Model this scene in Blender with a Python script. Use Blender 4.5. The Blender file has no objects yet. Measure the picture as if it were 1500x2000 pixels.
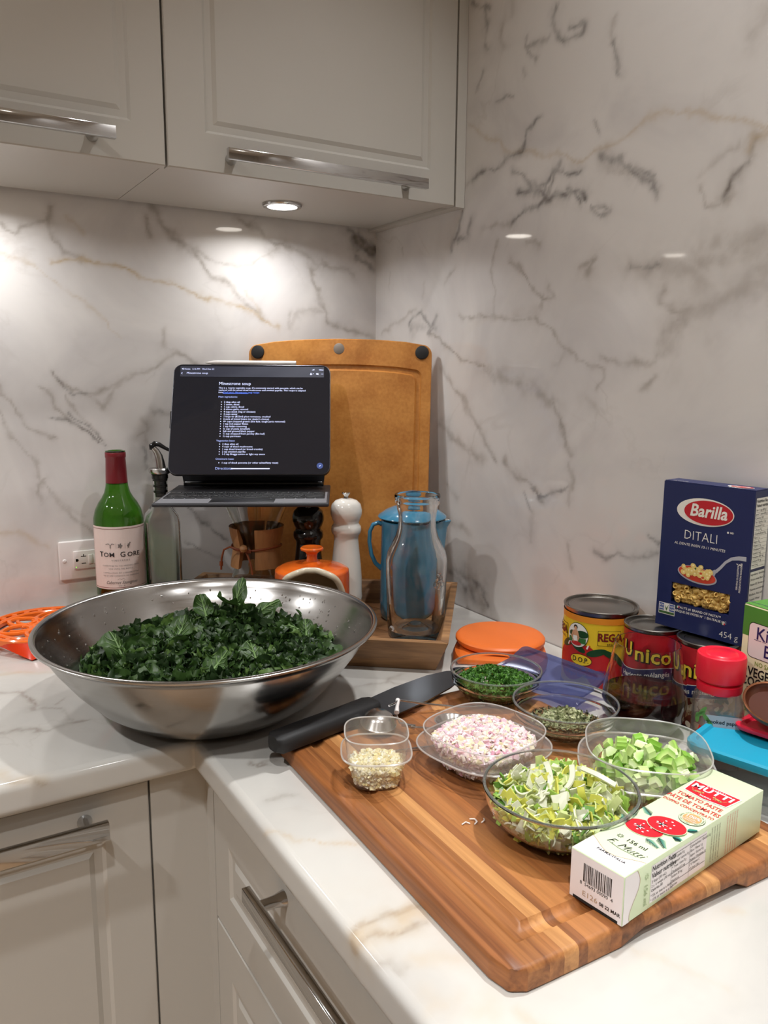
import bpy, bmesh, math, random
import numpy as np
from mathutils import Vector, Matrix

random.seed(11)
rng = np.random.default_rng(11)
sc = bpy.context.scene
COL = sc.collection
PI = math.pi

# ------------------------------------------------------------------ camera
cam_d = bpy.data.cameras.new('camera')
cam_d.sensor_fit = 'VERTICAL'
cam_d.sensor_height = 32.0
cam_d.lens = 1555.3 / 2000 * 32.0
cam_d.clip_start = 0.02
cam = bpy.data.objects.new('camera', cam_d)
COL.objects.link(cam)
CAM = Vector((-0.88258, -1.48551, 0.43257))
_r = Vector((0.85424, -0.51983, 0.00687)); _u = Vector((0.08332, 0.14995, 0.98518)); _f = Vector((0.51316, 0.84100, -0.17141))
m3 = Matrix((_r, _u, -_f)).transposed()
cam.matrix_world = Matrix.Translation(CAM) @ m3.to_4x4()
sc.camera = cam

# ------------------------------------------------------------------ world, exposure
w = bpy.data.worlds.new('world'); sc.world = w; w.use_nodes = True
w.node_tree.nodes['Background'].inputs[0].default_value = (1.0, 0.95, 0.88, 1)
w.node_tree.nodes['Background'].inputs[1].default_value = 0.05
vs = sc.view_settings
sc.display_settings.display_device = 'sRGB'
vs.view_transform = 'Standard'; vs.look = 'None'; vs.exposure = 0.2; vs.gamma = 1.0; vs.use_curve_mapping = False
try:
    cy = sc.cycles
    cy.use_denoising = True
    cy.max_bounces = 14; cy.transmission_bounces = 12; cy.transparent_max_bounces = 24
    cy.diffuse_bounces = 4; cy.glossy_bounces = 5
    cy.sample_clamp_indirect = 4.0
    cy.caustics_reflective = False; cy.caustics_refractive = True
    cy.blur_glossy = 0.5
except Exception:
    pass

# ------------------------------------------------------------------ lamps of the kitchen (counter top is z = 0)
CEIL = 1.75
DOWNLIGHTS = [(-0.16, -1.02, 5.0, 1.6), (-1.95, -1.15, 15.0, 2.3), (-1.05, -1.75, 9.0, 1.55), (-0.30, -2.2, 2.6, 2.0),
              (-1.9, -2.5, 5.0, 2.0), (-2.9, -1.2, 3.0, 2.0), (-2.9, -2.6, 3.0, 2.0), (-1.05, -3.1, 3.0, 2.0)]
PUCKS = [(-0.271, -0.132, 0.82), (-0.765, -0.132, 0.82), (-1.255, -0.132, 0.82)]

def area_disc(name, loc, size, power, colr, spread):
    l = bpy.data.lights.new(name, 'AREA'); l.shape = 'DISK'; l.size = size
    l.energy = power; l.color = colr; l.spread = spread
    o = bpy.data.objects.new(name, l); o.location = loc; COL.objects.link(o)
    return o

for i, (x, y, p, sp_) in enumerate(DOWNLIGHTS):
    area_disc('downlight_lamp', (x, y, CEIL - 0.012), 0.075, p, (0.985, 0.99, 1.0), sp_)
for i, (x, y, p) in enumerate(PUCKS):
    area_disc('puck_lamp', (x, y, 0.7145), 0.05, p, (0.98, 0.985, 1.0), 2.75)

# ------------------------------------------------------------------ scene helpers
def thing(name, label, cat, loc=(0, 0, 0), rz=0.0, group=None, kind=None):
    o = bpy.data.objects.new(name, None)
    o.empty_display_size = 0.02
    o.location = loc; o.rotation_euler = (0, 0, rz)
    COL.objects.link(o)
    return tag(o, label, cat, group, kind)

def tag(o, label, cat=None, group=None, kind=None):
    if label: o['label'] = label
    if cat: o['category'] = cat
    if group: o['group'] = group
    if kind: o['kind'] = kind
    return o

class MB:
    """collects vertices and faces for one mesh"""
    def __init__(s):
        s.v = []; s.f = []; s.m = []
    def add(s, vs_, fs_, mat=0, M=None):
        b = len(s.v)
        if M is not None:
            vs_ = [tuple(M @ Vector(p)) for p in vs_]
        s.v.extend([tuple(p) for p in vs_])
        s.f.extend([tuple(b + i for i in f) for f in fs_])
        s.m.extend([mat] * len(fs_))
        return s
    def box(s, x0, y0, z0, x1, y1, z1, mat=0, M=None):
        v = [(x0, y0, z0), (x1, y0, z0), (x1, y1, z0), (x0, y1, z0), (x0, y0, z1), (x1, y0, z1), (x1, y1, z1), (x0, y1, z1)]
        f = [(0, 3, 2, 1), (4, 5, 6, 7), (0, 1, 5, 4), (1, 2, 6, 5), (2, 3, 7, 6), (3, 0, 4, 7)]
        return s.add(v, f, mat, M)
    def hexa(s, v, mat=0):
        return s.add(v, [(0, 3, 2, 1), (4, 5, 6, 7), (0, 1, 5, 4), (1, 2, 6, 5), (2, 3, 7, 6), (3, 0, 4, 7)], mat)
    def lathe(s, prof, segs=48, mat=0, M=None, n=2.0, rfun=None, close=False, a0=0.0, a1=2 * PI):
        full = abs(a1 - a0 - 2 * PI) < 1e-6
        cnt = segs if full else segs + 1
        rows = []; vs_ = []; fs_ = []
        for (r, z) in prof:
            if r < 1e-7:
                rows.append([len(vs_)] * cnt); vs_.append((0, 0, z)); continue
            row = []
            for i in range(cnt):
                a = a0 + (a1 - a0) * i / segs
                k = 1.0
                if n != 2.0:
                    k = (abs(math.cos(a)) ** n + abs(math.sin(a)) ** n) ** (-1.0 / n)
                    k = 1 + (k - 1)
                if rfun: k *= rfun(a, z)
                row.append(len(vs_)); vs_.append((r * k * math.cos(a), r * k * math.sin(a), z))
            rows.append(row)
        rr = list(range(len(rows)))
        pairs = [(rr[i], rr[i + 1]) for i in range(len(rr) - 1)]
        if close: pairs.append((rr[-1], rr[0]))
        for p, q in pairs:
            A, B = rows[p], rows[q]
            for i in range(segs):
                j = (i + 1) % cnt
                quad = [A[i], A[j], B[j], B[i]]
                quad = [x for k, x in enumerate(quad) if x not in quad[:k]]
                if len(quad) > 2: fs_.append(tuple(quad))
        return s.add(vs_, fs_, mat, M)
    def tube(s, path, r, segs=8, closed=False, mat=0, M=None, flat=1.0, caps=True):
        P = [Vector(p) for p in path]; n = len(P)
        R = r if isinstance(r, (list, tuple)) else [r] * n
        vs_ = []; fs_ = []; prev = None
        for i in range(n):
            if closed: t = P[(i + 1) % n] - P[i - 1]
            else: t = P[min(i + 1, n - 1)] - P[max(i - 1, 0)]
            t.normalize()
            if prev is None:
                a = Vector((0, 0, 1)) if abs(t.z) < 0.9 else Vector((1, 0, 0))
                nn = (a - t * a.dot(t)).normalized()
            else:
                nn = (prev - t * prev.dot(t))
                nn = nn.normalized() if nn.length > 1e-6 else prev
            prev = nn; b = t.cross(nn)
            for k in range(segs):
                a = 2 * PI * k / segs
                vs_.append(tuple(P[i] + nn * (math.cos(a) * R[i] * flat) + b * (math.sin(a) * R[i])))
        rng_ = n if closed else n - 1
        for i in range(rng_):
            j = (i + 1) % n
            for k in range(segs):
                l = (k + 1) % segs
                fs_.append((i * segs + k, i * segs + l, j * segs + l, j * segs + k))
        if not closed and caps:
            fs_.append(tuple(range(segs - 1, -1, -1))); fs_.append(tuple((n - 1) * segs + k for k in range(segs)))
        return s.add(vs_, fs_, mat, M)
    def prism(s, pts, z0, z1, mat=0, M=None):
        n = len(pts)
        v = [(x, y, z0) for x, y in pts] + [(x, y, z1) for x, y in pts]
        f = [tuple(range(n - 1, -1, -1)), tuple(range(n, 2 * n))]
        f += [(i, (i + 1) % n, n + (i + 1) % n, n + i) for i in range(n)]
        return s.add(v, f, mat, M)
    def build(s, name, mats, parent=None, smooth=True, angle=38, bevel=0.0, bseg=2, merge=False):
        me = bpy.data.meshes.new(name)
        me.from_pydata(s.v, [], s.f)
        if not isinstance(mats, (list, tuple)): mats = [mats]
        for m in mats: me.materials.append(m)
        if len(mats) > 1: me.polygons.foreach_set('material_index', s.m)
        if bevel > 0 or merge:
            bm = bmesh.new(); bm.from_mesh(me)
            if merge: bmesh.ops.remove_doubles(bm, verts=bm.verts, dist=1e-6)
            bmesh.ops.recalc_face_normals(bm, faces=bm.faces)
            if bevel > 0:
                ed = [e for e in bm.edges if len(e.link_faces) == 2 and e.calc_face_angle(0) > math.radians(30)]
                bmesh.ops.bevel(bm, geom=ed, offset=bevel, segments=bseg, affect='EDGES', profile=0.5, clamp_overlap=True)
            bm.to_mesh(me); bm.free()
        me.update()
        if smooth:
            me.shade_smooth()
            me.set_sharp_from_angle(angle=math.radians(angle))
        o = bpy.data.objects.new(name, me)
        COL.objects.link(o)
        if parent is not None: o.parent = parent
        return o

# text -------------------------------------------------------------
def text(mb, s, size, mapf, u=0, v=0, lay=1, align='CENTER', mat=0, bold=0.0, shear=0.0, sx=1.0, space=1.0, rot=0.0, res=2):
    c = bpy.data.curves.new('lettering', 'FONT')
    c.body = s; c.size = size; c.align_x = align; c.align_y = 'CENTER'; c.resolution_u = res
    c.offset = bold * size; c.shear = shear; c.space_character = space
    o = bpy.data.objects.new('lettering', c)
    me = bpy.data.meshes.new_from_object(o)
    cr, sr = math.cos(rot), math.sin(rot)
    vs_ = []
    for p in me.vertices:
        x, y = p.co.x * sx, p.co.y
        vs_.append(tuple(mapf(u + x * cr - y * sr, v + x * sr + y * cr, lay)))
    mb.add(vs_, [tuple(p.vertices) for p in me.polygons], mat)
    bpy.data.objects.remove(o); bpy.data.curves.remove(c); bpy.data.meshes.remove(me)

def plane_map(O, U, V, eps=0.00022):
    O = Vector(O); U = Vector(U); V = Vector(V); N = U.cross(V)
    return lambda u, v, lay=1: O + U * u + V * v + N * (eps * lay)

def cyl_map(R, eps=0.0004, z0=0.0):
    return lambda u, v, lay=1: Vector(((R + eps * lay) * math.cos(u / R), (R + eps * lay) * math.sin(u / R), z0 + v))

def frect(mb, u0, v0, u1, v1, mapf, lay=1, mat=0, nu=1, nv=1, wav=None):
    vs_ = []; fs_ = []
    for j in range(nv + 1):
        for i in range(nu + 1):
            uu = u0 + (u1 - u0) * i / nu; vv = v0 + (v1 - v0) * j / nv
            if wav: vv = wav(uu, j / nv, vv)
            vs_.append(tuple(mapf(uu, vv, lay)))
    for j in range(nv):
        for i in range(nu):
            a = j * (nu + 1) + i
            fs_.append((a, a + 1, a + nu + 2, a + nu + 1))
    mb.add(vs_, fs_, mat)

def fell(mb, cu, cv, ru, rv, mapf, lay=1, mat=0, n=32, rings=1, rot=0.0, shape=None):
    vs_ = [tuple(mapf(cu, cv, lay))]; fs_ = []
    cr, sr = math.cos(rot), math.sin(rot)
    for k in range(1, rings + 1):
        for i in range(n):
            a = 2 * PI * i / n; q = shape(a) if shape else 1.0
            x = ru * q * math.cos(a) * k / rings; y = rv * q * math.sin(a) * k / rings
            vs_.append(tuple(mapf(cu + x * cr - y * sr, cv + x * sr + y * cr, lay)))
    for i in range(n): fs_.append((0, 1 + i, 1 + (i + 1) % n))
    for k in range(1, rings):
        for i in range(n):
            a = 1 + (k - 1) * n; b = 1 + k * n; j = (i + 1) % n
            fs_.append((a + i, b + i, b + j, a + j))
    mb.add(vs_, fs_, mat)

def fpoly(mb, pts, mapf, lay=1, mat=0):
    mb.add([tuple(mapf(u, v, lay)) for u, v in pts], [tuple(range(len(pts)))], mat)

def fline(mb, pts, wd, mapf, lay=1, mat=0):
    """flat stroke along a polyline"""
    P = [Vector((u, v)) for u, v in pts]; n = len(P); L = []; Rr = []
    for i in range(n):
        t = P[min(i + 1, n - 1)] - P[max(i - 1, 0)]
        if t.length < 1e-9: t = Vector((1, 0))
        t.normalize(); nn = Vector((-t.y, t.x))
        ww = wd[i] if isinstance(wd, (list, tuple)) else wd
        L.append(P[i] + nn * ww / 2); Rr.append(P[i] - nn * ww / 2)
    vs_ = [tuple(mapf(p.x, p.y, lay)) for p in L] + [tuple(mapf(p.x, p.y, lay)) for p in Rr]
    mb.add(vs_, [(i, n + i, n + i + 1, i + 1) for i in range(n - 1)], mat)

# materials --------------------------------------------------------
def newmat(name):
    m = bpy.data.materials.new(name); m.use_nodes = True
    nt = m.node_tree; b = nt.nodes['Principled BSDF']
    return m, nt, b

def srgb(r, g, b):
    f = lambda c: (c / 255 / 12.92) if c / 255 <= 0.04045 else ((c / 255 + 0.055) / 1.055) ** 2.4
    return (f(r), f(g), f(b), 1.0)

def plain(name, rgb, rough=0.5, metal=0.0, spec=0.5, var=0.06, scale=30.0, coat=0.0, bump=0.0, emit=0.0, trans=0.0, sss=0.0, aniso=0.0):
    """simple procedural material: a base colour with slight mottling"""
    m, nt, b = newmat(name)
    c = srgb(*rgb)
    tc = nt.nodes.new('ShaderNodeTexCoord'); no = nt.nodes.new('ShaderNodeTexNoise')
    no.inputs['Scale'].default_value = scale; no.inputs['Detail'].default_value = 3.0
    nt.links.new(tc.outputs['Object'], no.inputs['Vector'])
    mx = nt.nodes.new('ShaderNodeMix'); mx.data_type = 'RGBA'
    mx.inputs[6].default_value = tuple(max(0, x * (1 - var)) for x in c[:3]) + (1,)
    mx.inputs[7].default_value = tuple(min(1, x * (1 + var)) for x in c[:3]) + (1,)
    nt.links.new(no.outputs['Fac'], mx.inputs[0]); nt.links.new(mx.outputs[2], b.inputs['Base Color'])
    b.inputs['Roughness'].default_value = rough; b.inputs['Metallic'].default_value = metal
    b.inputs['Specular IOR Level'].default_value = spec
    b.inputs['Coat Weight'].default_value = coat
    b.inputs['Transmission Weight'].default_value = trans
    b.inputs['Anisotropic'].default_value = aniso
    if sss > 0:
        b.inputs['Subsurface Weight'].default_value = sss
        b.inputs['Subsurface Radius'].default_value = (0.004, 0.003, 0.002)
        b.inputs['Subsurface Scale'].default_value = 1.0
    if emit > 0:
        b.inputs['Emission Color'].default_value = c; b.inputs['Emission Strength'].default_value = emit
    if bump > 0:
        bp = nt.nodes.new('ShaderNodeBump'); bp.inputs['Strength'].default_value = bump; bp.inputs['Distance'].default_value = 0.001
        nt.links.new(no.outputs['Fac'], bp.inputs['Height']); nt.links.new(bp.outputs['Normal'], b.inputs['Normal'])
    return m

def thin_clear(name, tint=(0.97, 0.98, 0.97), haze=0.0, hazecol=(0.9, 0.9, 0.9), rough=0.03, edge=(0.6, 0.66, 0.63), refl=0.9):
    """thin transparent wall: what is behind shows through, with surface gloss and a tint that builds up along grazing walls"""
    m = bpy.data.materials.new(name); m.use_nodes = True; nt = m.node_tree
    for n in list(nt.nodes): nt.nodes.remove(n)
    N = nt.nodes.new; L = nt.links.new
    out = N('ShaderNodeOutputMaterial')
    lw = N('ShaderNodeLayerWeight'); lw.inputs['Blend'].default_value = 0.5
    pw = N('ShaderNodeMath'); pw.operation = 'POWER'; pw.inputs[1].default_value = 4.6
    L(lw.outputs['Facing'], pw.inputs[0])
    mc = N('ShaderNodeMix'); mc.data_type = 'RGBA'
    mc.inputs[6].default_value = tuple(tint) + (1,); mc.inputs[7].default_value = tuple(edge) + (1,)
    L(pw.outputs[0], mc.inputs[0])
    tr = N('ShaderNodeBsdfTransparent'); L(mc.outputs[2], tr.inputs[0])
    gl = N('ShaderNodeBsdfGlossy'); gl.inputs['Roughness'].default_value = rough
    gl.inputs['Color'].default_value = (1, 1, 1, 1)
    fr = N('ShaderNodeMath'); fr.operation = 'MULTIPLY_ADD'; fr.inputs[1].default_value = refl; fr.inputs[2].default_value = 0.045
    L(pw.outputs[0], fr.inputs[0])
    mx = N('ShaderNodeMixShader'); L(fr.outputs[0], mx.inputs[0])
    if haze > 0:
        df = N('ShaderNodeBsdfDiffuse'); df.inputs[0].default_value = tuple(hazecol) + (1,)
        tl = N('ShaderNodeBsdfTranslucent'); tl.inputs[0].default_value = tuple(hazecol) + (1,)
        md = N('ShaderNodeMixShader'); md.inputs[0].default_value = 0.5; L(df.outputs[0], md.inputs[1]); L(tl.outputs[0], md.inputs[2])
        m2 = N('ShaderNodeMixShader'); m2.inputs[0].default_value = haze
        L(tr.outputs[0], m2.inputs[1]); L(md.outputs[0], m2.inputs[2]); L(m2.outputs[0], mx.inputs[1])
    else:
        L(tr.outputs[0], mx.inputs[1])
    L(gl.outputs[0], mx.inputs[2]); L(mx.outputs[0], out.inputs[0])
    return m

def solid_glass(name, tint=(0.97, 0.985, 0.98), ior=1.45, rough=0.0):
    m, nt, b = newmat(name)
    b.inputs['Base Color'].default_value = tuple(tint) + (1,)
    b.inputs['Transmission Weight'].default_value = 1.0
    b.inputs['Roughness'].default_value = rough; b.inputs['IOR'].default_value = ior
    return m

def wood(name, dark, light, axis='Y', scale=1.0, rough=0.42, stretch=14.0, coat=0.0, objvar=0.35):
    m, nt, b = newmat(name); N = nt.nodes.new; L = nt.links.new
    tc = N('ShaderNodeTexCoord'); oi = N('ShaderNodeObjectInfo')
    add = N('ShaderNodeVectorMath'); add.operation = 'ADD'
    sc_ = N('ShaderNodeVectorMath'); sc_.operation = 'SCALE'
    cb = N('ShaderNodeCombineXYZ'); L(oi.outputs['Random'], cb.inputs[0]); L(oi.outputs['Random'], cb.inputs[1]); L(oi.outputs['Random'], cb.inputs[2])
    L(cb.outputs[0], sc_.inputs[0]); sc_.inputs['Scale'].default_value = 7.0
    L(tc.outputs['Object'], add.inputs[0]); L(sc_.outputs[0], add.inputs[1])
    mp = N('ShaderNodeMapping')
    s = [60 * scale] * 3; s['XYZ'.index(axis)] = 60 * scale / stretch
    mp.inputs['Scale'].default_value = s
    L(add.outputs[0], mp.inputs['Vector'])
    n1 = N('ShaderNodeTexNoise'); n1.inputs['Scale'].default_value = 1.0; n1.inputs['Detail'].default_value = 5; n1.inputs['Distortion'].default_value = 1.2
    L(mp.outputs[0], n1.inputs['Vector'])
    n2 = N('ShaderNodeTexNoise'); n2.inputs['Scale'].default_value = 4.5; n2.inputs['Detail'].default_value = 3; n2.inputs['Distortion'].default_value = 0.4
    L(mp.outputs[0], n2.inputs['Vector'])
    mm = N('ShaderNodeMath'); mm.operation = 'MULTIPLY_ADD'; mm.inputs[1].default_value = 0.35
    L(n2.outputs['Fac'], mm.inputs[0]); L(n1.outputs['Fac'], mm.inputs[2])
    m3_ = N('ShaderNodeMath'); m3_.operation = 'MULTIPLY_ADD'; m3_.inputs[1].default_value = objvar
    L(oi.outputs['Random'], m3_.inputs[0]); L(mm.outputs[0], m3_.inputs[2])
    cr = N('ShaderNodeValToRGB'); e = cr.color_ramp.elements
    e[0].position = 0.42; e[0].color = srgb(*dark); e[1].position = 0.98; e[1].color = srgb(*light)
    L(m3_.outputs[0], cr.inputs[0]); L(cr.outputs[0], b.inputs['Base Color'])
    b.inputs['Roughness'].default_value = rough; b.inputs['Coat Weight'].default_value = coat
    bp = N('ShaderNodeBump'); bp.inputs['Strength'].default_value = 0.15; bp.inputs['Distance'].default_value = 0.0006
    L(n2.outputs['Fac'], bp.inputs['Height']); L(bp.outputs['Normal'], b.inputs['Normal'])
    return m

def marble(name, rough=0.07, base=(222, 218, 214), scale=1.0):
    m, nt, b = newmat(name); N = nt.nodes.new; L = nt.links.new
    at = N('ShaderNodeAttribute'); at.attribute_name = 'vein'
    sp = N('ShaderNodeSeparateColor'); L(at.outputs['Color'], sp.inputs[0])
    tc = N('ShaderNodeTexCoord')
    cl = N('ShaderNodeTexNoise'); cl.inputs['Scale'].default_value = 4.5 * scale; cl.inputs['Detail'].default_value = 5; cl.inputs['Distortion'].default_value = 0.8
    L(tc.outputs['Object'], cl.inputs['Vector'])
    c1 = N('ShaderNodeValToRGB'); e = c1.color_ramp.elements
    e[0].position = 0.34; e[0].color = srgb(base[0] - 16, base[1] - 16, base[2] - 14); e[1].position = 0.56; e[1].color = srgb(*base)
    L(cl.outputs['Fac'], c1.inputs[0])
    # faint hairline veins in the stone
    rd = N('ShaderNodeTexNoise'); rd.inputs['Scale'].default_value = 3.2 * scale; rd.inputs['Detail'].default_value = 7; rd.inputs['Distortion'].default_value = 1.6
    L(tc.outputs['Object'], rd.inputs['Vector'])
    sb = N('ShaderNodeMath'); sb.operation = 'SUBTRACT'; sb.inputs[1].default_value = 0.5; L(rd.outputs['Fac'], sb.inputs[0])
    ab = N('ShaderNodeMath'); ab.operation = 'ABSOLUTE'; L(sb.outputs[0], ab.inputs[0])
    mr = N('ShaderNodeMapRange'); mr.inputs[1].default_value = 0.0; mr.inputs[2].default_value = 0.018; mr.inputs[3].default_value = 0.16; mr.inputs[4].default_value = 0.0
    L(ab.outputs[0], mr.inputs[0])
    mk = N('ShaderNodeTexNoise'); mk.inputs['Scale'].default_value = 5.0 * scale; L(tc.outputs['Object'], mk.inputs['Vector'])
    mk2 = N('ShaderNodeMapRange'); mk2.inputs[1].default_value = 0.5; mk2.inputs[2].default_value = 0.68; L(mk.outputs['Fac'], mk2.inputs[0])
    mu = N('ShaderNodeMath'); mu.operation = 'MULTIPLY'; L(mr.outputs[0], mu.inputs[0]); L(mk2.outputs[0], mu.inputs[1])
    def mixc(a, fac, colr):
        x = N('ShaderNodeMix'); x.data_type = 'RGBA'; L(a, x.inputs[6]); x.inputs[7].default_value = srgb(*colr); L(fac, x.inputs[0]); return x.outputs[2]
    o = mixc(c1.outputs[0], mu.outputs[0], (150, 138, 125))
    o = mixc(o, sp.outputs[0], (150, 140, 130))
    o = mixc(o, sp.outputs[1], (192, 172, 144))
    o = mixc(o, sp.outputs[2], (86, 80, 78))
    L(o, b.inputs['Base Color'])
    b.inputs['Roughness'].default_value = rough; b.inputs['Specular IOR Level'].default_value = 0.55
    return m

M = {}
M['lacquer'] = plain('cabinet_lacquer', (190, 186, 178), 0.38, var=0.015, scale=8)
M['chrome'] = plain('polished_chrome', (200, 200, 200), 0.08, metal=1.0, var=0.01)
M['steel'] = plain('brushed_steel', (190, 188, 185), 0.24, metal=1.0, var=0.05, scale=9)
M['plaster'] = plain('painted_plaster', (190, 186, 180), 0.8, var=0.02, scale=5)
M['ceiling'] = plain('ceiling_paint', (226, 221, 212), 0.9, var=0.02, scale=5)
M['floor'] = wood('floor_oak', (120, 92, 66), (170, 138, 104), 'Y', 0.25)
M['marble_wall'] = marble('marble_wall', 0.05)
M['marble_top'] = marble('marble_counter', 0.10, base=(200, 197, 190))
M['lens'] = plain('lit_lens', (255, 247, 235), 0.5, emit=9.0, var=0.0)
M['black'] = plain('black_gloss', (14, 14, 15), 0.16, var=0.1)
M['black_rubber'] = plain('black_rubber', (22, 22, 23), 0.6, var=0.1)
M['white_gloss'] = plain('white_ceramic', (226, 222, 214), 0.12, var=0.02)
M['white_plastic'] = plain('white_plastic', (232, 226, 222), 0.3, var=0.02)
M['dark_gap'] = plain('dark_recess', (26, 24, 22), 0.8, var=0.1)
M['ink_white'] = plain('ink_white', (240, 236, 228), 0.45, var=0.01)
M['ink_black'] = plain('ink_black', (28, 26, 28), 0.5, var=0.05)
M['ink_red'] = plain('ink_red', (196, 28, 40), 0.4, var=0.04)
M['ink_gray'] = plain('ink_gray', (120, 112, 108), 0.5, var=0.04)
# ------------------------------------------------------------------ marble slabs with the stone's own veins
VEIN_LEFT=[('g',7,0.55,[(-637,706),(-641,678),(-630,650),(-614,631),(-586,619)]),('o',4,0.8,[(-635,613),(-586,619),(-535,612),(-479,599),(-414,589),(-352,570),(-298,557),(-256,539),(-219,517)]),('g',12,0.7,[(-467,716),(-443,693),(-412,667),(-393,653)]),('g',7,0.7,[(-393,653),(-375,630),(-351,609),(-312,582),(-287,559),(-256,539)]),('g',6,0.5,[(-393,656),(-350,639),(-316,632),(-275,635),(-243,654),(-219,670),(-227,679)]),('g',16,0.35,[(-306,633),(-270,636)]),('g',18,0.4,[(-238,659),(-217,673)]),('g',8,0.6,[(-299,711),(-258,697),(-222,679),(-184,671),(-146,654),(-100,648),(-53,634)]),('g',9,0.6,[(-129,653),(-154,639),(-152,615),(-135,587),(-118,558),(-107,533),(-65,519),(-8,513)]),('g',14,0.5,[(-154,644),(-129,653)]),('d',12,0.55,[(-65,714),(-42,695),(-5,670)]),('d',9,0.6,[(-42,716),(-2,680)]),('d',7,0.5,[(-48,669),(-23,659),(-2,649)]),('g',22,0.8,[(-48,707),(-5,680)]),('g',4,0.5,[(-712,667),(-691,655),(-674,668),(-643,673)]),('o',3,0.35,[(-715,625),(-689,617),(-667,607),(-648,592),(-609,565),(-569,529),(-528,491)]),('o',4,0.3,[(-610,689),(-595,674),(-579,661)]),('g',7,0.6,[(-478,702),(-475,686),(-464,669)]),('g',6,0.55,[(-644,428),(-637,411),(-619,402),(-592,393),(-572,400),(-532,415),(-504,431),(-472,436),(-453,450),(-433,464),(-410,457),(-381,448)]),('d',3,0.4,[(-644,428),(-635,409),(-615,393),(-591,395)]),('g',5,0.5,[(-591,395),(-579,384),(-569,371),(-551,388),(-532,411)]),('g',4,0.5,[(-730,411),(-720,390),(-703,356),(-684,334),(-645,311)]),('g',4,0.5,[(-667,407),(-641,367),(-614,340),(-581,313)]),('d',4,0.6,[(-654,355),(-622,350),(-601,331),(-577,308),(-568,303)]),('g',7,0.4,[(-451,502),(-449,479)]),('g',9,0.3,[(-480,360),(-442,359)]),('d',3,0.35,[(-480,360),(-461,364)]),('g',8,0.35,[(-197,544),(-197,515),(-180,550),(-152,557),(-112,553)]),('o',4,0.3,[(-292,583),(-277,569),(-262,542)]),('g',3,0.3,[(-453,450),(-468,429),(-487,415)]),('g',5,0.35,[(-499,342),(-490,328),(-493,314)]),('g',6,0.5,[(-683,208),(-686,226),(-664,247)]),('g',6,0.5,[(-642,195),(-621,170),(-588,139)]),('o',6,0.5,[(-747,159),(-723,157),(-696,141),(-675,129)]),('d',5,0.6,[(-415,179),(-386,144),(-345,99)]),('d',3,0.4,[(-422,110),(-388,83),(-357,69)]),('g',5,0.5,[(-511,313),(-497,317),(-480,269)]),('d',4,0.5,[(-498,289),(-487,260)]),('g',3,0.4,[(-645,428),(-630,393),(-602,357),(-570,311)]),('d',3,0.6,[(-623,362),(-595,339),(-570,311)]),('g',4,0.4,[(-733,364),(-720,321),(-698,298),(-661,224),(-642,195)]),('g',5,0.3,[(-683,203),(-657,224),(-637,200),(-608,179)]),]
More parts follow.
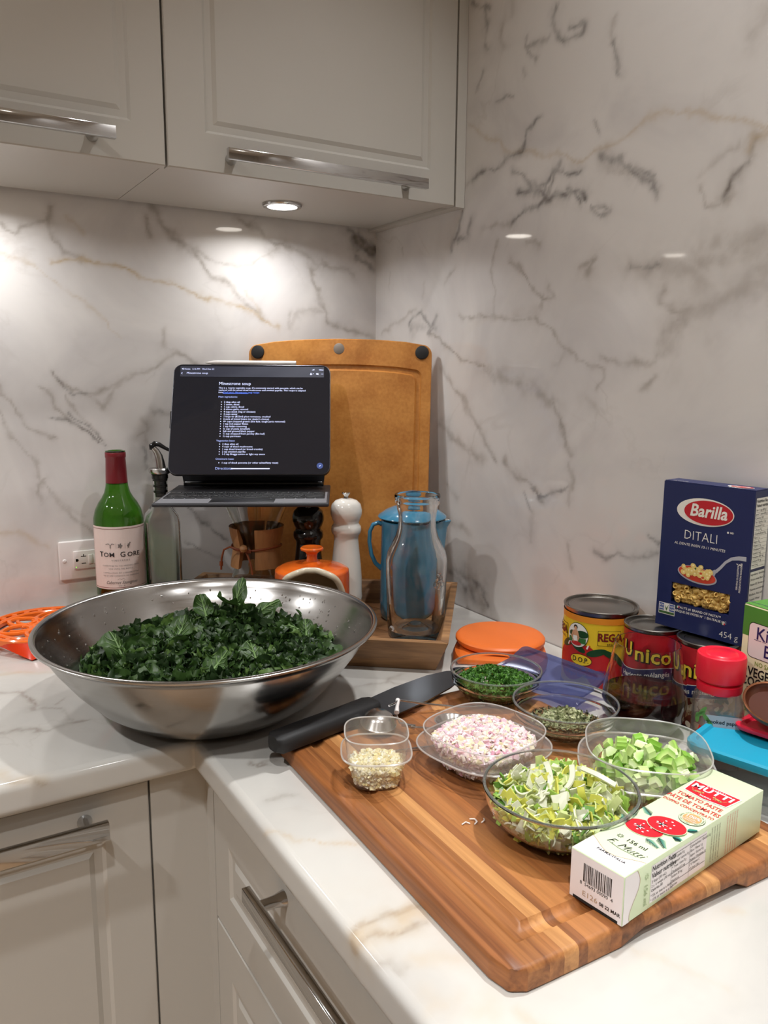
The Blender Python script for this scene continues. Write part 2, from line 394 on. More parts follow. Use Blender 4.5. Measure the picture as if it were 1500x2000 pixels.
VEIN_RIGHT=[('d',6,0.5,[(-517,973),(-510,950),(-523,924),(-551,913),(-579,910),(-577,923),(-547,931)]),('d',6,0.5,[(-451,951),(-458,932),(-500,926)]),('d',5,0.5,[(-458,932),(-478,903)]),('d',4,0.6,[(-635,882),(-643,865),(-652,836)]),('g',6,0.3,[(-632,916),(-632,882)]),('g',12,0.45,[(-392,984),(-397,949)]),('d',5,0.45,[(-345,1032),(-350,996),(-348,973),(-358,966)]),('d',6,0.5,[(-312,1048),(-341,1033),(-359,1021)]),('g',12,0.25,[(-417,1005),(-417,993)]),('d',6,0.6,[(-309,759),(-353,768),(-395,772),(-415,782),(-448,781)]),('d',4,0.6,[(-451,781),(-465,813),(-495,821)]),('o',4,0.45,[(-309,854),(-365,824),(-428,788),(-492,772),(-539,758),(-584,741),(-620,747),(-663,752),(-699,767),(-729,767),(-783,757),(-825,738),(-851,726),(-880,713)]),('d',6,0.65,[(-433,750),(-463,740),(-476,720),(-507,722),(-529,737),(-552,733),(-585,726)]),('d',8,0.7,[(-445,722),(-483,717),(-508,703),(-543,698),(-582,697),(-598,685)]),('d',6,0.6,[(-434,678),(-459,691),(-496,693),(-508,703),(-518,720),(-540,746)]),('d',6,0.6,[(-507,722),(-502,704)]),('d',7,0.6,[(-559,709),(-588,681)]),('d',5,0.6,[(-615,673),(-631,656),(-648,664),(-620,672)]),('d',6,0.55,[(-621,737),(-651,725),(-676,708),(-691,695),(-714,687),(-724,668)]),('d',5,0.5,[(-651,727),(-685,706),(-718,691)]),('g',10,0.3,[(-626,725),(-676,704)]),('g',9,0.6,[(-867,705),(-859,683),(-846,674),(-840,660),(-830,653),(-840,642)]),('d',4,0.5,[(-859,683),(-846,674),(-840,660),(-832,651)]),('g',5,0.4,[(-791,663),(-804,645),(-827,643)]),('o',6,0.5,[(-880,705),(-863,707),(-859,695)]),('g',4,0.3,[(-846,704),(-812,687),(-782,671)]),('g',18,0.4,[(-868,838),(-862,826),(-856,821)]),('g',7,0.4,[(-358,672),(-393,680),(-440,677)]),('d',6,0.55,[(-296,717),(-281,679),(-266,653)]),('d',6,0.5,[(-327,699),(-313,665),(-282,665)]),('g',5,0.4,[(-284,619),(-251,598)]),('g',4,0.4,[(-394,655),(-388,629),(-389,533)]),('g',5,0.55,[(-437,620),(-478,578),(-511,547),(-535,553),(-519,570)]),('g',5,0.4,[(-511,555),(-506,531)]),('g',6,0.4,[(-26,516),(-108,544),(-155,557)]),('d',6,0.5,[(-128,528),(-174,551),(-211,514),(-194,505),(-228,538)]),('d',12,0.3,[(-137,522),(-220,514)]),('g',5,0.6,[(-203,505),(-264,483),(-306,459),(-368,449),(-398,435)]),('g',16,0.5,[(-376,440),(-419,428),(-461,422),(-513,406),(-545,390)]),('g',6,0.6,[(-545,390),(-565,354),(-588,314)]),('g',4,0.55,[(-295,534),(-357,533),(-442,522),(-494,517),(-526,501),(-569,468),(-620,447),(-647,436),(-639,413)]),('g',22,0.25,[(-442,530),(-494,523)]),('g',7,0.5,[(-640,459),(-686,449),(-742,450)]),('g',9,0.5,[(-742,454),(-758,471),(-765,491),(-788,511),(-767,513),(-744,530),(-747,547)]),('g',26,0.45,[(-895,556),(-863,531),(-827,521),(-792,507),(-765,488),(-754,461)]),('g',26,0.45,[(-802,581),(-840,583),(-892,589)]),('g',22,0.35,[(-686,579),(-740,578),(-795,566),(-809,542)]),('d',4,0.35,[(-686,581),(-740,580)]),('g',9,0.55,[(-589,585),(-621,593),(-611,574)]),('g',8,0.5,[(-468,643),(-499,639)]),('g',6,0.5,[(-240,444),(-292,401),(-341,360),(-389,306),(-412,285)]),('g',12,0.5,[(-239,340),(-287,308),(-344,298),(-375,286)]),('g',6,0.5,[(-726,418),(-743,432)]),('g',12,0.3,[(-618,397),(-640,393)]),('g',8,0.3,[(-547,448),(-569,464)]),('g',2.5,0.5,[(-100,678),(-103,663)]),('g',3,0.3,[(-51,637),(-56,600)]),('g',4,0.3,[(-177,605),(-178,580)]),('d',3,0.4,[(-607,786),(-616,770)]),('d',4,0.45,[(-384,873),(-423,876)]),('d',3,0.4,[(-450,904),(-453,892)]),('d',3,0.4,[(-329,908),(-346,931)]),('g',6,0.55,[(-438,295),(-439,280),(-468,264),(-507,250),(-530,231)]),('d',4,0.5,[(-502,246),(-524,238),(-559,253),(-588,260)]),('g',5,0.4,[(-586,301),(-597,268),(-590,232)]),('d',3,0.4,[(-486,236),(-505,205)]),('g',8,0.4,[(-266,228),(-302,208)]),('d',5,0.45,[(-654,174),(-669,163),(-693,178),(-719,174),(-742,178),(-765,188)]),('d',3,0.5,[(-751,212),(-767,202)]),('g',6,0.35,[(-594,170),(-601,139)]),('g',8,0.5,[(-275,157),(-318,147),(-338,142)]),('d',10,0.45,[(-271,65),(-308,47),(-329,34)]),('g',26,0.6,[(-328,60),(-363,38),(-390,20)]),('d',6,0.5,[(-355,58),(-389,40),(-402,23)]),('d',9,0.4,[(-300,71),(-335,53),(-357,24)]),('g',6,0.3,[(-510,206),(-507,164)]),]
VEIN_TOP=[('g',4,0.5,[(-793,-335),(-768,-349),(-761,-384),(-761,-419)]),('g',5,0.45,[(-808,-476),(-786,-476),(-756,-494),(-738,-486),(-704,-487)]),('g',3,0.35,[(-755,-423),(-728,-431),(-722,-476)]),('o',5,0.35,[(-785,-258),(-748,-271),(-723,-294)]),('g',3,0.3,[(-733,-415),(-723,-399)]),('o',8,0.45,[(-818,-576),(-809,-598),(-777,-614)]),('g',3,0.5,[(-809,-600),(-777,-617)]),('g',4,0.6,[(-616,-1006),(-604,-997),(-581,-991),(-559,-994),(-545,-1000)]),('g',4,0.5,[(-615,-1005),(-603,-1008),(-581,-1013),(-554,-1016)]),('o',22,0.55,[(-603,-1003),(-583,-1001),(-563,-1000),(-548,-1004)]),('o',8,0.5,[(-616,-1006),(-604,-997)]),('g',5,0.35,[(-615,-1032),(-606,-1038),(-602,-1051)]),('o',12,0.35,[(-587,-1048),(-570,-1056),(-557,-1059)]),('o',12,0.3,[(-594,-1090),(-579,-1107),(-569,-1111),(-562,-1106)]),('o',5,0.35,[(-550,-1122),(-541,-1142)]),('o',14,0.2,[(-596,-1077),(-589,-1093)]),('g',4,0.4,[(-572,-706),(-547,-705)]),('g',4,0.45,[(-589,-780),(-561,-789)]),('o',4,0.5,[(-611,-825),(-599,-860),(-574,-875),(-549,-894)]),('g',5,0.3,[(-369,-567),(-322,-568),(-285,-553)]),('g',4,0.25,[(-317,-571),(-305,-595),(-278,-607)]),('g',4,0.4,[(-574,-694),(-569,-711),(-560,-713)]),('o',6,0.3,[(-336,-1131),(-331,-1137)]),('o',5,0.25,[(-432,-1123),(-423,-1143),(-405,-1183)]),('o',8,0.2,[(-367,-1097),(-370,-1119)]),]


def vnoise(P, scale, seed):
    """fractal value noise on an (n,2) array"""
    out = np.zeros(len(P)); amp = 1.0; tot = 0
    r = np.random.default_rng(seed); T = r.random((64, 64))
    for o in range(4):
        q = P * scale * (2 ** o); i = np.floor(q).astype(int); f = q - i; f = f * f * (3 - 2 * f)
        a = T[i[:, 0] % 64, i[:, 1] % 64]; b = T[(i[:, 0] + 1) % 64, i[:, 1] % 64]
        c = T[i[:, 0] % 64, (i[:, 1] + 1) % 64]; d = T[(i[:, 0] + 1) % 64, (i[:, 1] + 1) % 64]
        out += amp * ((a * (1 - f[:, 0]) + b * f[:, 0]) * (1 - f[:, 1]) + (c * (1 - f[:, 0]) + d * f[:, 0]) * f[:, 1]); tot += amp; amp *= 0.55
    return out / tot - 0.5

def vein_field(P, veins, seed):
    Q = P.copy()
    Q[:, 0] += 0.022 * vnoise(P, 28, seed) + 0.006 * vnoise(P, 130, seed + 1)
    Q[:, 1] += 0.022 * vnoise(P, 28, seed + 2) + 0.006 * vnoise(P, 130, seed + 3)
    br = np.clip(0.9 + 1.6 * vnoise(P, 60, seed + 4), 0.25, 1.25)
    wv = np.clip(1.0 + 1.8 * vnoise(P, 40, seed + 5), 0.45, 1.8)
    out = np.zeros((len(P), 3)); ch = {'g': 0, 'o': 1, 'd': 2}
    for k, wd, amp, pts in veins:
        A = np.array(pts) / 1000.0; wd = wd / 1000.0 * 0.62
        pad = wd * 4 + 0.02
        sel = np.where((Q[:, 0] > A[:, 0].min() - pad) & (Q[:, 0] < A[:, 0].max() + pad) & (Q[:, 1] > A[:, 1].min() - pad) & (Q[:, 1] < A[:, 1].max() + pad))[0]
        if not len(sel): continue
        q = Q[sel]; best = np.full(len(sel), 1e9)
        for a, b in zip(A[:-1], A[1:]):
            d = b - a; l2 = max((d * d).sum(), 1e-12)
            t = np.clip(((q - a) @ d) / l2, 0, 1)
            best = np.minimum(best, np.hypot(*(q - a - t[:, None] * d).T))
        ww = wd * wv[sel]
        v = amp * (0.72 * np.exp(-(best / ww) ** 2) + 0.28 * np.exp(-(best / (2.6 * ww)) ** 2)) * br[sel]
        c = ch[k]; out[sel, c] = np.maximum(out[sel, c], v)
    return np.clip(out, 0, 1)

def slab(name, V, F, par, veins, mat, seed):
    me = bpy.data.meshes.new(name); me.from_pydata(V.tolist(), [], F)
    fld = vein_field(np.array(par, float), veins, seed)
    ca = me.color_attributes.new('vein', 'FLOAT_COLOR', 'POINT')
    ca.data.foreach_set('color', np.hstack([fld, np.ones((len(fld), 1))]).astype(np.float32).ravel())
    me.materials.append(mat); me.shade_smooth(); me.set_sharp_from_angle(angle=math.radians(50))
    o = bpy.data.objects.new(name, me); COL.objects.link(o); return o

def axis_steps(*segs):
    """segs: (a, b, step)"""
    out = []
    for a, b, s in segs:
        n = max(1, int(round(abs(b - a) / s)))
        out += [a + (b - a) * i / n for i in range(n)]
    out.append(segs[-1][1]); return np.array(out)

def wall_grid(name, hs, zs, fn, veins, seed):
    nh, nz = len(hs), len(zs)
    H, Z = np.meshgrid(hs, zs)
    V = fn(H.ravel(), Z.ravel())
    idx = np.arange(nh * nz).reshape(nz, nh)
    F = np.stack([idx[:-1, :-1].ravel(), idx[:-1, 1:].ravel(), idx[1:, 1:].ravel(), idx[1:, :-1].ravel()], 1).tolist()
    return slab(name, V, F, np.stack([H.ravel(), Z.ravel()], 1), veins, M['marble_wall'], seed)

hs = axis_steps((-4.0, -0.82, 0.5), (-0.82, 0.0, 0.003)); zs = axis_steps((-0.92, -0.05, 0.3), (-0.05, 0.74, 0.003), (0.74, CEIL, 0.3))
o = wall_grid('wall_left', hs, zs, lambda h, z: np.stack([h, 0 * h, z], 1), VEIN_LEFT, 3); o['kind'] = 'structure'
hs = axis_steps((0.0, -1.06, 0.003), (-1.06, -4.0, 0.5)); zs = axis_steps((-0.92, -0.05, 0.3), (-0.05, 1.1, 0.0032), (1.1, CEIL, 0.2))
o = wall_grid('wall_right', hs, zs, lambda h, z: np.stack([0 * h, h, z], 1), VEIN_RIGHT, 9); o['kind'] = 'structure'

def struct(name, mb, mat):
    ob = mb.build(name, mat, None, smooth=False); ob['kind'] = 'structure'; return ob
struct('floor', MB().box(-4.0, -4.0, -0.97, 0.0, 0.0, -0.92), M['floor'])
struct('ceiling', MB().box(-4.0, -4.0, CEIL, 0.0, 0.0, CEIL + 0.05), M['ceiling'])
struct('wall_rear', MB().box(-4.0, -4.05, -0.92, 0.0, -4.0, CEIL), M['plaster'])
struct('wall_side', MB().box(-4.05, -4.0, -0.92, -4.0, 0.0, CEIL), M['plaster'])

# worktop: one continuous L with rounded front edges
D = 0.6128; T = 0.0385; RR = 0.009
def worktop():
    XE, YE = -1.9, -2.3
    V = []; F = []; par = []
    def grid(P, Q):
        n, m = len(P), len(P[0]); b = len(V)
        for i in range(n):
            for j in range(m):
                V.append(P[i][j]); par.append(Q[i][j])
        for i in range(n - 1):
            for j in range(m - 1):
                a = b + i * m + j; F.append((a, a + 1, a + m + 1, a + m))
    xs = axis_steps((XE, -0.85, 0.3), (-0.85, -0.002, 0.0033)); ys = axis_steps((-0.002, -D + RR, 0.0033))
    grid([[(x, y, 0) for x in xs] for y in ys[::-1]], [[(x, y) for x in xs] for y in ys[::-1]])
    xs = axis_steps((-D + RR, -0.002, 0.0033)); ys = axis_steps((-D + RR, -1.42, 0.0033), (-1.42, YE, 0.3))
    grid([[(x, y, 0) for x in xs] for y in ys[::-1]], [[(x, y) for x in xs] for y in ys[::-1]])
    prof = []
    for k in range(7):
        a = PI / 2 * k / 6; prof.append((RR - RR * math.sin(a), -(RR - RR * math.cos(a)), RR * a))
    for k in range(1, 8): prof.append((0.0, -RR - (T - 2 * RR) * k / 7, RR * PI / 2 + (T - 2 * RR) * k / 7))
    l0 = prof[-1][2]
    for k in range(1, 5):
        a = PI / 2 * k / 4; prof.append((RR - RR * math.cos(a), -T + RR - RR * math.sin(a), l0 + RR * a))
    prof.append((0.05, -T, l0 + RR * PI / 2 + 0.05))
    # left run front edge (faces -y), then right run front edge (faces -x), mitred in the inner corner
    xs0 = axis_steps((XE, -0.85, 0.3), (-0.85, -D, 0.0033)); P = []; Q = []
    for o_, dz, s in prof:
        row = list(xs0[:-1]) + [-D + o_]
        P.append([(x, -D + o_, dz) for x in row]); Q.append([(x, -D + RR - s) for x in row])
    grid(P[::-1], Q[::-1])
    ys0 = axis_steps((-D, -1.42, 0.0033), (-1.42, YE, 0.3)); P = []; Q = []
    for o_, dz, s in prof:
        row = [-D + o_] + list(ys0[1:])
        P.append([(-D + o_, y, dz) for y in row]); Q.append([(-D + RR - s, y) for y in row])
    grid(P[::-1], Q[::-1])
    return np.array(V), F, par
V_, F_, par_ = worktop()
VEIN_TOP = [(k, w_ * 1.15, min(1.0, a * (1.05 if k == 'o' else 1.6)), p) for k, w_, a, p in VEIN_TOP]
wt = slab('worktop', V_, F_, par_, VEIN_TOP, M['marble_top'], 21)
tag(wt, 'white veined marble worktop running round the corner of the kitchen', 'worktop')
bm = bmesh.new(); bm.from_mesh(wt.data); bmesh.ops.remove_doubles(bm, verts=bm.verts, dist=1e-5); bmesh.ops.recalc_face_normals(bm, faces=bm.faces); bm.to_mesh(wt.data); bm.free()

# ------------------------------------------------------------------ cabinets
def front_panel(mb, O, U, V, w_, h_, inset=(0.056, 0.056, 0.056, 0.056), t=0.02, dep=0.0032, gw=0.009):
    """a lacquered door or drawer front with a routed groove around its middle; inset = left, right, bottom, top"""
    O = Vector(O); U = Vector(U); V = Vector(V); N = U.cross(V)
    l, r, b, tp = inset
    lv = [((0, 0, 0, 0), -t), ((0, 0, 0, 0), -0.0015), ((0.0015,) * 4, 0.0), ((l, r, b, tp), 0.0)]
    lv.append((tuple(i + 0.004 for i in inset), -dep)); lv.append((tuple(i + 0.004 + gw for i in inset), -dep)); lv.append((tuple(i + 0.010 + gw for i in inset), -0.0006))
    vs_ = []; fs_ = []
    for (a, c, d, e), n in lv:
        for uu, vv in ((a, d), (w_ - c, d), (w_ - c, h_ - e), (a, h_ - e)):
            vs_.append(tuple(O + U * uu + V * vv + N * n))
    for k in range(len(lv) - 1):
        for i in range(4):
            j = (i + 1) % 4
            fs_.append((4 * k + i, 4 * k + j, 4 * k + 4 + j, 4 * k + 4 + i))
    e = 4 * (len(lv) - 1); fs_.append((e, e + 1, e + 2, e + 3)); fs_.append((3, 2, 1, 0))
    mb.add(vs_, fs_)
    return mb

def bar_handle(O, U, V, L_, posts, parent, hh=0.016, out=0.035, th=0.009):
    """flat chrome bar on two flared round posts; O = lower left corner of the bar projected on the front"""
    O = Vector(O); U = Vector(U); V = Vector(V); N = U.cross(V)
    mb = MB()
    vs_ = []
    for n in (out - th, out):
        for uu, vv in ((0, 0), (L_, 0), (L_, hh), (0, hh)):
            vs_.append(tuple(O + U * uu + V * vv + N * n))
    mb.hexa(vs_)
    bar = mb.build('handle', M['chrome'], parent, bevel=0.0008, bseg=2)
    for p in posts:
        pm = MB()
        c = O + U * p + V * (hh / 2)
        k = [0.0085, 0.0078, 0.0062, 0.0060, 0.0060]; zz = [0.0, 0.003, 0.010, 0.018, out - th + 0.001]
        pm.tube([c + N * z for z in zz], k, 14)
        # sub-parts stop at thing > part > sub-part: posts sit beside the bar
        pm.build('handle_post', M['chrome'], parent, angle=50)
    return bar

YU, ZU = -0.3034, 0.7200
def upper(x0, x1, label, handle, inset, loc_x, name='wall_cabinet'):
    t = thing(name, label, 'cabinet', (loc_x, -0.14, ZU))
    b = MB()
    zt = CEIL - 0.002 - ZU
    # carcass: sides, top, back, and an underside set slightly above the door edge
    b.box(x0 - loc_x + 0.0006, -0.1415, 0.0045, x1 - loc_x - 0.0006, 0.128, zt)
    b.build('carcass', M['lacquer'], t, smooth=False)
    d = front_panel(MB(), (x0 - loc_x + 0.0016, YU + 0.14, 0.0), (1, 0, 0), (0, 0, 1), x1 - x0 - 0.0032, zt, inset).build('door', M['lacquer'], t, smooth=False)
    if handle:
        h0, h1, hz, posts = handle
        bar_handle((h0 - loc_x, YU + 0.14, hz - ZU), (1, 0, 0), (0, 0, 1), h1 - h0, posts, d)
    return t
up2 = upper(-0.5255, -0.0205, 'upper cabinet next to the right marble wall, long handle along its door', (-0.446, -0.100, 0.7335, (0.016, 0.322)), (0.056, 0.052, 0.053, 0.06), -0.27)
up1 = upper(-1.032, -0.5255, 'upper cabinet at the left edge, only the end of its handle in view', (-0.948, -0.602, 0.7375, (0.024, 0.322)), (0.052, 0.046, 0.052, 0.06), -0.78)
up0 = upper(-1.54, -1.032, 'upper cabinet beyond the left edge of the photo', (-1.46, -1.115, 0.735, (0.024, 0.322)), (0.052, 0.052, 0.052, 0.06), -1.28)
f_ = MB().box(-0.0195, YU, ZU - 0.0005, -0.0006, -0.0006, CEIL - 0.002)
ob = f_.build('trim_1', M['lacquer'], None, smooth=False); ob['kind'] = 'structure'
# round lights let into the cabinet undersides
for i, (x, y, p) in enumerate(PUCKS):
    lb = ['lit round spotlight under the upper cabinet near the corner', 'round under-cabinet spotlight under the cabinet at the left edge', 'round under-cabinet spotlight beyond the left edge of the photo'][i]
    t = thing('cabinet_spotlight', lb, 'light', (x, y, 0.7242))
    MB().lathe([(0.0265, 0.0), (0.0265, -0.0045), (0.030, -0.0052), (0.0335, -0.0045), (0.035, -0.002), (0.035, 0.0)], 48).build('trim_ring', M['chrome'], t)
    MB().lathe([(0.0, -0.0035), (0.0262, -0.0035), (0.0262, 0.0)], 40).build('lens', M['lens'], t)
DLAB = ['above the cutting board beside the marble wall', 'in front of the far left wall cabinets', 'above the floor in front of the drawer unit', 'above the near end of the right worktop', 'over the middle of the room, out of view', 'by the side wall nearest the cabinets, out of view', 'in the rear corner of the room, out of view', 'near the rear wall, out of view']
for i, (x, y, p, sp_) in enumerate(DOWNLIGHTS):
    t = thing('ceiling_downlight', 'recessed ceiling downlight ' + DLAB[i], 'light', (x, y, CEIL), 0, 'recessed downlights in the ceiling')
    MB().lathe([(0.040, 0.0), (0.041, -0.006), (0.052, -0.007), (0.055, 0.0)], 40).build('trim_ring', M['white_plastic'], t)
    MB().lathe([(0.0, -0.003), (0.0395, -0.003), (0.0395, 0.0)], 32).build('lens', M['lens'], t)

# base units
YF = -0.593
t = thing('base_cabinet', 'base cabinet with a grooved door and flat bar handle, lower left', 'cabinet', (-0.89, -0.30, -0.82))
MB().box(-0.23, -0.272, 0.0, 0.2265, 0.29, 0.775).build('carcass', M['lacquer'], t, smooth=False)
dr = front_panel(MB(), (-0.228, YF + 0.30, 0.01), (1, 0, 0), (0, 0, 1), 0.4545, 0.765, (0.056, 0.052, 0.06, 0.060)).build('door', M['lacquer'], t, smooth=False)
bar_handle((-0.180, YF + 0.30, 0.82 - 0.086), (1, 0, 0), (0, 0, 1), 0.3535, (0.02, 0.333), dr, hh=0.0205)
t = thing('base_cabinet', 'base cabinet beyond the left edge of the photo, beside the grooved door', 'cabinet', (-1.36, -0.30, -0.82))
MB().box(-0.23, -0.272, 0.0, 0.236, 0.29, 0.775).build('carcass', M['lacquer'], t, smooth=False)
front_panel(MB(), (-0.228, YF + 0.30, 0.01), (1, 0, 0), (0, 0, 1), 0.463, 0.765).build('door', M['lacquer'], t, smooth=False)
f_ = MB().box(-0.6615, YF, -0.81, -0.5930, YF + 0.02, -T - 0.001)
f_.box(-0.5930, YF - 0.0245, -0.81, -0.573, YF + 0.02, -T - 0.001)
ob = f_.build('trim_2', M['lacquer'], None, smooth=False); ob['kind'] = 'structure'
XF = -0.593
t = thing('drawer_cabinet', 'drawer unit under the right worktop, long chrome bars on its fronts', 'cabinet', (-0.30, -1.04, -0.82))
MB().box(-0.272, -0.42, 0.0, 0.29, 0.419, 0.775).build('carcass', M['lacquer'], t, smooth=False)
Y0 = -0.6190
def drawer(z0, z1, inset, hz):
    d = front_panel(MB(), (XF + 0.30, Y0 + 1.04, z0 + 0.82), (0, -1, 0), (0, 0, 1), 0.838, z1 - z0, inset).build('drawer', M['lacquer'], t, smooth=False)
    bar_handle((XF + 0.30, -0.800 + 1.04, hz + 0.82), (0, -1, 0), (0, 0, 1), 0.48, (0.026, 0.454), d, hh=0.0155)
drawer(-0.2335, -0.0445, (0.048, 0.048, 0.052, 0.070), -0.0895)
drawer(-0.520, -0.2365, (0.048, 0.048, 0.052, 0.056), -0.285)
drawer(-0.808, -0.523, (0.048, 0.048, 0.052, 0.056), -0.572)
t = thing('drawer_cabinet', 'drawer unit nearer the camera than the photo shows, under the right worktop', 'cabinet', (-0.30, -1.88, -0.82))
MB().box(-0.292, -0.41, 0.0, 0.29, 0.419, 0.775).build('carcass', M['lacquer'], t, smooth=False)
struct('baseboard_left', MB().box(-1.6, -0.52, -0.92, -0.02, -0.50, -0.82), M['lacquer'])
struct('baseboard_right', MB().box(-0.52, -2.28, -0.92, -0.50, -0.53, -0.82), M['lacquer'])
# ------------------------------------------------------------------ cutting board of glued wooden strips
M['strips'] = [wood('teak_' + n, d, l, 'Y', 1.25, 0.46, 24.0, objvar=0.12) for n, d, l in (
    ('mid', (108, 62, 30), (176, 116, 64)), ('dark', (80, 44, 20), (150, 94, 52)), ('red', (98, 54, 25), (172, 108, 58)), ('pale', (138, 88, 46), (206, 150, 92)))]
BZ = 0.020
BA = math.radians(-1.6)
BW, BL = 0.335, 0.440
board = thing('cutting_board', 'large teak cutting board of glued strips with a juice groove, under the bowls and tubs', 'cutting board', (-0.5505, -1.1145, 0.0), BA)
def board_h(x, y):
    """top surface of the board: groove ring and eased edges"""
    d = min(x, BW - x, y, BL - y)
    z = BZ
    g = abs(d - 0.0335)
    if g < 0.0085: z -= 0.0050 * math.sqrt(max(0, 1 - (g / 0.0085) ** 2))
    if d < 0.005: z -= 0.005 - math.sqrt(max(0, 0.005 ** 2 - (0.005 - d) ** 2))
    return z
def clampc(x, y, rc=0.020):
    cx = min(max(x, rc), BW - rc); cy_ = min(max(y, rc), BL - rc)
    dx, dy = x - cx, y - cy_; L_ = math.hypot(dx, dy)
    if dx != 0 and dy != 0 and L_ > rc: return cx + dx * rc / L_, cy_ + dy * rc / L_
    return x, y
fineq = [0, .0012, .0025, .005, .0245, .0258, .028, .0308, .0335, .0362, .039, .0412, .0425]
ysb = sorted(set(fineq + [BL - q for q in fineq] + [BL * k / 24 for k in range(2, 23)]))
edges_ = [0.0, 0.016, 0.036, 0.050, 0.064, 0.073, 0.096, 0.108, 0.132, 0.150, 0.163, 0.187, 0.204, 0.221, 0.243, 0.257, 0.281, 0.300, 0.319, BW]
mats_ = [2, 0, 0, 3, 1, 0, 2, 1, 0, 1, 2, 0, 3, 1, 0, 2, 0, 3, 2]
for k in range(len(edges_) - 1):
    x0, x1 = edges_[k], edges_[k + 1]
    xs = sorted(set([x0, x1, (x0 + x1) / 2] + [q for q in fineq + [BW - q for q in fineq] if x0 < q < x1]))
    mb = MB(); n = len(xs); m_ = len(ysb); vs_ = []; fs_ = []
    for j, y in enumerate(ysb):
        for x in xs:
            X, Y = clampc(x, y); vs_.append((X, Y, board_h(x, y)))
    for y in ysb:
        for x in (x0, x1):
            X, Y = clampc(x, y); cutz = 0.0
            # finger recess under the short ends
            if min(y, BL - y) < 0.016 and 0.13 < x < 0.25: cutz = 0.008
            d = min(x, BW - x, y, BL - y); cutz += max(0, 0.0025 - d) * 0.7
            vs_.append((X, Y, cutz))
    b0 = n * m_
    for j in range(m_ - 1):
        for i in range(n - 1): fs_.append((j * n + i, j * n + i + 1, (j + 1) * n + i + 1, (j + 1) * n + i))
        fs_.append((b0 + 2 * j, b0 + 2 * j + 2, b0 + 2 * j + 3, b0 + 2 * j + 1))
        fs_.append((j * n, (j + 1) * n, b0 + 2 * j + 2, b0 + 2 * j)); fs_.append((j * n + n - 1, b0 + 2 * j + 1, b0 + 2 * j + 3, (j + 1) * n + n - 1))
    for j, flip in ((0, 0), (m_ - 1, 1)):
        ring = [j * n + i for i in range(n)] + [b0 + 2 * j + 1, b0 + 2 * j]
        fs_.append(tuple(ring[::-1] if flip == 0 else ring))
    mb.add(vs_, fs_)
    mb.build('wood_strip', M['strips'][mats_[k]], board, smooth=True, angle=40, merge=True)

# ------------------------------------------------------------------ steel mixing bowl
def drops_on(prof_r, n, R0, seed):
    pass
bowl_prof = [(0.0, 0.0006), (0.085, 0.0), (0.098, 0.003), (0.121, 0.0145), (0.146, 0.0335), (0.170, 0.060), (0.1905, 0.088), (0.2025, 0.108), (0.2065, 0.115)]
rim = [(0.2105, 0.1155), (0.2135, 0.1170), (0.2140, 0.1192), (0.2120, 0.1210), (0.2085, 0.1205), (0.2058, 0.1175)]
inner = [(0.2013, 0.108), (0.1892, 0.0885), (0.1688, 0.0610), (0.1448, 0.0348), (0.1200, 0.0162), (0.097, 0.0045), (0.084, 0.0016), (0.0, 0.0018)]
m, nt, b = newmat('spun_steel')
b.inputs['Metallic'].default_value = 1.0; b.inputs['Base Color'].default_value = srgb(168, 166, 163)
b.inputs['Roughness'].default_value = 0.23; b.inputs['Anisotropic'].default_value = 0.65
tg = nt.nodes.new('ShaderNodeTangent'); tg.direction_type = 'RADIAL'; tg.axis = 'Z'; nt.links.new(tg.outputs[0], b.inputs['Tangent'])
tc = nt.nodes.new('ShaderNodeTexCoord'); mp = nt.nodes.new('ShaderNodeMapping'); mp.inputs['Scale'].default_value = (3, 3, 400)
no = nt.nodes.new('ShaderNodeTexNoise'); no.inputs['Scale'].default_value = 1.0; no.inputs['Detail'].default_value = 3
mr = nt.nodes.new('ShaderNodeMapRange'); mr.inputs[3].default_value = 0.13; mr.inputs[4].default_value = 0.24
nt.links.new(tc.outputs['Object'], mp.inputs[0]); nt.links.new(mp.outputs[0], no.inputs['Vector']); nt.links.new(no.outputs['Fac'], mr.inputs[0]); nt.links.new(mr.outputs[0], b.inputs['Roughness'])
M['spun'] = m
BOWL = Vector((-0.5605, -0.532, 0.0))
bw = thing('mixing_bowl', 'large brushed steel mixing bowl full of chopped kale', 'bowl', BOWL)
MB().lathe(bowl_prof + rim + inner, 128).build('bowl', M['spun'], bw, angle=60)
M['water'] = solid_glass('water_drops', (0.95, 0.96, 0.96), 1.33)
dm = MB()
rr_ = random.Random(5)
for k in range(170):
    # beads of water clinging to the inside wall
    a = rr_.choice([rr_.uniform(-0.3, 1.2), rr_.uniform(1.2, 3.6)]); tt = rr_.uniform(0.25, 0.95) ** 0.7
    i_ = tt * 4; i0 = min(int(i_), 3); f_ = i_ - i0
    pr_ = inner[::-1][3:8]; r_ = pr_[i0][0] * (1 - f_) + pr_[i0 + 1][0] * f_; z_ = pr_[i0][1] * (1 - f_) + pr_[i0 + 1][1] * f_
    s = rr_.uniform(0.0006, 0.0017)
    Mx = Matrix.Translation((r_ * math.cos(a), r_ * math.sin(a), z_)) @ Matrix.Rotation(a, 4, 'Z') @ Matrix.Rotation(-0.9, 4, 'Y') @ Matrix.Diagonal((s * 1.5, s, s * 0.9, 1))
    dm.lathe([(0.0, 0.8), (0.6, 0.6), (0.95, 0.1), (0.9, -0.3)], 8, 0, Mx)
o = dm.build('water_drops', M['water'], bw, angle=80); o['kind'] = 'stuff'

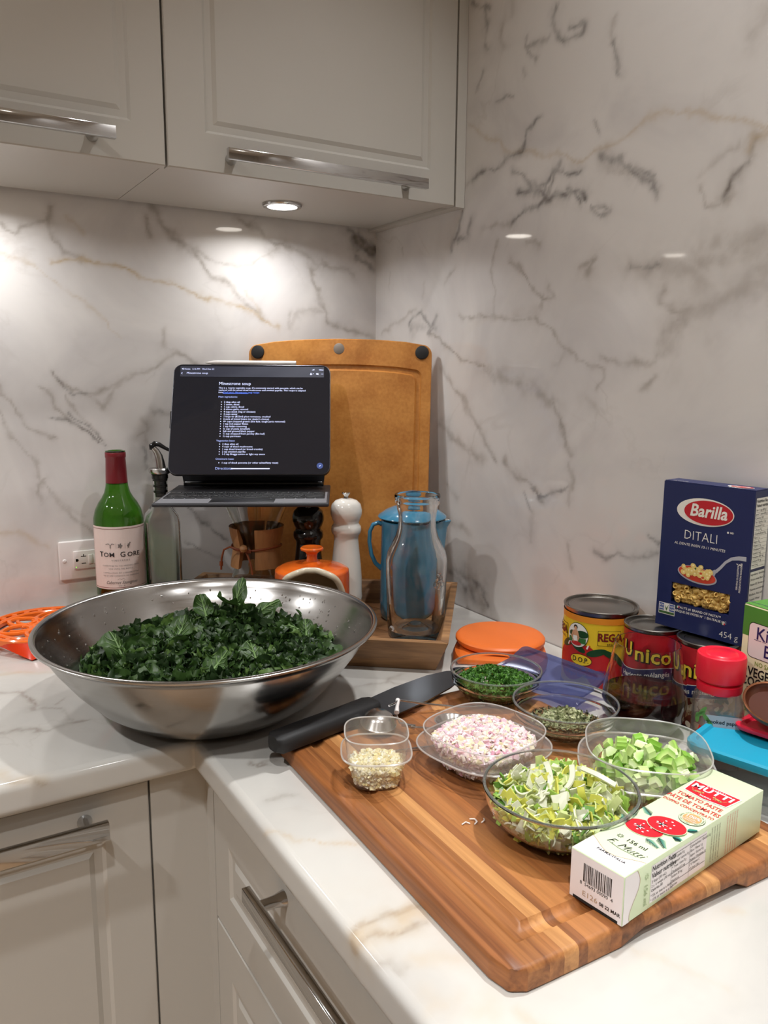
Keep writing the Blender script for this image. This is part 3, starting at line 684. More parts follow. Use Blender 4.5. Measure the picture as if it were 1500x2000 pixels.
# ------------------------------------------------------------------ wooden tray standing across the corner
E1 = Vector((0.78, -0.626, 0)).normalized(); E2 = Vector((0.626, 0.78, 0)).normalized()
TA = math.atan2(E1.y, E1.x)
def tray_pt(e1, e2, z=0): return E1 * e1 + E2 * e2 + Vector((0, 0, z))
TC = tray_pt(-0.0525, -0.437)
M['tray'] = wood('acacia_tray', (92, 62, 38), (172, 128, 84), 'X', 0.8, 0.5, 10.0, objvar=0.2)
M['tray_tile'] = wood('acacia_tile', (96, 64, 40), (168, 122, 80), 'X', 0.8, 0.5, 8.0, objvar=0.4)
tr = thing('serving_tray', 'wooden tray with sloping sides and a diamond tiled floor, across the corner', 'tray', (TC.x, TC.y, 0), TA)
A_, B_ = (0.2275, 0.1525), (0.2470, 0.1740); th_ = 0.012; TH = 0.050
def ring(a, b, z): return [(-a, -b, z), (a, -b, z), (a, b, z), (-a, b, z)]
ob_ = ring(*A_, 0.0); ot_ = ring(*B_, TH); it_ = ring(B_[0] - th_, B_[1] - th_, TH); ib_ = ring(A_[0] - th_, A_[1] - th_, 0.0)
for k in range(4):
    j = (k + 1) % 4
    MB().hexa([ob_[k], ob_[j], ib_[j], ib_[k], ot_[k], ot_[j], it_[j], it_[k]]).build('side_wall', M['tray'], tr, bevel=0.0012)
MB().box(-A_[0] + th_, -A_[1] + th_, 0.002, A_[0] - th_, A_[1] - th_, 0.0085).build('base_panel', M['dark_gap'], tr, smooth=False)
def clip_poly(p, x0, y0, x1, y1):
    for ax, lim, sgn in ((0, x0, 1), (0, x1, -1), (1, y0, 1), (1, y1, -1)):
        q = []
        for i in range(len(p)):
            a, b = p[i], p[(i + 1) % len(p)]
            da, db = sgn * (a[ax] - lim), sgn * (b[ax] - lim)
            if da >= 0: q.append(a)
            if da * db < 0:
                t_ = da / (da - db); q.append((a[0] + (b[0] - a[0]) * t_, a[1] + (b[1] - a[1]) * t_))
        p = q
        if not p: return []
    return p
ts = 0.062; gx, gy = A_[0] - th_ + 0.0008, A_[1] - th_ + 0.0008
for i in range(-9, 10):
    for j in range(-9, 10):
        cx, cy_ = (i + j) * ts * 0.60, (i - j) * ts * 0.42
        hw, hh = ts * 0.60 - 0.0007, ts * 0.42 - 0.0005
        p = clip_poly([(cx - hw, cy_), (cx, cy_ - hh), (cx + hw, cy_), (cx, cy_ + hh)], -gx, -gy, gx, gy)
        if len(p) < 3: continue
        ar = abs(sum(p[k][0] * p[(k + 1) % len(p)][1] - p[(k + 1) % len(p)][0] * p[k][1] for k in range(len(p)))) / 2
        if ar < 5e-5: continue
        MB().prism(p, 0.0085, 0.0118 + 0.0003 * ((i * 7 + j * 3) % 3)).build('floor_tile', M['tray_tile'], tr, smooth=False)

# ------------------------------------------------------------------ orange composite board leaning in the corner
m, nt, b = newmat('wood_fibre_composite'); N = nt.nodes.new; L_ = nt.links.new
tc = N('ShaderNodeTexCoord'); n1 = N('ShaderNodeTexNoise'); n1.inputs['Scale'].default_value = 170; n1.inputs['Detail'].default_value = 4
n2 = N('ShaderNodeTexNoise'); n2.inputs['Scale'].default_value = 14; n2.inputs['Detail'].default_value = 4
L_(tc.outputs['Object'], n1.inputs['Vector']); L_(tc.outputs['Object'], n2.inputs['Vector'])
ma = N('ShaderNodeMath'); ma.operation = 'MULTIPLY_ADD'; ma.inputs[1].default_value = 0.45; L_(n1.outputs['Fac'], ma.inputs[0]); L_(n2.outputs['Fac'], ma.inputs[2])
cr = N('ShaderNodeValToRGB'); e = cr.color_ramp.elements; e[0].position = 0.5; e[0].color = srgb(168, 104, 42); e[1].position = 0.95; e[1].color = srgb(206, 142, 70)
L_(ma.outputs[0], cr.inputs[0]); L_(cr.outputs[0], b.inputs['Base Color']); b.inputs['Roughness'].default_value = 0.42
M['composite'] = m
bc = tray_pt(-0.0425, -0.258)
lb = thing('leaning_board', 'tall amber composite cutting board with black corner dots, leaning in the corner', 'cutting board', (bc.x, bc.y, 0.0012), TA)
LW, LH, LT = 0.352, 0.500, 0.0095
lean = Matrix.Rotation(math.atan2(0.064, 0.49) * -1, 4, 'X')
def lb_out(x):  # arched top edge
    return LH - 0.011 * (x / (LW / 2)) ** 2
def lb_ring(ins, z):
    """outline inset by ins: rounded corners, arched top; returned in the plane (x, h)"""
    p = []; rc = max(0.004, 0.018 - ins * 0.0); w2 = LW / 2 - ins
    def arc(cx, cz, a0, a1):
        return [(cx + rc * math.cos(a), cz + rc * math.sin(a)) for a in [a0 + (a1 - a0) * k / 6 for k in range(7)]]
    p += arc(-w2 + rc, ins + rc, 1.5 * PI, PI)[::-1] if False else arc(-w2 + rc, ins + rc, PI, 1.5 * PI)
    p += arc(w2 - rc, ins + rc, 1.5 * PI, 2 * PI)
    zt = lambda x: lb_out(x) - ins
    p += arc(w2 - rc, zt(w2) - rc, 0, PI / 2)
    for k in range(1, 10):
        x = (w2 - rc) * (1 - 2 * k / 10); p.append((x, zt(x)))
    p += arc(-w2 + rc, zt(w2) - rc, PI / 2, PI)
    return [(x, z, h) for x, h in p]
def stack(mb, rings, M_=None):
    n = len(rings[0]); vs_ = [p for r in rings for p in r]; fs_ = []
    for k in range(len(rings) - 1):
        for i in range(n):
            j = (i + 1) % n; fs_.append((k * n + i, k * n + j, (k + 1) * n + j, (k + 1) * n + i))
    fs_.append(tuple(range(n - 1, -1, -1))); fs_.append(tuple(range((len(rings) - 1) * n, len(rings) * n)))
    mb.add(vs_, fs_, 0, M_)
def groove_ring(ins, y):
    w2 = LW / 2 - ins; p = []; rc = 0.014
    def arc(cx, cz, a0, a1): return [(cx + rc * math.cos(a), cz + rc * math.sin(a)) for a in [a0 + (a1 - a0) * k / 6 for k in range(7)]]
    top = lambda x: lb_out(x) - 0.030 - ins
    p += arc(-w2 + rc, ins + 0.004 + rc, PI, 1.5 * PI) + arc(w2 - rc, ins + 0.004 + rc, 1.5 * PI, 2 * PI) + arc(w2 - rc, top(w2) - rc, 0, PI / 2)
    for k in range(1, 10):
        x = (w2 - rc) * (1 - 2 * k / 10); p.append((x, top(x)))
    p += arc(-w2 + rc, top(w2) - rc, PI / 2, PI)
    return [(x, y, h) for x, h in p]
mb = MB()
rings = [lb_ring(0.0, -0.0005 + LT), lb_ring(0.0, 0.0015), lb_ring(0.0012, 0.0)]
stack(mb, rings + [groove_ring(0.018, 0.0), groove_ring(0.0205, 0.0034), groove_ring(0.0275, 0.0034), groove_ring(0.030, 0.0)], lean)
mb.build('board', M['composite'], lb, angle=35, merge=True)
for x in (-0.158, 0.158):
    MB().lathe([(0.0, 0.0035), (0.0105, 0.0035), (0.0122, 0.0028), (0.0128, 0.0)], 28, 0, lean @ Matrix.Translation((x, 0.0, LH - 0.0258)) @ Matrix.Rotation(PI / 2, 4, 'X')).build('corner_foot', M['black_rubber'], lb)
M['hole'] = plain('bare_hole', (122, 110, 98), 0.6)
MB().lathe([(0.0, 0.0006), (0.0095, 0.0006), (0.0105, 0.0)], 28, 0, lean @ Matrix.Translation((0.0, 0.0, LH - 0.019)) @ Matrix.Rotation(PI / 2, 4, 'X')).build('hanging_hole', M['hole'], lb)

# ------------------------------------------------------------------ tablet in its keyboard case
M['case'] = plain('case_grey', (46, 46, 50), 0.55, var=0.05)
M['key'] = plain('key_black', (17, 17, 19), 0.45, var=0.05)
M['alu'] = plain('space_grey_aluminium', (92, 92, 96), 0.35, metal=1.0, var=0.02)
M['deck'] = plain('keyboard_deck', (122, 122, 126), 0.5, var=0.04)
m, nt, b = newmat('lit_screen'); b.inputs['Base Color'].default_value = (0.004, 0.004, 0.005, 1); b.inputs['Roughness'].default_value = 0.09
b.inputs['Emission Color'].default_value = srgb(37, 38, 48); b.inputs['Emission Strength'].default_value = 0.38; M['screen'] = m
M['scr_text'] = plain('screen_text', (206, 214, 255), 0.5, emit=0.62, var=0.0)
M['scr_dim'] = plain('screen_text_dim', (150, 165, 225), 0.5, emit=0.6, var=0.0)
M['scr_link'] = plain('screen_link', (84, 120, 235), 0.5, emit=0.9, var=0.0)
M['scr_bar'] = plain('screen_bar', (30, 32, 46), 0.5, emit=0.6, var=0.0)
KD = Vector((0.101, 0.188, 0)).normalized(); KA = math.atan2(-KD.x, KD.y)   # case depth direction
kf = Vector((-0.425, -0.296, 0.2205))
tb = thing('tablet', 'tablet with a recipe on its dark screen, in a keyboard case perched above the tray', 'tablet', kf, KA + 0.0)
W2 = 0.1405
# keyboard base (local x = along the front edge, y = away from the camera)
kb = MB().box(-W2, 0.0, 0.0, W2, 0.214, 0.0062).build('keyboard_case', M['case'], tb, bevel=0.0022, bseg=3)
MB().box(-W2 + 0.004, 0.004, 0.0058, W2 - 0.004, 0.122, 0.0066).build('keyboard_deck', M['deck'], kb, smooth=False)
MB().box(-0.052, 0.0065, 0.0064, 0.052, 0.0445, 0.0069).build('trackpad', M['key'], kb, bevel=0.0003)
rows_ = [(0.1035, [1.15] + [1] * 12 + [1.6]), (0.0880, [1.6] + [1] * 12 + [1.15]), (0.0725, [1.9] + [1] * 11 + [1.85]), (0.0570, [2.4] + [1] * 10 + [2.35])]
def key_row(y, ws, d=0.0128):
    tot = sum(ws); x = -0.1335; un = 0.267 / tot
    for q in ws:
        MB().box(x + 0.0008, y, 0.0066, x + q * un - 0.0008, y + d, 0.0084).build('key', M['key'], kb, bevel=0.0007, bseg=1)
        x += q * un
for y, ws in rows_: key_row(y, ws)
key_row(0.0475, [1.1, 1.1, 1.1, 1.4, 6.2, 1.4, 1.1, 1, 1, 1], 0.0080)
# stand and hinge
MB().box(-0.128, 0.196, 0.004, 0.128, 0.212, 0.016).build('hinge', M['black'], tb, bevel=0.004, bseg=3)
hy0, hz0 = 0.128, 0.036                                     # lower front edge of the tablet
ang = math.radians(26.5)
tm = Matrix.Translation((0, hy0, hz0)) @ Matrix.Rotation(-ang, 4, 'X')   # tablet plane: x across, z up the glass
def slabz(x0, x1, y0, y1, z0, z1, r, name, mat, par, bev=0.0012):
    pts = []
    for cx, cz, a0 in ((x1 - r, z1 - r, 0), (x0 + r, z1 - r, PI / 2), (x0 + r, z0 + r, PI), (x1 - r, z0 + r, 1.5 * PI)):
        pts += [(cx + r * math.cos(a0 + PI / 2 * k / 6), cz + r * math.sin(a0 + PI / 2 * k / 6)) for k in range(7)]
    mb = MB(); n = len(pts)
    v = [(x, y0, z) for x, z in pts] + [(x, y1, z) for x, z in pts]
    f = [tuple(range(n)), tuple(range(2 * n - 1, n - 1, -1))] + [(i, n + i, n + (i + 1) % n, (i + 1) % n) for i in range(n)]
    mb.add(v, f, 0, tm)
    return mb.build(name, mat, par, bevel=bev)
TW, THt = 0.1415, 0.2125
slabz(-TW, TW, 0.0, 0.006, 0.0, THt, 0.016, 'body', M['alu'], tb)
slabz(-TW + 0.0006, TW - 0.0006, 0.0062, 0.009, 0.0, THt - 0.001, 0.015, 'case_back', M['case'], tb)
MB().add([(-0.135, 0.009, 0.11), (0.135, 0.009, 0.11), (0.135, 0.012, 0.11), (-0.135, 0.012, 0.11)] , [(0, 1, 2, 3)], 0, tm)
st = MB(); p0 = tm @ Vector((0, 0.012, 0.085))
st.hexa([(-0.128, 0.206, 0.006), (0.128, 0.206, 0.006), (0.128, 0.212, 0.008), (-0.128, 0.212, 0.008),
         (-0.138, p0.y, p0.z), (0.138, p0.y, p0.z), (0.138, p0.y + 0.006, p0.z + 0.002), (-0.138, p0.y + 0.006, p0.z + 0.002)])
st.build('stand', M['case'], tb, smooth=False)
scr = slabz(-TW + 0.0012, TW - 0.0012, -0.0006, 0.0002, 0.0012, THt - 0.0012, 0.0155, 'screen', M['screen'], tb, 0.0)
slabz(-TW - 0.0012, -TW + 0.0004, 0.0005, 0.0055, 0.088, 0.120, 0.0003, 'side_notch', M['black'], tb, 0.0)
smap = lambda u, v, lay=1: tm @ Vector((-TW + u * 2 * TW, -0.0006 - 0.00016 * lay, THt * (1 - v)))
smm = lambda u, v, lay=1: tm @ Vector((-TW + u, -0.0006 - 0.00016 * lay, THt - v))
smt = lambda u, v, lay=1: tm @ Vector((-TW + u, -0.0006 - 0.00016 * lay, THt + v))
def st_text(mb, s, uf, vf, size, mat=0, align='LEFT', bold=0.0):
    text(mb, s, size, smt, uf * 2 * TW, -vf * THt, 2, align, mat, bold)
tx = MB()
frect(tx, 0.012, -0.1175 * THt, 2 * TW - 0.012, -0.02 * THt, smt, 1, 3)
st_text(tx, '◄ Notes   5:16 PM   Wed Dec 22', 0.05, 0.047, 0.0042)
st_text(tx, 'Minestrone soup', 0.083, 0.085, 0.0056)
fline(tx, [(0.0160, -0.079 * THt), (0.0140, -0.087 * THt), (0.0160, -0.095 * THt)], 0.0008, smt, 2, 0)
for k, hh in enumerate((0.0012, 0.0017, 0.0022, 0.0027)): frect(tx, 0.2495 + k * 0.0011, -0.052 * THt, 0.2502 + k * 0.0011, -0.052 * THt + hh, smt, 2, 0)
st_text(tx, '98%', 0.925, 0.048, 0.0036); frect(tx, 0.2672, -0.051 * THt, 0.2702, -0.045 * THt, smt, 2, 0)
fell(tx, 0.2475, -0.081 * THt, 0.0010, 0.0010, smt, 2, 0, 12); fell(tx, 0.2475, -0.0905 * THt, 0.0019, 0.0010, smt, 2, 0, 12)
fline(tx, [(0.2505, -0.087 * THt), (0.2525, -0.082 * THt)], 0.0007, smt, 2, 0)
frect(tx, 0.2570, -0.091 * THt, 0.2610, -0.079 * THt, smt, 2, 0); fpoly(tx, [(0.2596, -0.091 * THt), (0.261, -0.091 * THt), (0.261, -0.096 * THt)], smt, 2, 0)
for k in range(3): fell(tx, 0.2665 + k * 0.0014, -0.087 * THt, 0.0005, 0.0005, smt, 2, 0, 8)
st_text(tx, 'Minestrone soup', 0.290, 0.182, 0.0084)
for s, v in (("This is a  hearty vegetable soup. It's commonly started with pancetta, which can be", 0.222), ('replaced with browned diced mushrooms and smoked paprika. This recipe is adapted', 0.243), ('from', 0.264)):
    st_text(tx, s, 0.290, v, 0.00450)
st_text(tx, "Chef John's Minestrone soup recipe", 0.3175, 0.264, 0.00450, 2)
fline(tx, [(0.3175 * 2 * TW, -0.273 * THt), (0.478 * 2 * TW, -0.273 * THt)], 0.0004, smt, 2, 2)
st_text(tx, 'Main ingredients:', 0.290, 0.304, 0.0050, 1)
items = ['2 tbsp olive oil', '1 onion, diced', '1 cup celery, diced', '4 cloves garlic, minced', '4 cups stock (veg or chicken)', '2 cups water', '1 large tin (822ml) plum tomatoes, crushed',
         "2 cans of mixed beans (or dealer's choice)", '4+ cups chopped greens (like kale, tough parts removed)', '1 tsp red pepper flakes', '1 tsp Italian seasoning', '¾ cup of pasta (smallish)',
         'Salt and ground black pepper', '¼ cup chopped fresh parsley (flat-leaf)', '½ cup parmesan']
def bullets(lst, v0, dv):
    for k, s in enumerate(lst):
        fell(tx, 0.3115 * 2 * TW, -(v0 + dv * k) * THt, 0.00085, 0.00085, smt, 2, 0, 10); st_text(tx, s, 0.3275, v0 + dv * k, 0.00475)
bullets(items, 0.352, 0.0221)
st_text(tx, 'Vegetarian base:', 0.290, 0.702, 0.0050, 1)
bullets(['2 tbsp olive oil', '4 cups of diced mushrooms', '1 cup diced bread (or bread crumbs)', '2 tsp smoked paprika', '1-2 tsp Braggs amino or light soy sauce'], 0.732, 0.0224)
st_text(tx, 'Omnivore base:', 0.290, 0.863, 0.0050, 1)
bullets(['1 cup of diced pancetta (or other salted/fatty meat)'], 0.897, 0.022)
st_text(tx, 'Directions:', 0.290, 0.946, 0.0068, 1)
fline(tx, [(0.386 * 2 * TW, -0.948 * THt), (0.625 * 2 * TW, -0.948 * THt)], 0.0017, smt, 2, 0)
fell(tx, 0.935 * 2 * TW, -0.922 * THt, 0.0056, 0.0056, smt, 1, 4, 28); fline(tx, [(0.931 * 2 * TW, -0.928 * THt), (0.939 * 2 * TW, -0.917 * THt)], 0.0011, smt, 2, 0)
M['scr_btn'] = plain('screen_button', (40, 58, 110), 0.5, emit=0.8, var=0.0)
tx.build('screen_lettering', [M['scr_text'], M['scr_dim'], M['scr_link'], M['scr_bar'], M['scr_btn']], tb, smooth=False)
# stylus held on the top edge
pe = tb.matrix_basis
sm_ = Matrix.Translation(kf) @ Matrix.Rotation(KA, 4, 'Z') @ tm
sp = sm_ @ Vector((0.079, 0.003, THt + 0.0048))
stl = thing('stylus', 'white stylus lying along the top edge of the tablet', 'stylus', sp, KA)
MB().tube([(0, 0, 0), (-0.001, 0, 0), (-0.144, 0, 0)], [0.0030, 0.0044, 0.0044], 20).build('barrel', M['white_plastic'], stl)
MB().tube([(-0.144, 0, 0), (-0.151, 0, 0), (-0.164, 0, 0), (-0.1655, 0, 0)], [0.0044, 0.0038, 0.0010, 0.0005], 20).build('tip', M['white_plastic'], stl)

# ------------------------------------------------------------------ wall outlet
po = thing('outlet', 'white horizontal wall outlet with test buttons, behind the wine bottle', 'outlet', (-0.599, -0.0005, 0.098))
MB().box(-0.0575, -0.0055, -0.0355, 0.0575, 0.0, 0.0355).build('cover_plate', M['white_plastic'], po, bevel=0.0030, bseg=3)
rc = MB().box(-0.0335, -0.0085, -0.0165, 0.0335, -0.005, 0.0165).build('receptacle', M['white_plastic'], po, bevel=0.0012)
for sx_ in (-1, 1):
    sl = MB()
    gx_ = sx_ * 0.0275
    sl.lathe([(0.0, 0.0), (0.0025, 0.0)], 16, 0, Matrix.Translation((gx_, -0.00865, 0.0)) @ Matrix.Rotation(PI / 2, 4, 'X'))
    sl.box(gx_ - 0.0025 + (0 if sx_ < 0 else 0.0005), -0.00865, -0.0025, gx_ + (0.0 if sx_ < 0 else 0.0025), -0.0084, 0.0025)
    sl.build('ground_slot', M['dark_gap'], rc, smooth=False)
    MB().box(sx_ * 0.0165 - 0.0038, -0.00865, -0.0072, sx_ * 0.0165 + 0.0038, -0.0084, -0.0058).build('slot', M['dark_gap'], rc, smooth=False)
    s2 = MB().box(sx_ * 0.0165 - 0.0045, -0.00865, 0.0056, sx_ * 0.0165 + 0.0045, -0.0084, 0.0070)
    s2.box(sx_ * 0.0165 - 0.0007, -0.00865, 0.0070, sx_ * 0.0165 + 0.0007, -0.0084, 0.0105); s2.build('slot', M['dark_gap'], rc, smooth=False)
for k, x in enumerate((-0.0045, 0.0045)):
    MB().box(x - 0.0038, -0.0100, -0.0085, x + 0.0038, -0.008, 0.0085).build('button', M['white_plastic'], rc, bevel=0.0005)
for x in (-0.0485, 0.0485):
    MB().lathe([(0.0, 0.0018), (0.0025, 0.0014), (0.0037, 0.0)], 18, 0, Matrix.Translation((x, -0.0055, 0)) @ Matrix.Rotation(PI / 2, 4, 'X')).build('screw', M['white_plastic'], po)
M['led'] = plain('green_led', (120, 230, 70), 0.5, emit=1.5, var=0.0)
MB().box(-0.0305, -0.0088, -0.0135, -0.0290, -0.0084, -0.0120).build('indicator_lamp', M['led'], rc, smooth=False)
# ------------------------------------------------------------------ things along the back: bottles, mills, coffee gear
def face(p):  # z rotation that turns local +x towards the viewer's side of the room
    return math.atan2(CAM.y - p[1], CAM.x - p[0])

M['green_glass'] = thin_clear('green_bottle_glass', (0.30, 0.58, 0.16), 0.02, (0.10, 0.3, 0.05), 0.04, (0.10, 0.26, 0.05), 0.8)
M['capsule'] = plain('wine_capsule', (112, 18, 28), 0.38, var=0.05, coat=0.2)
M['label_cream'] = plain('label_paper', (226, 208, 200), 0.7, var=0.02)
M['label_line'] = plain('label_border', (140, 84, 84), 0.6)
M['wine'] = plain('red_wine', (40, 4, 8), 0.08, var=0.1)
p = (-0.5645, -0.0705); wb = thing('wine_bottle', 'green glass bottle of red wine with a cream label and red capsule', 'wine bottle', (p[0], p[1], 0), face(p))
outer = [(0.0, 0.006), (0.022, 0.003), (0.034, 0.0), (0.0405, 0.003), (0.042, 0.010), (0.0424, 0.168), (0.0418, 0.182), (0.0385, 0.196), (0.0325, 0.208), (0.0262, 0.217), (0.0216, 0.226), (0.0190, 0.237), (0.0178, 0.248), (0.0162, 0.288), (0.0166, 0.298), (0.0130, 0.2985), (0.0112, 0.297)]
MB().lathe(outer + [(0.0112, 0.282), (0.0145, 0.24)], 56).build('glass', M['green_glass'], wb)
MB().lathe([(0.0184, 0.242), (0.0166, 0.2855), (0.0174, 0.2872), (0.0174, 0.2945), (0.0168, 0.2958)], 44).build('capsule', M['capsule'], wb, angle=50)
MB().lathe([(0.0, 0.012), (0.032, 0.006), (0.0392, 0.010), (0.0395, 0.058), (0.0, 0.058)], 40).build('wine', M['wine'], wb)
lm = cyl_map(0.0425, 0.00035, 0.0)
lb_ = MB(); aw = 0.0595
frect(lb_, -aw, 0.062, aw, 0.1715, lm, 1, 0, 32, 1)
for v0, v1 in ((0.0645, 0.0653), (0.1675, 0.1683)): frect(lb_, -aw + 0.003, v0, aw - 0.003, v1, lm, 2, 1, 32, 1)
for u0 in (-aw + 0.003, aw - 0.0036): frect(lb_, u0, 0.0645, u0 + 0.0006, 0.1683, lm, 2, 1, 1, 1)
def serif(mb, s, size, mapf, u, v, lay, mat, align='CENTER', bold=0.01, sx=1.0, space=1.0):
    text(mb, s, size, mapf, u, v, lay, align, mat, bold, 0, sx, space)
text(lb_, 'T', 0.0128, lm, -0.0330, 0.1232, 3, 'CENTER', 2, 0.008); text(lb_, 'OM', 0.0110, lm, -0.0190, 0.1226, 3, 'CENTER', 2, 0.008, 0, 1.1, 1.05)
text(lb_, 'G', 0.0128, lm, 0.0040, 0.1232, 3, 'CENTER', 2, 0.008); text(lb_, 'ORE', 0.0110, lm, 0.0228, 0.1226, 3, 'CENTER', 2, 0.008, 0, 1.1, 1.05)
text(lb_, 'VINEYARDS', 0.0042, lm, 0, 0.1130, 3, 'CENTER', 3, 0.0, 0, 1.0, 1.5)
for k, s in enumerate(('COMMITTED TO THE VINEYARD FROM', 'VINE UNTIL THE BOTTLE', 'L’APPELLATION EST L’OEUVRE D’UNE', 'VIE ET UNE CONDUITE DU VIGNOBLE')): text(lb_, s, 0.0032, lm, 0, 0.1035 - 0.0052 * k - (0.002 if k > 1 else 0), 3, 'CENTER', 3, 0, 0, 1.0, 1.15)
fline(lb_, [(-0.006, 0.0790), (-0.003, 0.0812), (0.000, 0.0795), (0.003, 0.0815), (0.006, 0.0790)], 0.0005, lm, 3, 3)
text(lb_, 'Cabernet Sauvignon', 0.0080, lm, 0, 0.0740, 3, 'CENTER', 2, -0.006, 0.45, 0.82)
text(lb_, '2019', 0.0040, lm, 0, 0.0680, 3, 'CENTER', 3, 0, 0, 1, 1.4)
# small vine, leaf and grape marks
fline(lb_, [(-0.024, 0.141), (-0.019, 0.1425), (-0.016, 0.139), (-0.013, 0.1425), (-0.009, 0.141)], 0.0011, lm, 3, 4); fline(lb_, [(-0.016, 0.139), (-0.016, 0.1345)], 0.0014, lm, 3, 4)
fell(lb_, 0.0, 0.1385, 0.0042, 0.0046, lm, 3, 4, 20, 1, 0, lambda a: 0.8 + 0.25 * math.cos(5 * a)); 
for gx_, gy_ in ((0.0135, 0.1405), (0.0155, 0.1405), (0.0125, 0.138), (0.0145, 0.138), (0.0135, 0.1355), (0.0165, 0.143)): fell(lb_, gx_, gy_, 0.0011, 0.0012, lm, 3, 4, 10)
for u in (-0.0065, 0.0080): frect(lb_, u, 0.134, u + 0.0003, 0.143, lm, 3, 4)
lb_.build('label', [M['label_cream'], M['label_line'], M['ink_black'], M['ink_gray'], M['ink_gray']], wb, smooth=False)

M['glass'] = solid_glass('clear_glass')
M['thin_glass'] = thin_clear('thin_glass', (0.975, 0.985, 0.98), 0.0, (1, 1, 1), 0.02, (0.42, 0.47, 0.45), 0.8)
p = (-0.494, -0.0887); ob = thing('oil_bottle', 'square clear glass oil bottle with a black and steel pourer', 'bottle', (p[0], p[1], 0), math.radians(-6))
def sq(r0):  # rounded square cross-section that turns round at the neck
    return lambda a, z: 1.0
op = [(0.0, 0.004), (0.026, 0.001), (0.0285, 0.004), (0.0290, 0.012), (0.0290, 0.170), (0.0265, 0.183), (0.0200, 0.194), (0.0140, 0.204), (0.0125, 0.214), (0.0125, 0.246), (0.0142, 0.248), (0.0142, 0.254), (0.0110, 0.254)]
ip = [(0.0105, 0.246), (0.0105, 0.214), (0.0125, 0.203), (0.0185, 0.191), (0.0250, 0.180), (0.0268, 0.168), (0.0268, 0.014), (0.024, 0.009), (0.0, 0.009)]
rf = lambda a, z: 1.0 + ((abs(math.cos(a)) ** 7 + abs(math.sin(a)) ** 7) ** (-1 / 7) - 1) * max(0.0, min(1.0, (0.212 - z) / 0.03))
MB().lathe(op + ip, 64, 0, None, 2.0, rf).build('glass', M['glass'], ob)
st_ = MB().lathe([(0.0, 0.215), (0.009, 0.215), (0.0095, 0.222), (0.0118, 0.223), (0.0118, 0.226), (0.0098, 0.227), (0.0098, 0.232), (0.0122, 0.233), (0.0122, 0.236), (0.0102, 0.237), (0.0102, 0.243), (0.0128, 0.244), (0.0128, 0.2545), (0.015, 0.255), (0.015, 0.257)], 32).build('stopper', M['black_rubber'], ob)
MB().tube([(0.004, 0, 0.216), (0.004, 0, 0.206)], 0.0024, 10).build('air_tube', M['black_rubber'], ob)
MB().lathe([(0.0, 0.2565), (0.017, 0.2565), (0.0185, 0.2585), (0.0190, 0.2640), (0.0170, 0.2660), (0.0, 0.2665)], 40).build('pourer_disc', M['steel'], ob)
sp_ = MB().tube([(0.002, -0.001, 0.266), (0.001, -0.001, 0.276), (-0.001, -0.001, 0.287), (-0.005, -0.001, 0.296), (-0.010, -0.001, 0.302)], [0.0088, 0.0080, 0.0070, 0.0058, 0.0046], 18).build('spout', M['steel'], ob)
MB().tube([(-0.013, -0.001, 0.2985), (-0.0125, -0.001, 0.305), (-0.007, -0.001, 0.309), (0.001, -0.001, 0.307), (0.010, -0.001, 0.301), (0.021, -0.001, 0.295), (0.032, -0.001, 0.291)], [0.0030, 0.0050, 0.0048, 0.0040, 0.0032, 0.0027, 0.0022], 12).build('flip_cap', M['black'], ob)

# glass coffee maker with a wooden collar
p = (-0.368, -0.220); cm_ = thing('coffee_maker', 'hourglass coffee maker with a wooden collar tied with a leather cord', 'coffee maker', (p[0], p[1], 0.0122), face(p))
sa = -0.42
def groove(a, z):
    d = (a - sa + PI) % (2 * PI) - PI
    return 1.0 + 0.17 * math.exp(-(d / 0.22) ** 2) * max(0, min(1, (z - 0.10) / 0.03))
go = [(0.0, 0.003), (0.040, 0.0), (0.056, 0.004), (0.0595, 0.014), (0.054, 0.038), (0.043, 0.075), (0.034, 0.102), (0.0285, 0.118), (0.0275, 0.128), (0.0310, 0.142), (0.0400, 0.164), (0.0500, 0.188), (0.0575, 0.2065)]
gi = [(r - 0.0026, z + 0.0008) for r, z in go[::-1][:-2]] + [(0.0, 0.0055)]
MB().lathe(go + gi, 72, 0, None, 2.0, groove).build('glass', M['glass'], cm_)
M['collar'] = wood('beech_collar', (128, 88, 52), (176, 128, 82), 'Z', 0.8, 0.45, 6.0)
ci = [(0.0392, 0.093), (0.0340, 0.110), (0.0318, 0.126), (0.0348, 0.142), (0.0430, 0.160)]
co = [(0.0470, 0.161), (0.0448, 0.146), (0.0415, 0.134), (0.0402, 0.126), (0.0418, 0.115), (0.0440, 0.104), (0.0455, 0.092)]
for a0, a1 in ((sa + 0.34, sa + PI - 0.06), (sa + PI + 0.06, sa + 2 * PI - 0.34)):
    c_ = MB(); n0 = len(ci + co); c_.lathe(ci + co, 24, 0, None, 2.0, None, True, a0, a1)
    c_.f.append(tuple(25 * k for k in range(n0))); c_.m.append(0); c_.f.append(tuple(25 * k + 24 for k in range(n0 - 1, -1, -1))); c_.m.append(0)
    c_.build('collar_half', M['collar'], cm_, merge=True, angle=45)
M['leather'] = plain('leather_cord', (134, 66, 30), 0.55, var=0.15)
tie = MB(); tie.tube([(0.0422 * math.cos(a), 0.0422 * math.sin(a), 0.126 + 0.002 * math.sin(a * 2)) for a in [2 * PI * k / 40 for k in range(40)]], 0.0019, 8, True)
kx = Vector((0.0455 * math.cos(sa), 0.0455 * math.sin(sa), 0.125)); tg_ = Vector((-math.sin(sa), math.cos(sa), 0)); ot = Vector((math.cos(sa), math.sin(sa), 0))
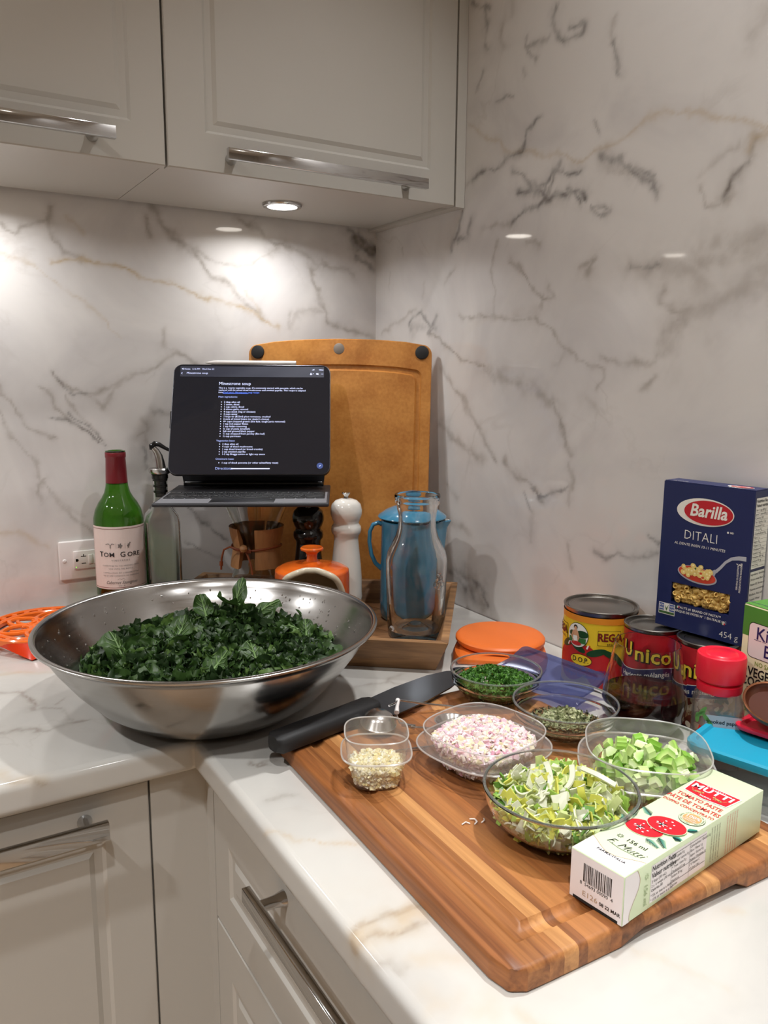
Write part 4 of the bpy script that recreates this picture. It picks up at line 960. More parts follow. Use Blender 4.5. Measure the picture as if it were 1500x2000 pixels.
for q in range(3):
    tie.tube([kx - tg_ * 0.009 + Vector((0, 0, 0.002 * (q - 1))), kx + ot * 0.004, kx + tg_ * 0.009 - Vector((0, 0, 0.002 * (q - 1)))], 0.0020, 8)
tie.tube([kx, kx - tg_ * 0.012 + ot * 0.006 + Vector((0, 0, 0.004)), kx - tg_ * 0.026 + ot * 0.006 + Vector((0, 0, 0.007)), kx - tg_ * 0.038 + ot * 0.004 + Vector((0, 0, 0.001)), kx - tg_ * 0.043 + ot * 0.003 + Vector((0, 0, -0.014)), kx - tg_ * 0.0445 + ot * 0.003 + Vector((0, 0, -0.034))], 0.0017, 8)
tie.tube([kx, kx + tg_ * 0.006 + ot * 0.004 + Vector((0, 0, -0.008)), kx + tg_ * 0.012 + ot * 0.006 + Vector((0, 0, -0.022)), kx + tg_ * 0.014 + ot * 0.006 + Vector((0, 0, -0.038))], 0.0017, 8)
to = tie.build('leather_tie', M['leather'], cm_)
MB().lathe([(0.0, -0.0068), (0.005, -0.0045), (0.0068, 0), (0.005, 0.0045), (0.0, 0.0068)], 20, 0, Matrix.Translation(kx + ot * 0.008 + Vector((0, 0, 0.006)))).build('wooden_bead', M['collar'], to)
MB().tube([kx - tg_ * 0.0438 + ot * 0.003 + Vector((0, 0, -0.020)), kx - tg_ * 0.0442 + ot * 0.003 + Vector((0, 0, -0.027))], 0.0032, 10).build('cord_knot', M['leather'], to)

# pepper and salt mills
mill = [(0.0, 0.0), (0.0272, 0.0), (0.0280, 0.004), (0.0265, 0.010), (0.0280, 0.016), (0.0263, 0.022), (0.0280, 0.028), (0.0263, 0.034), (0.0278, 0.040), (0.0268, 0.047), (0.0268, 0.074), (0.0250, 0.098), (0.0224, 0.122), (0.0208, 0.140), (0.0215, 0.147), (0.0250, 0.152), (0.0258, 0.157), (0.0250, 0.163), (0.0222, 0.166), (0.0215, 0.170), (0.0240, 0.175), (0.0268, 0.184), (0.0270, 0.191), (0.0245, 0.201), (0.0180, 0.2075), (0.0085, 0.2105), (0.0, 0.211)]
knob = [(0.0, 0.2105), (0.0045, 0.2105), (0.0035, 0.2135), (0.0040, 0.2155), (0.0074, 0.2195), (0.0066, 0.2212), (0.0, 0.2215)]
p = (-0.2965, -0.2765); pm_ = thing('pepper_mill', 'black pepper mill under the keyboard, beside the white salt mill', 'mill', (p[0], p[1], 0.0122))
MB().lathe([(r, z * 0.94) for r, z in mill], 48).build('body', M['black'], pm_)
MB().lathe([(r, z * 0.94) for r, z in knob], 24).build('knob', M['chrome'], pm_)
p = (-0.2405, -0.3095); sm2 = thing('salt_mill', 'white ceramic salt mill with ringed base and silver knob', 'mill', (p[0], p[1], 0.0122))
MB().lathe(mill, 48).build('body', M['white_gloss'], sm2)
MB().lathe(knob, 24).build('knob', M['chrome'], sm2)

# salt pig: orange domed jar with a wide cream-lined mouth
m, nt, b = newmat('flame_enamel'); N = nt.nodes.new
tc = N('ShaderNodeTexCoord'); no = N('ShaderNodeTexNoise'); no.inputs['Scale'].default_value = 14; no.inputs['Detail'].default_value = 2
cr = N('ShaderNodeValToRGB'); e = cr.color_ramp.elements; e[0].position = 0.3; e[0].color = srgb(206, 80, 20); e[1].position = 0.7; e[1].color = srgb(238, 122, 40)
nt.links.new(tc.outputs['Object'], no.inputs['Vector']); nt.links.new(no.outputs['Fac'], cr.inputs[0]); nt.links.new(cr.outputs[0], b.inputs['Base Color']); b.inputs['Roughness'].default_value = 0.14; b.inputs['Coat Weight'].default_value = 0.4
M['flame'] = m
M['cream'] = plain('cream_glaze', (206, 194, 170), 0.2, var=0.03)
M['pig_in'] = plain('unglazed_inside', (204, 190, 164), 0.45, var=0.05)
p = (-0.3365, -0.3715); pg = thing('salt_cellar', 'orange ceramic salt pig with a wide cream mouth and a knob on top', 'salt pig', (p[0], p[1], 0.0122), face(p) - 0.05)
dome = [(0.046, 0.0), (0.052, 0.004), (0.0565, 0.020), (0.0590, 0.045), (0.0596, 0.075), (0.0594, 0.104), (0.0585, 0.1125), (0.0500, 0.1170), (0.0320, 0.1205), (0.0160, 0.1225), (0.0100, 0.1260)]
def arch(a):  # top height of the mouth for an angle off the front
    q = abs(a) / 1.30
    return 0.026 + 0.0935 * (max(0.0, 1 - q ** 3.6)) if q < 1 else -1
def dome_open(mb, prof, sc_=1.0, zs_=0.0, segs=72, mat=0):
    cum = [0.0]
    for (r0, z0), (r1, z1) in zip(prof[:-1], prof[1:]): cum.append(cum[-1] + math.hypot(r1 - r0, z1 - z0))
    NR = 72; zz = []; rz_ = []
    for k in range(NR + 1):
        s_ = cum[-1] * k / NR
        for i in range(len(prof) - 1):
            if s_ <= cum[i + 1] + 1e-9:
                t = (s_ - cum[i]) / max(1e-9, cum[i + 1] - cum[i]); zz.append(prof[i][1] + (prof[i + 1][1] - prof[i][1]) * t); rz_.append(prof[i][0] + (prof[i + 1][0] - prof[i][0]) * t); break
    def rad(z):
        for (r0, z0), (r1, z1) in zip(prof[:-1], prof[1:]):
            if z0 <= z <= z1: return r0 + (r1 - r0) * (z - z0) / max(1e-9, z1 - z0)
        return prof[-1][0]
    vs_ = []; fs_ = []
    for z, rk in zip(zz, rz_):
        for i in range(segs):
            a = -PI + 2 * PI * i / segs; vs_.append((rk * sc_ * math.cos(a), rk * sc_ * math.sin(a), z + zs_))
    for k in range(NR):
        for i in range(segs):
            a = -PI + 2 * PI * (i + 0.5) / segs; zc = (zz[k] + zz[k + 1]) / 2
            if 0.026 < zc < arch(a): continue
            j = (i + 1) % segs; fs_.append((k * segs + i, k * segs + j, (k + 1) * segs + j, (k + 1) * segs + i))
    mb.add(vs_, fs_, mat); return rad
mb = MB(); radf = dome_open(mb, dome); mb.build('body', M['flame'], pg, angle=60)
mb = MB(); dome_open(mb, dome, 0.92, -0.002); mb.build('lining', M['pig_in'], pg, angle=60)
lip = []
for k in range(61):
    a = -1.30 + 2.60 * k / 60; z = max(0.026, arch(a)); lip.append(((radf(z) - 0.002) * math.cos(a), (radf(z) - 0.002) * math.sin(a), z - 0.001))
for k in range(1, 16):
    a = 1.30 - 2.60 * k / 16; lip.append(((radf(0.026) - 0.002) * math.cos(a), (radf(0.026) - 0.002) * math.sin(a), 0.026))
MB().tube(lip, 0.0050, 10, True).build('mouth_rim', M['cream'], pg)
MB().lathe([(0.0125, 0.1215), (0.0090, 0.127), (0.0080, 0.132), (0.0088, 0.138), (0.0130, 0.142), (0.0180, 0.1440), (0.0185, 0.1465), (0.0165, 0.1485), (0.0060, 0.1470), (0.0, 0.1470)], 40).build('knob', M['flame'], pg)

# blue stoneware coffee press
M['blue_glaze'] = plain('teal_blue_glaze', (62, 128, 160), 0.14, var=0.10, scale=10, coat=0.3)
p = (-0.139, -0.360); pr_a = math.atan2(-0.52, 0.854)
cp = thing('coffee_press', 'blue stoneware coffee press with lid and loop handle, behind the clear carafe', 'coffee press', (p[0], p[1], 0.0122), pr_a)
def spout(a, z):
    d = (a + PI) % (2 * PI) - PI
    return 1 + 0.26 * math.exp(-(d / 0.20) ** 2) * max(0, min(1, (z - 0.135) / 0.035)) ** 1.5
body = [(0.0, 0.0), (0.050, 0.0), (0.0535, 0.004), (0.0545, 0.012), (0.0540, 0.10), (0.0530, 0.160), (0.0535, 0.1715), (0.0520, 0.1735)]
MB().lathe(body, 72, 0, None, 2.0, spout).build('body', M['blue_glaze'], cp)
MB().lathe([(0.0516, 0.1733), (0.0490, 0.1700), (0.0488, 0.10), (0.0, 0.09)], 72, 0, None, 2.0, spout).build('lining', M['white_gloss'], cp)
lid_ = MB().lathe([(0.0470, 0.1715), (0.0480, 0.1760), (0.0575, 0.1772), (0.0590, 0.1790), (0.0575, 0.1815), (0.0450, 0.1900), (0.0300, 0.1965), (0.0150, 0.1990), (0.0, 0.1995)], 64).build('lid', M['blue_glaze'], cp)
MB().tube([(0, 0, 0.199), (0, 0, 0.206)], 0.0032, 12).build('plunger_rod', M['chrome'], lid_)
MB().lathe([(0.0, 0.2045), (0.0090, 0.2045), (0.0150, 0.2085), (0.0165, 0.2140), (0.0140, 0.2200), (0.0080, 0.2230), (0.0, 0.2235)], 32).build('lid_knob', M['blue_glaze'], lid_)
hp = [(-0.050, 0, 0.164), (-0.058, 0, 0.1675), (-0.067, 0, 0.164), (-0.0725, 0, 0.152), (-0.0735, 0, 0.134), (-0.0700, 0, 0.112), (-0.0630, 0, 0.096), (-0.052, 0, 0.086)]
MB().tube(hp, [0.0075, 0.0072, 0.0068, 0.0066, 0.0066, 0.0068, 0.0070, 0.0075], 14, flat=0.55).build('handle', M['blue_glaze'], cp)

# clear carafe
p = (-0.194, -0.4575); ca = thing('carafe', 'clear glass carafe with a flared rim standing at the front of the tray', 'carafe', (p[0], p[1], 0.0122), face(p))
c_o = [(0.0, 0.006), (0.020, 0.0045), (0.034, 0.0), (0.0415, 0.001), (0.0445, 0.006), (0.0455, 0.020), (0.0487, 0.110), (0.0488, 0.128), (0.0462, 0.142), (0.0400, 0.155), (0.0340, 0.167), (0.0305, 0.180), (0.0298, 0.193), (0.0312, 0.208), (0.0330, 0.2165), (0.0350, 0.2195), (0.0358, 0.2235), (0.0352, 0.2270), (0.0362, 0.2290), (0.0366, 0.2320), (0.0355, 0.2345)]
c_i = [(0.0318, 0.2345), (0.0295, 0.2280), (0.0272, 0.2150), (0.0252, 0.2000), (0.0248, 0.190), (0.0257, 0.178), (0.0292, 0.163), (0.0352, 0.149), (0.0410, 0.137), (0.0436, 0.126), (0.0436, 0.110), (0.0405, 0.026), (0.0370, 0.016), (0.0290, 0.0130), (0.018, 0.0160), (0.008, 0.0235), (0.0, 0.025)]
MB().lathe(c_o + c_i, 96).build('glass', M['glass'], ca)
em = MB()
for k, (u, v) in enumerate(((0.68, 0.098), (0.82, 0.095), (0.96, 0.098), (0.80, 0.112), (0.74, 0.105), (0.88, 0.107))):
    a = u; R_ = 0.0492
    em.tube([(R_ * math.cos(a + 0.085 * math.cos(t)), R_ * math.sin(a + 0.085 * math.cos(t)), v + 0.0048 * math.sin(t) * (1.0 if k < 3 else 0.6)) for t in [2 * PI * i / 14 for i in range(14)]], 0.0012, 6, True)
o = em.build('embossed_mark', M['glass'], ca); o['kind'] = 'stuff'
# small blue dish peeking over the bowl, at the left end of the tray
p = (-0.423, -0.168); dsh = thing('small_dish', 'little pale blue dish in the tray, just above the mixing bowl rim', 'dish', (p[0], p[1], 0.0122))
M['pale_blue'] = plain('pale_blue_glaze', (120, 164, 190), 0.2)
MB().lathe([(0.0, 0.001), (0.016, 0.0), (0.020, 0.004), (0.0225, 0.024), (0.0235, 0.043), (0.0225, 0.0445), (0.0212, 0.043), (0.0203, 0.024), (0.017, 0.006), (0.0, 0.005)], 40).build('cup', M['pale_blue'], dsh)

# orange trivet of cast iron
M['triv'] = plain('orange_enamel', (238, 108, 22), 0.18, var=0.08, coat=0.4)
M['triv_red'] = plain('red_orange_enamel', (214, 56, 20), 0.2, var=0.10, coat=0.4)
p = (-0.702, -0.122); tv = thing('trivet', 'orange enamelled cast iron trivet with a pierced scrollwork top', 'trivet', (p[0], p[1], 0.0), math.atan2(-0.21 + 0.122, -0.731 + 0.702))
R0 = 0.094; zt = 0.026
MB().lathe([(R0 - 0.0075, zt - 0.010), (R0 - 0.0078, zt - 0.002), (R0 - 0.006, zt), (R0 - 0.002, zt), (R0, zt - 0.002), (R0 - 0.001, zt - 0.012), (R0 - 0.006, zt - 0.013)], 80, close=True).build('outer_ring', M['triv'], tv)
for q in range(3):
    a = 2 * PI * q / 3
    ft = MB(); ca_, sa_ = math.cos(a), math.sin(a)
    sec = []
    for k in range(13):
        t = -0.62 + 1.24 * k / 12; wv = (1 - abs(t) / 0.62) ** 1.3
        sec.append((a + t, wv))
    vs_ = []; fs_ = []
    for aa, wv in sec:
        ro = R0 - 0.001 + 0.022 * wv ** 1.6; zb = zt - 0.012 - 0.014 * wv
        rr = R0 - 0.001
        vs_ += [(rr * math.cos(aa), rr * math.sin(aa), zt - 0.003), ((rr + (ro - rr) * 0.5) * math.cos(aa), (rr + (ro - rr) * 0.5) * math.sin(aa), zt - 0.006 - 0.006 * wv), (ro * math.cos(aa), ro * math.sin(aa), zb + 0.002 * wv), ((ro - 0.004 - 0.01 * wv) * math.cos(aa), (ro - 0.004 - 0.01 * wv) * math.sin(aa), zb), ((R0 - 0.008) * math.cos(aa), (R0 - 0.008) * math.sin(aa), zt - 0.011)]
    for k in range(12):
        for j in range(5):
            l = (j + 1) % 5; fs_.append((k * 5 + j, k * 5 + l, k * 5 + 5 + l, k * 5 + 5 + j))
    ft.add(vs_, fs_); ft.build('foot', M['triv_red'], tv, angle=60, merge=True)
MB().lathe([(0.0715, zt - 0.009), (0.0712, zt - 0.003), (0.0735, zt - 0.001), (0.0765, zt - 0.001), (0.0785, zt - 0.003), (0.078, zt - 0.009)], 72, close=True).build('inner_ring', M['triv'], tv)
beads = MB()
for k in range(24):
    a = 2 * PI * k / 24
    beads.lathe([(0.0, -0.006), (0.0045, -0.004), (0.0055, 0.0), (0.004, 0.003), (0.0, 0.0038)], 10, 0, Matrix.Translation((0.0825 * math.cos(a), 0.0825 * math.sin(a), zt - 0.004)))
o = beads.build('bead_row', M['triv'], tv); o['kind'] = 'stuff'
for k in range(6):
    a = 2 * PI * k / 6; Rm = Matrix.Rotation(a, 4, 'Z') @ Matrix.Translation((0, 0, zt - 0.0045))
    s = MB()
    s.tube([(0.046 + 0.022 * math.cos(t), 0.0195 * math.sin(t) * (1 - 0.25 * math.cos(t)), 0) for t in [2 * PI * i / 28 for i in range(28)]], 0.0038, 8, True, 0, Rm)
    s.tube([(0.024 * math.cos(t) * (1 - t / 9) + 0.030, 0.0105 * math.sin(t), 0) for t in [i * 0.34 for i in range(16)]], 0.0030, 8, False, 0, Rm)
    s.build('scroll', M['triv'], tv)
MB().lathe([(0.012, -0.004), (0.0125, 0.0), (0.016, 0.0015), (0.0205, 0.0), (0.021, -0.004)], 40, 0, Matrix.Translation((0, 0, zt - 0.003)), close=True).build('centre_ring', M['triv'], tv)

# kitchen scale
M['scale_or'] = plain('scale_orange', (228, 112, 40), 0.42, var=0.03)
M['scale_grey'] = plain('scale_panel', (128, 124, 120), 0.4)
p = (-0.1195, -0.5795); ks = thing('kitchen_scale', 'orange digital kitchen scale with a round weighing plate', 'scale', (p[0], p[1], 0.0), math.atan2(-0.78, -0.62))
MB().lathe([(0.0, 0.0), (0.066, 0.0), (0.072, 0.004), (0.0735, 0.012), (0.070, 0.021), (0.060, 0.0255), (0.0, 0.0265)], 80, 0, Matrix.Translation((0.012, 0, 0)) @ Matrix.Diagonal((1.10, 0.97, 1, 1)), 2.6).build('base', M['scale_or'], ks)
MB().lathe([(0.0, 0.0268), (0.058, 0.0268), (0.0655, 0.029), (0.0680, 0.0325), (0.0680, 0.0365), (0.0655, 0.0395), (0.061, 0.0405), (0.0, 0.0405)], 80).build('weighing_plate', M['scale_or'], ks)
dp = MB().lathe([(0.0, 0.0012), (0.85, 0.0012), (1.0, 0.0)], 32, 0, Matrix.Translation((0.079, 0.0, 0.0175)) @ Matrix.Rotation(0.55, 4, 'Y') @ Matrix.Diagonal((0.008, 0.030, 1, 1)), 2.8).build('display_panel', M['scale_grey'], ks)
MB().box(-0.0045, -0.012, 0.0012, 0.0045, 0.012, 0.0016, 0, Matrix.Translation((0.079, 0.0, 0.0175)) @ Matrix.Rotation(0.55, 4, 'Y')).build('display', M['black'], dp, smooth=False)
# ------------------------------------------------------------------ food: small pieces made once, scattered or copied
def join_pieces(name, variants, mats, placed, parent=None, kind='stuff', smooth=False):
    """variants: [(verts, faces)], placed: [(variant, matrix, material)] -> one mesh"""
    V = []; F = []; Mi = []; b = 0
    arr = [(np.array(v, float), f) for v, f in variants]
    for k, Mx, mi in placed:
        v, f = arr[k]; A = np.array(Mx)[:3, :3]; t = np.array(Mx)[:3, 3]
        V.append(v @ A.T + t); F.extend([tuple(b + i for i in q) for q in f]); Mi.extend([mi] * len(f)); b += len(v)
    me = bpy.data.meshes.new(name); me.from_pydata(np.vstack(V).tolist(), [], F)
    for m in mats: me.materials.append(m)
    me.polygons.foreach_set('material_index', Mi); me.update()
    if smooth: me.shade_smooth()
    o = bpy.data.objects.new(name, me); COL.objects.link(o)
    if parent: o.parent = parent
    if kind: o['kind'] = kind
    return o
R_ = random.Random(23)
def rot_rand(tilt=PI):
    return Matrix.Rotation(R_.uniform(0, 2 * PI), 4, 'Z') @ Matrix.Rotation(R_.gauss(0, tilt), 4, 'X') @ Matrix.Rotation(R_.gauss(0, tilt), 4, 'Y')

def leafmat(name, rgb, rough=0.45, tl=0.25):
    m = plain(name, rgb, rough, var=0.28, scale=90)
    nt = m.node_tree; b = nt.nodes['Principled BSDF']; out = [n for n in nt.nodes if n.type == 'OUTPUT_MATERIAL'][0]
    t = nt.nodes.new('ShaderNodeBsdfTranslucent'); t.inputs[0].default_value = srgb(*rgb)
    mx = nt.nodes.new('ShaderNodeMixShader'); mx.inputs[0].default_value = tl
    nt.links.new(b.outputs[0], mx.inputs[1]); nt.links.new(t.outputs[0], mx.inputs[2]); nt.links.new(mx.outputs[0], out.inputs[0])
    return m
M['kale1'] = leafmat('kale_dark', (40, 62, 30), 0.42); M['kale2'] = leafmat('kale_mid', (60, 88, 40), 0.4); M['kale3'] = leafmat('kale_light', (96, 126, 62), 0.4)
M['kale_rib'] = leafmat('kale_rib', (104, 134, 76), 0.4, 0.1)

def curly(nu, nv, Lx, Ly, amp, freq, seed, curl=0.0):
    r = random.Random(seed); ph = [r.uniform(0, 6.3) for _ in range(6)]
    v = []; f = []
    for j in range(nv + 1):
        t = j / nv
        wd = Lx * (0.35 + 0.65 * math.sin(PI * min(1, 0.15 + t * 0.8)))
        for i in range(nu + 1):
            s = 2 * i / nu - 1; e = abs(s) ** 1.5
            x = s * wd + 0.12 * Lx * math.sin(ph[4] + t * freq * 5) * e; y = (t - 0.5) * Ly * (1 - 0.12 * s * s)
            z = amp * e * math.sin(ph[0] + freq * t * 6.3 + 1.2 * s) + amp * 0.6 * e * math.sin(ph[1] + freq * 11 * t + 2 * s)
            z += 0.25 * amp * math.sin(ph[2] + 9 * s + 5 * t) + curl * s * s * Lx + curl * (t - 0.5) ** 2 * Ly
            v.append((x, y, z))
    for j in range(nv):
        for i in range(nu):
            a = j * (nu + 1) + i; f.append((a, a + 1, a + nu + 2, a + nu + 1))
    return v, f
kv = [curly(7, 9, 0.012 + 0.004 * (k % 3), 0.028 + 0.006 * (k % 4), 0.0055, 1.5 + 0.35 * (k % 3), 100 + k, 0.35 * ((k % 3) - 1)) for k in range(9)]
kv += [curly(9, 7, 0.009, 0.016, 0.0050, 2.2, 200 + k, 0.2) for k in range(4)]
def kale_top(x, y):
    r = math.hypot(x, y)
    base = 0.090 - 0.012 * (r / 0.15) ** 2
    # heap peaks toward the middle of the back
    g = 0.020 * math.exp(-((x - 0.045) ** 2 + (y - 0.060) ** 2) / 0.0045) + 0.011 * math.exp(-((x + 0.055) ** 2 + (y - 0.0) ** 2) / 0.003)
    return base + g
pl = []
for k in range(2600):
    a = R_.uniform(0, 2 * PI); r = 0.152 * math.sqrt(R_.random()); x, y = r * math.cos(a), r * math.sin(a)
    z = kale_top(x, y) - abs(R_.gauss(0, 0.008))
    s = R_.uniform(0.42, 0.85)
    pl.append((R_.randrange(len(kv)), Matrix.Translation((x, y, z)) @ rot_rand(0.75) @ Matrix.Scale(s, 4), R_.choices([0, 1, 2], [0.5, 0.42, 0.08])[0]))
o = join_pieces('chopped_kale', kv, [M['kale1'], M['kale2'], M['kale3']], pl, None, 'stuff', True)
o.location = BOWL; tag(o, 'chopped dark green curly kale heaped in the steel mixing bowl', 'kale')
# larger torn leaves lying on top of the heap, each its own thing
def kale_leaf(Lx, Ly, amp, seed, curl):
    v, f = curly(12, 14, Lx, Ly, amp, 1.1, seed, curl); mb = MB(); mb.add(v, f, 0)
    n = 13
    mid = [Vector(v[j * n + 6]) + Vector((0, 0, 0.0006)) for j in range(15)]
    mb.tube(mid, [0.0020 * (1 - 0.7 * j / 14) for j in range(15)], 6, False, 1)
    for j in (3, 6, 9):
        for s in (-1, 1):
            mb.tube([Vector(v[(j + q) * n + 6 + s * q * 1]) + Vector((0, 0, 0.0004)) for q in range(5)], [0.0009, 0.0008, 0.0006, 0.0005, 0.0003], 5, False, 1)
    return mb
leafdat = [  # bowl-relative x, y, lift, yaw, pitch, roll, width, length, label
    (0.058, 0.052, 0.026, -0.5, 1.15, 0.3, 0.011, 0.050, 'upright folded kale leaf with a pale stem, tallest in the bowl'),
    (0.012, 0.062, 0.016, 0.6, 0.9, -0.4, 0.013, 0.034, 'pointed kale leaf standing left of the tallest leaf'),
    (-0.112, 0.020, 0.012, 0.9, 0.8, 0.3, 0.022, 0.046, 'broad veined kale leaf at the left end of the heap'),
    (-0.035, 0.010, 0.008, -0.2, 0.7, -0.2, 0.018, 0.040, 'flat kale leaf with a pale rib in the left half of the heap'),
    (0.095, 0.045, 0.014, -1.1, 0.5, 0.3, 0.019, 0.046, 'glossy curled kale leaf right of the tallest leaf'),
    (-0.020, -0.085, 0.006, -0.6, 0.5, 0.1, 0.016, 0.036, 'kale leaf lying at the front of the heap below the tallest leaf'),
    (0.030, -0.070, 0.006, 0.4, 0.6, 0.3, 0.017, 0.038, 'kale leaf with a bright midrib at the front right of the heap'),
    (0.130, -0.010, 0.008, 0.2, 0.8, 0.0, 0.012, 0.026, 'small light green kale leaf standing at the right end of the heap'),
    (0.110, 0.000, 0.008, 1.4, 0.4, 0.0, 0.014, 0.030, 'bent kale leaf near the right end of the heap'),
    (0.040, 0.045, 0.018, 1.9, 0.5, 0.3, 0.012, 0.034, 'narrow kale leaf lying flat left of the tallest leaf’s stem')]
for k, (x, y, dz, ya, pi_, ro, lx, ly, lab) in enumerate(leafdat):
    o = kale_leaf(lx, ly, 0.0035, 300 + k, 0.3 if k % 2 else -0.2).build('kale_leaf', [M['kale2'], M['kale_rib']], None, angle=80)
    o.matrix_world = Matrix.Translation(BOWL + Vector((x, y, kale_top(x, y) + dz))) @ Matrix.Rotation(ya - 0.55, 4, 'Z') @ Matrix.Rotation(pi_, 4, 'X') @ Matrix.Rotation(ro, 4, 'Y')
    tag(o, lab, 'kale leaf', 'large torn leaves on the kale heap')

# glass prep bowls
M['bowl_glass'] = solid_glass('bowl_glass', (0.96, 0.975, 0.97), 1.47)
def prep_profile(R, H, rb):
    o = [(0.0, 0.0016), (rb * 0.82, 0.0012), (rb * 0.9, 0.0), (rb, 0.0008), (rb + (R - rb) * 0.42, H * 0.20), (rb + (R - rb) * 0.68, H * 0.40), (R * 0.935, H * 0.555), (R * 0.958, H * 0.575), (R * 0.955, H * 0.60), (R * 0.985, H * 0.90), (R, H * 0.97), (R * 0.995, H)]
    i = [(R * 0.968, H * 0.995), (R * 0.955, H * 0.93), (R * 0.918, H * 0.585), (R * 0.895, H * 0.54), (rb + (R - rb) * 0.60, H * 0.42), (rb + (R - rb) * 0.33, H * 0.22), (rb * 0.9, 0.0052), (0.0, 0.0048)]
    return o, i
M['glass_rim'] = thin_clear('glass_rim', (0.9, 0.92, 0.91), 0.16, (0.8, 0.84, 0.82), 0.06, (0.6, 0.65, 0.63), 0.9)
def prep_bowl(p, R, H, rb, label, smoothp=False):
    t = thing('glass_bowl', label, 'bowl', (p[0], p[1], BZ), face(p), 'glass prep bowls on the cutting board')
    o, i = prep_profile(R, H, rb)
    if smoothp:
        o = [(0.0, 0.0016), (rb * 0.82, 0.0012), (rb * 0.9, 0.0), (rb, 0.001), (rb + (R - rb) * 0.40, H * 0.17), (rb + (R - rb) * 0.68, H * 0.36), (R * 0.935, H * 0.60), (R * 0.975, H * 0.80), (R * 0.995, H * 0.95), (R, H * 0.98), (R * 0.99, H)]
        i = [(R * 0.955, H), (R * 0.948, H * 0.94), (R * 0.93, H * 0.80), (R * 0.888, H * 0.60), (rb + (R - rb) * 0.62, H * 0.39), (rb + (R - rb) * 0.34, H * 0.20), (rb * 0.9, 0.0055), (0.0, 0.005)]
    MB().lathe(o + i, 96).build('glass', M['bowl_glass'], t, angle=50)
    MB().tube([(R * 0.977 * math.cos(a), R * 0.977 * math.sin(a), H + 0.0003) for a in [2 * PI * k / 96 for k in range(96)]], 0.0013, 8, True).build('rim', M['glass_rim'], t)
    return t
PB = Vector((-0.2475, -0.7255, 0)); HB = Vector((-0.2435, -0.8475, 0)); LB = Vector((-0.3960, -0.9985, 0))
prep_bowl(PB, 0.0592, 0.0375, 0.034, 'glass bowl of chopped parsley beside the orange scale and blue lid')
prep_bowl(HB, 0.0615, 0.0375, 0.034, 'glass bowl holding dried green herbs, in front of the red wine glass')
prep_bowl(LB, 0.0702, 0.0455, 0.033, 'largest glass bowl, heaped with sliced leeks beside the tomato paste box', True)
def in_rad(R, rb, H, z):
    t = max(0, min(1, z / H)); return (rb + (R - rb) * min(1, t ** 0.62 * 1.02)) * 0.90

M['pars1'] = leafmat('parsley_dark', (62, 108, 36), 0.5); M['pars2'] = leafmat('parsley_mid', (96, 148, 58), 0.5)
pv = []
for k in range(6):
    r = random.Random(k); L = 0.0042 + 0.001 * (k % 3); w_ = 0.0016
    z = r.uniform(-.0012, .0012)
    pv.append(([(-w_, -L / 2, 0), (w_ * 0.7, -L / 2, 0.0004), (w_ * 1.5, -L * 0.1, z), (w_ * 0.7, L * 0.1, 0.0008), (w_, L / 2, -z), (-w_ * 0.4, L * 0.3, 0.0006), (-w_ * 1.5, L * 0.45, z), (-w_ * 0.9, 0, -0.0004)], [(0, 1, 2, 3, 7), (7, 3, 5, 6), (3, 4, 5)]))
pl = []
for k in range(2600):
    a = R_.uniform(0, 2 * PI); q = math.sqrt(R_.random())
    if k < 1500:
        x, y = 0.050 * q * math.cos(a), 0.050 * q * math.sin(a); z = 0.020 + 0.013 * (1 - q * q) + 0.008 * math.exp(-((x + 0.005) ** 2 + (y - 0.012) ** 2) / 0.0002) - abs(R_.gauss(0, 0.002))
    else:
        z = R_.uniform(0.006, 0.024); rr = in_rad(0.0592, 0.034, 0.0375, z) * R_.uniform(0.94, 1.0); x, y = rr * math.cos(a), rr * math.sin(a)
    pl.append((R_.randrange(6), Matrix.Translation((x, y, z)) @ rot_rand(0.9) @ Matrix.Scale(R_.uniform(0.8, 1.3), 4), R_.choices([0, 1], [0.6, 0.4])[0]))
o = join_pieces('chopped_parsley', pv, [M['pars1'], M['pars2']], pl); o.location = PB + Vector((0, 0, BZ)); tag(o, 'finely chopped green parsley filling a glass bowl', 'parsley')

M['herb1'] = leafmat('dried_herb_green', (140, 148, 104), 0.8, 0.1); M['herb2'] = leafmat('dried_herb_pale', (180, 182, 142), 0.8, 0.1); M['herb3'] = leafmat('dried_herb_brown', (138, 116, 78), 0.85, 0.1); M['herb4'] = leafmat('dried_herb_dark', (58, 54, 34), 0.85, 0.1)
pl = []
for k in range(1500):
    a = R_.uniform(0, 2 * PI); q = math.sqrt(R_.random())
    if k < 500:
        x, y = 0.030 * q * math.cos(a), 0.026 * q * math.sin(a); z = 0.013 + 0.013 * (1 - q * q) - abs(R_.gauss(0, 0.0015)); mi = R_.choices([0, 1, 3], [0.45, 0.50, 0.05])[0]; s = R_.uniform(0.9, 1.6)
    elif k < 950:
        x, y = 0.040 * q * math.cos(a), 0.040 * q * math.sin(a); z = 0.0105 + R_.uniform(0, 0.003); mi = R_.choices([0, 2, 3], [0.3, 0.4, 0.3])[0]; s = R_.uniform(0.7, 1.1)
    else:
        z = R_.uniform(0.0055, 0.013); rr = in_rad(0.0615, 0.034, 0.0375, z) * R_.uniform(0.92, 1.0); x, y = rr * math.cos(a), rr * math.sin(a); mi = R_.choices([2, 3, 1], [0.5, 0.3, 0.2])[0]; s = R_.uniform(0.42, 0.85)
    pl.append((R_.randrange(6), Matrix.Translation((x, y, z)) @ rot_rand(0.9) @ Matrix.Scale(s, 4), mi))
o = join_pieces('dried_herbs', pv, [M['herb1'], M['herb2'], M['herb3'], M['herb4']], pl); o.location = HB + Vector((0, 0, BZ)); tag(o, 'small heap of crumbled dried green herbs in a glass bowl', 'herbs')

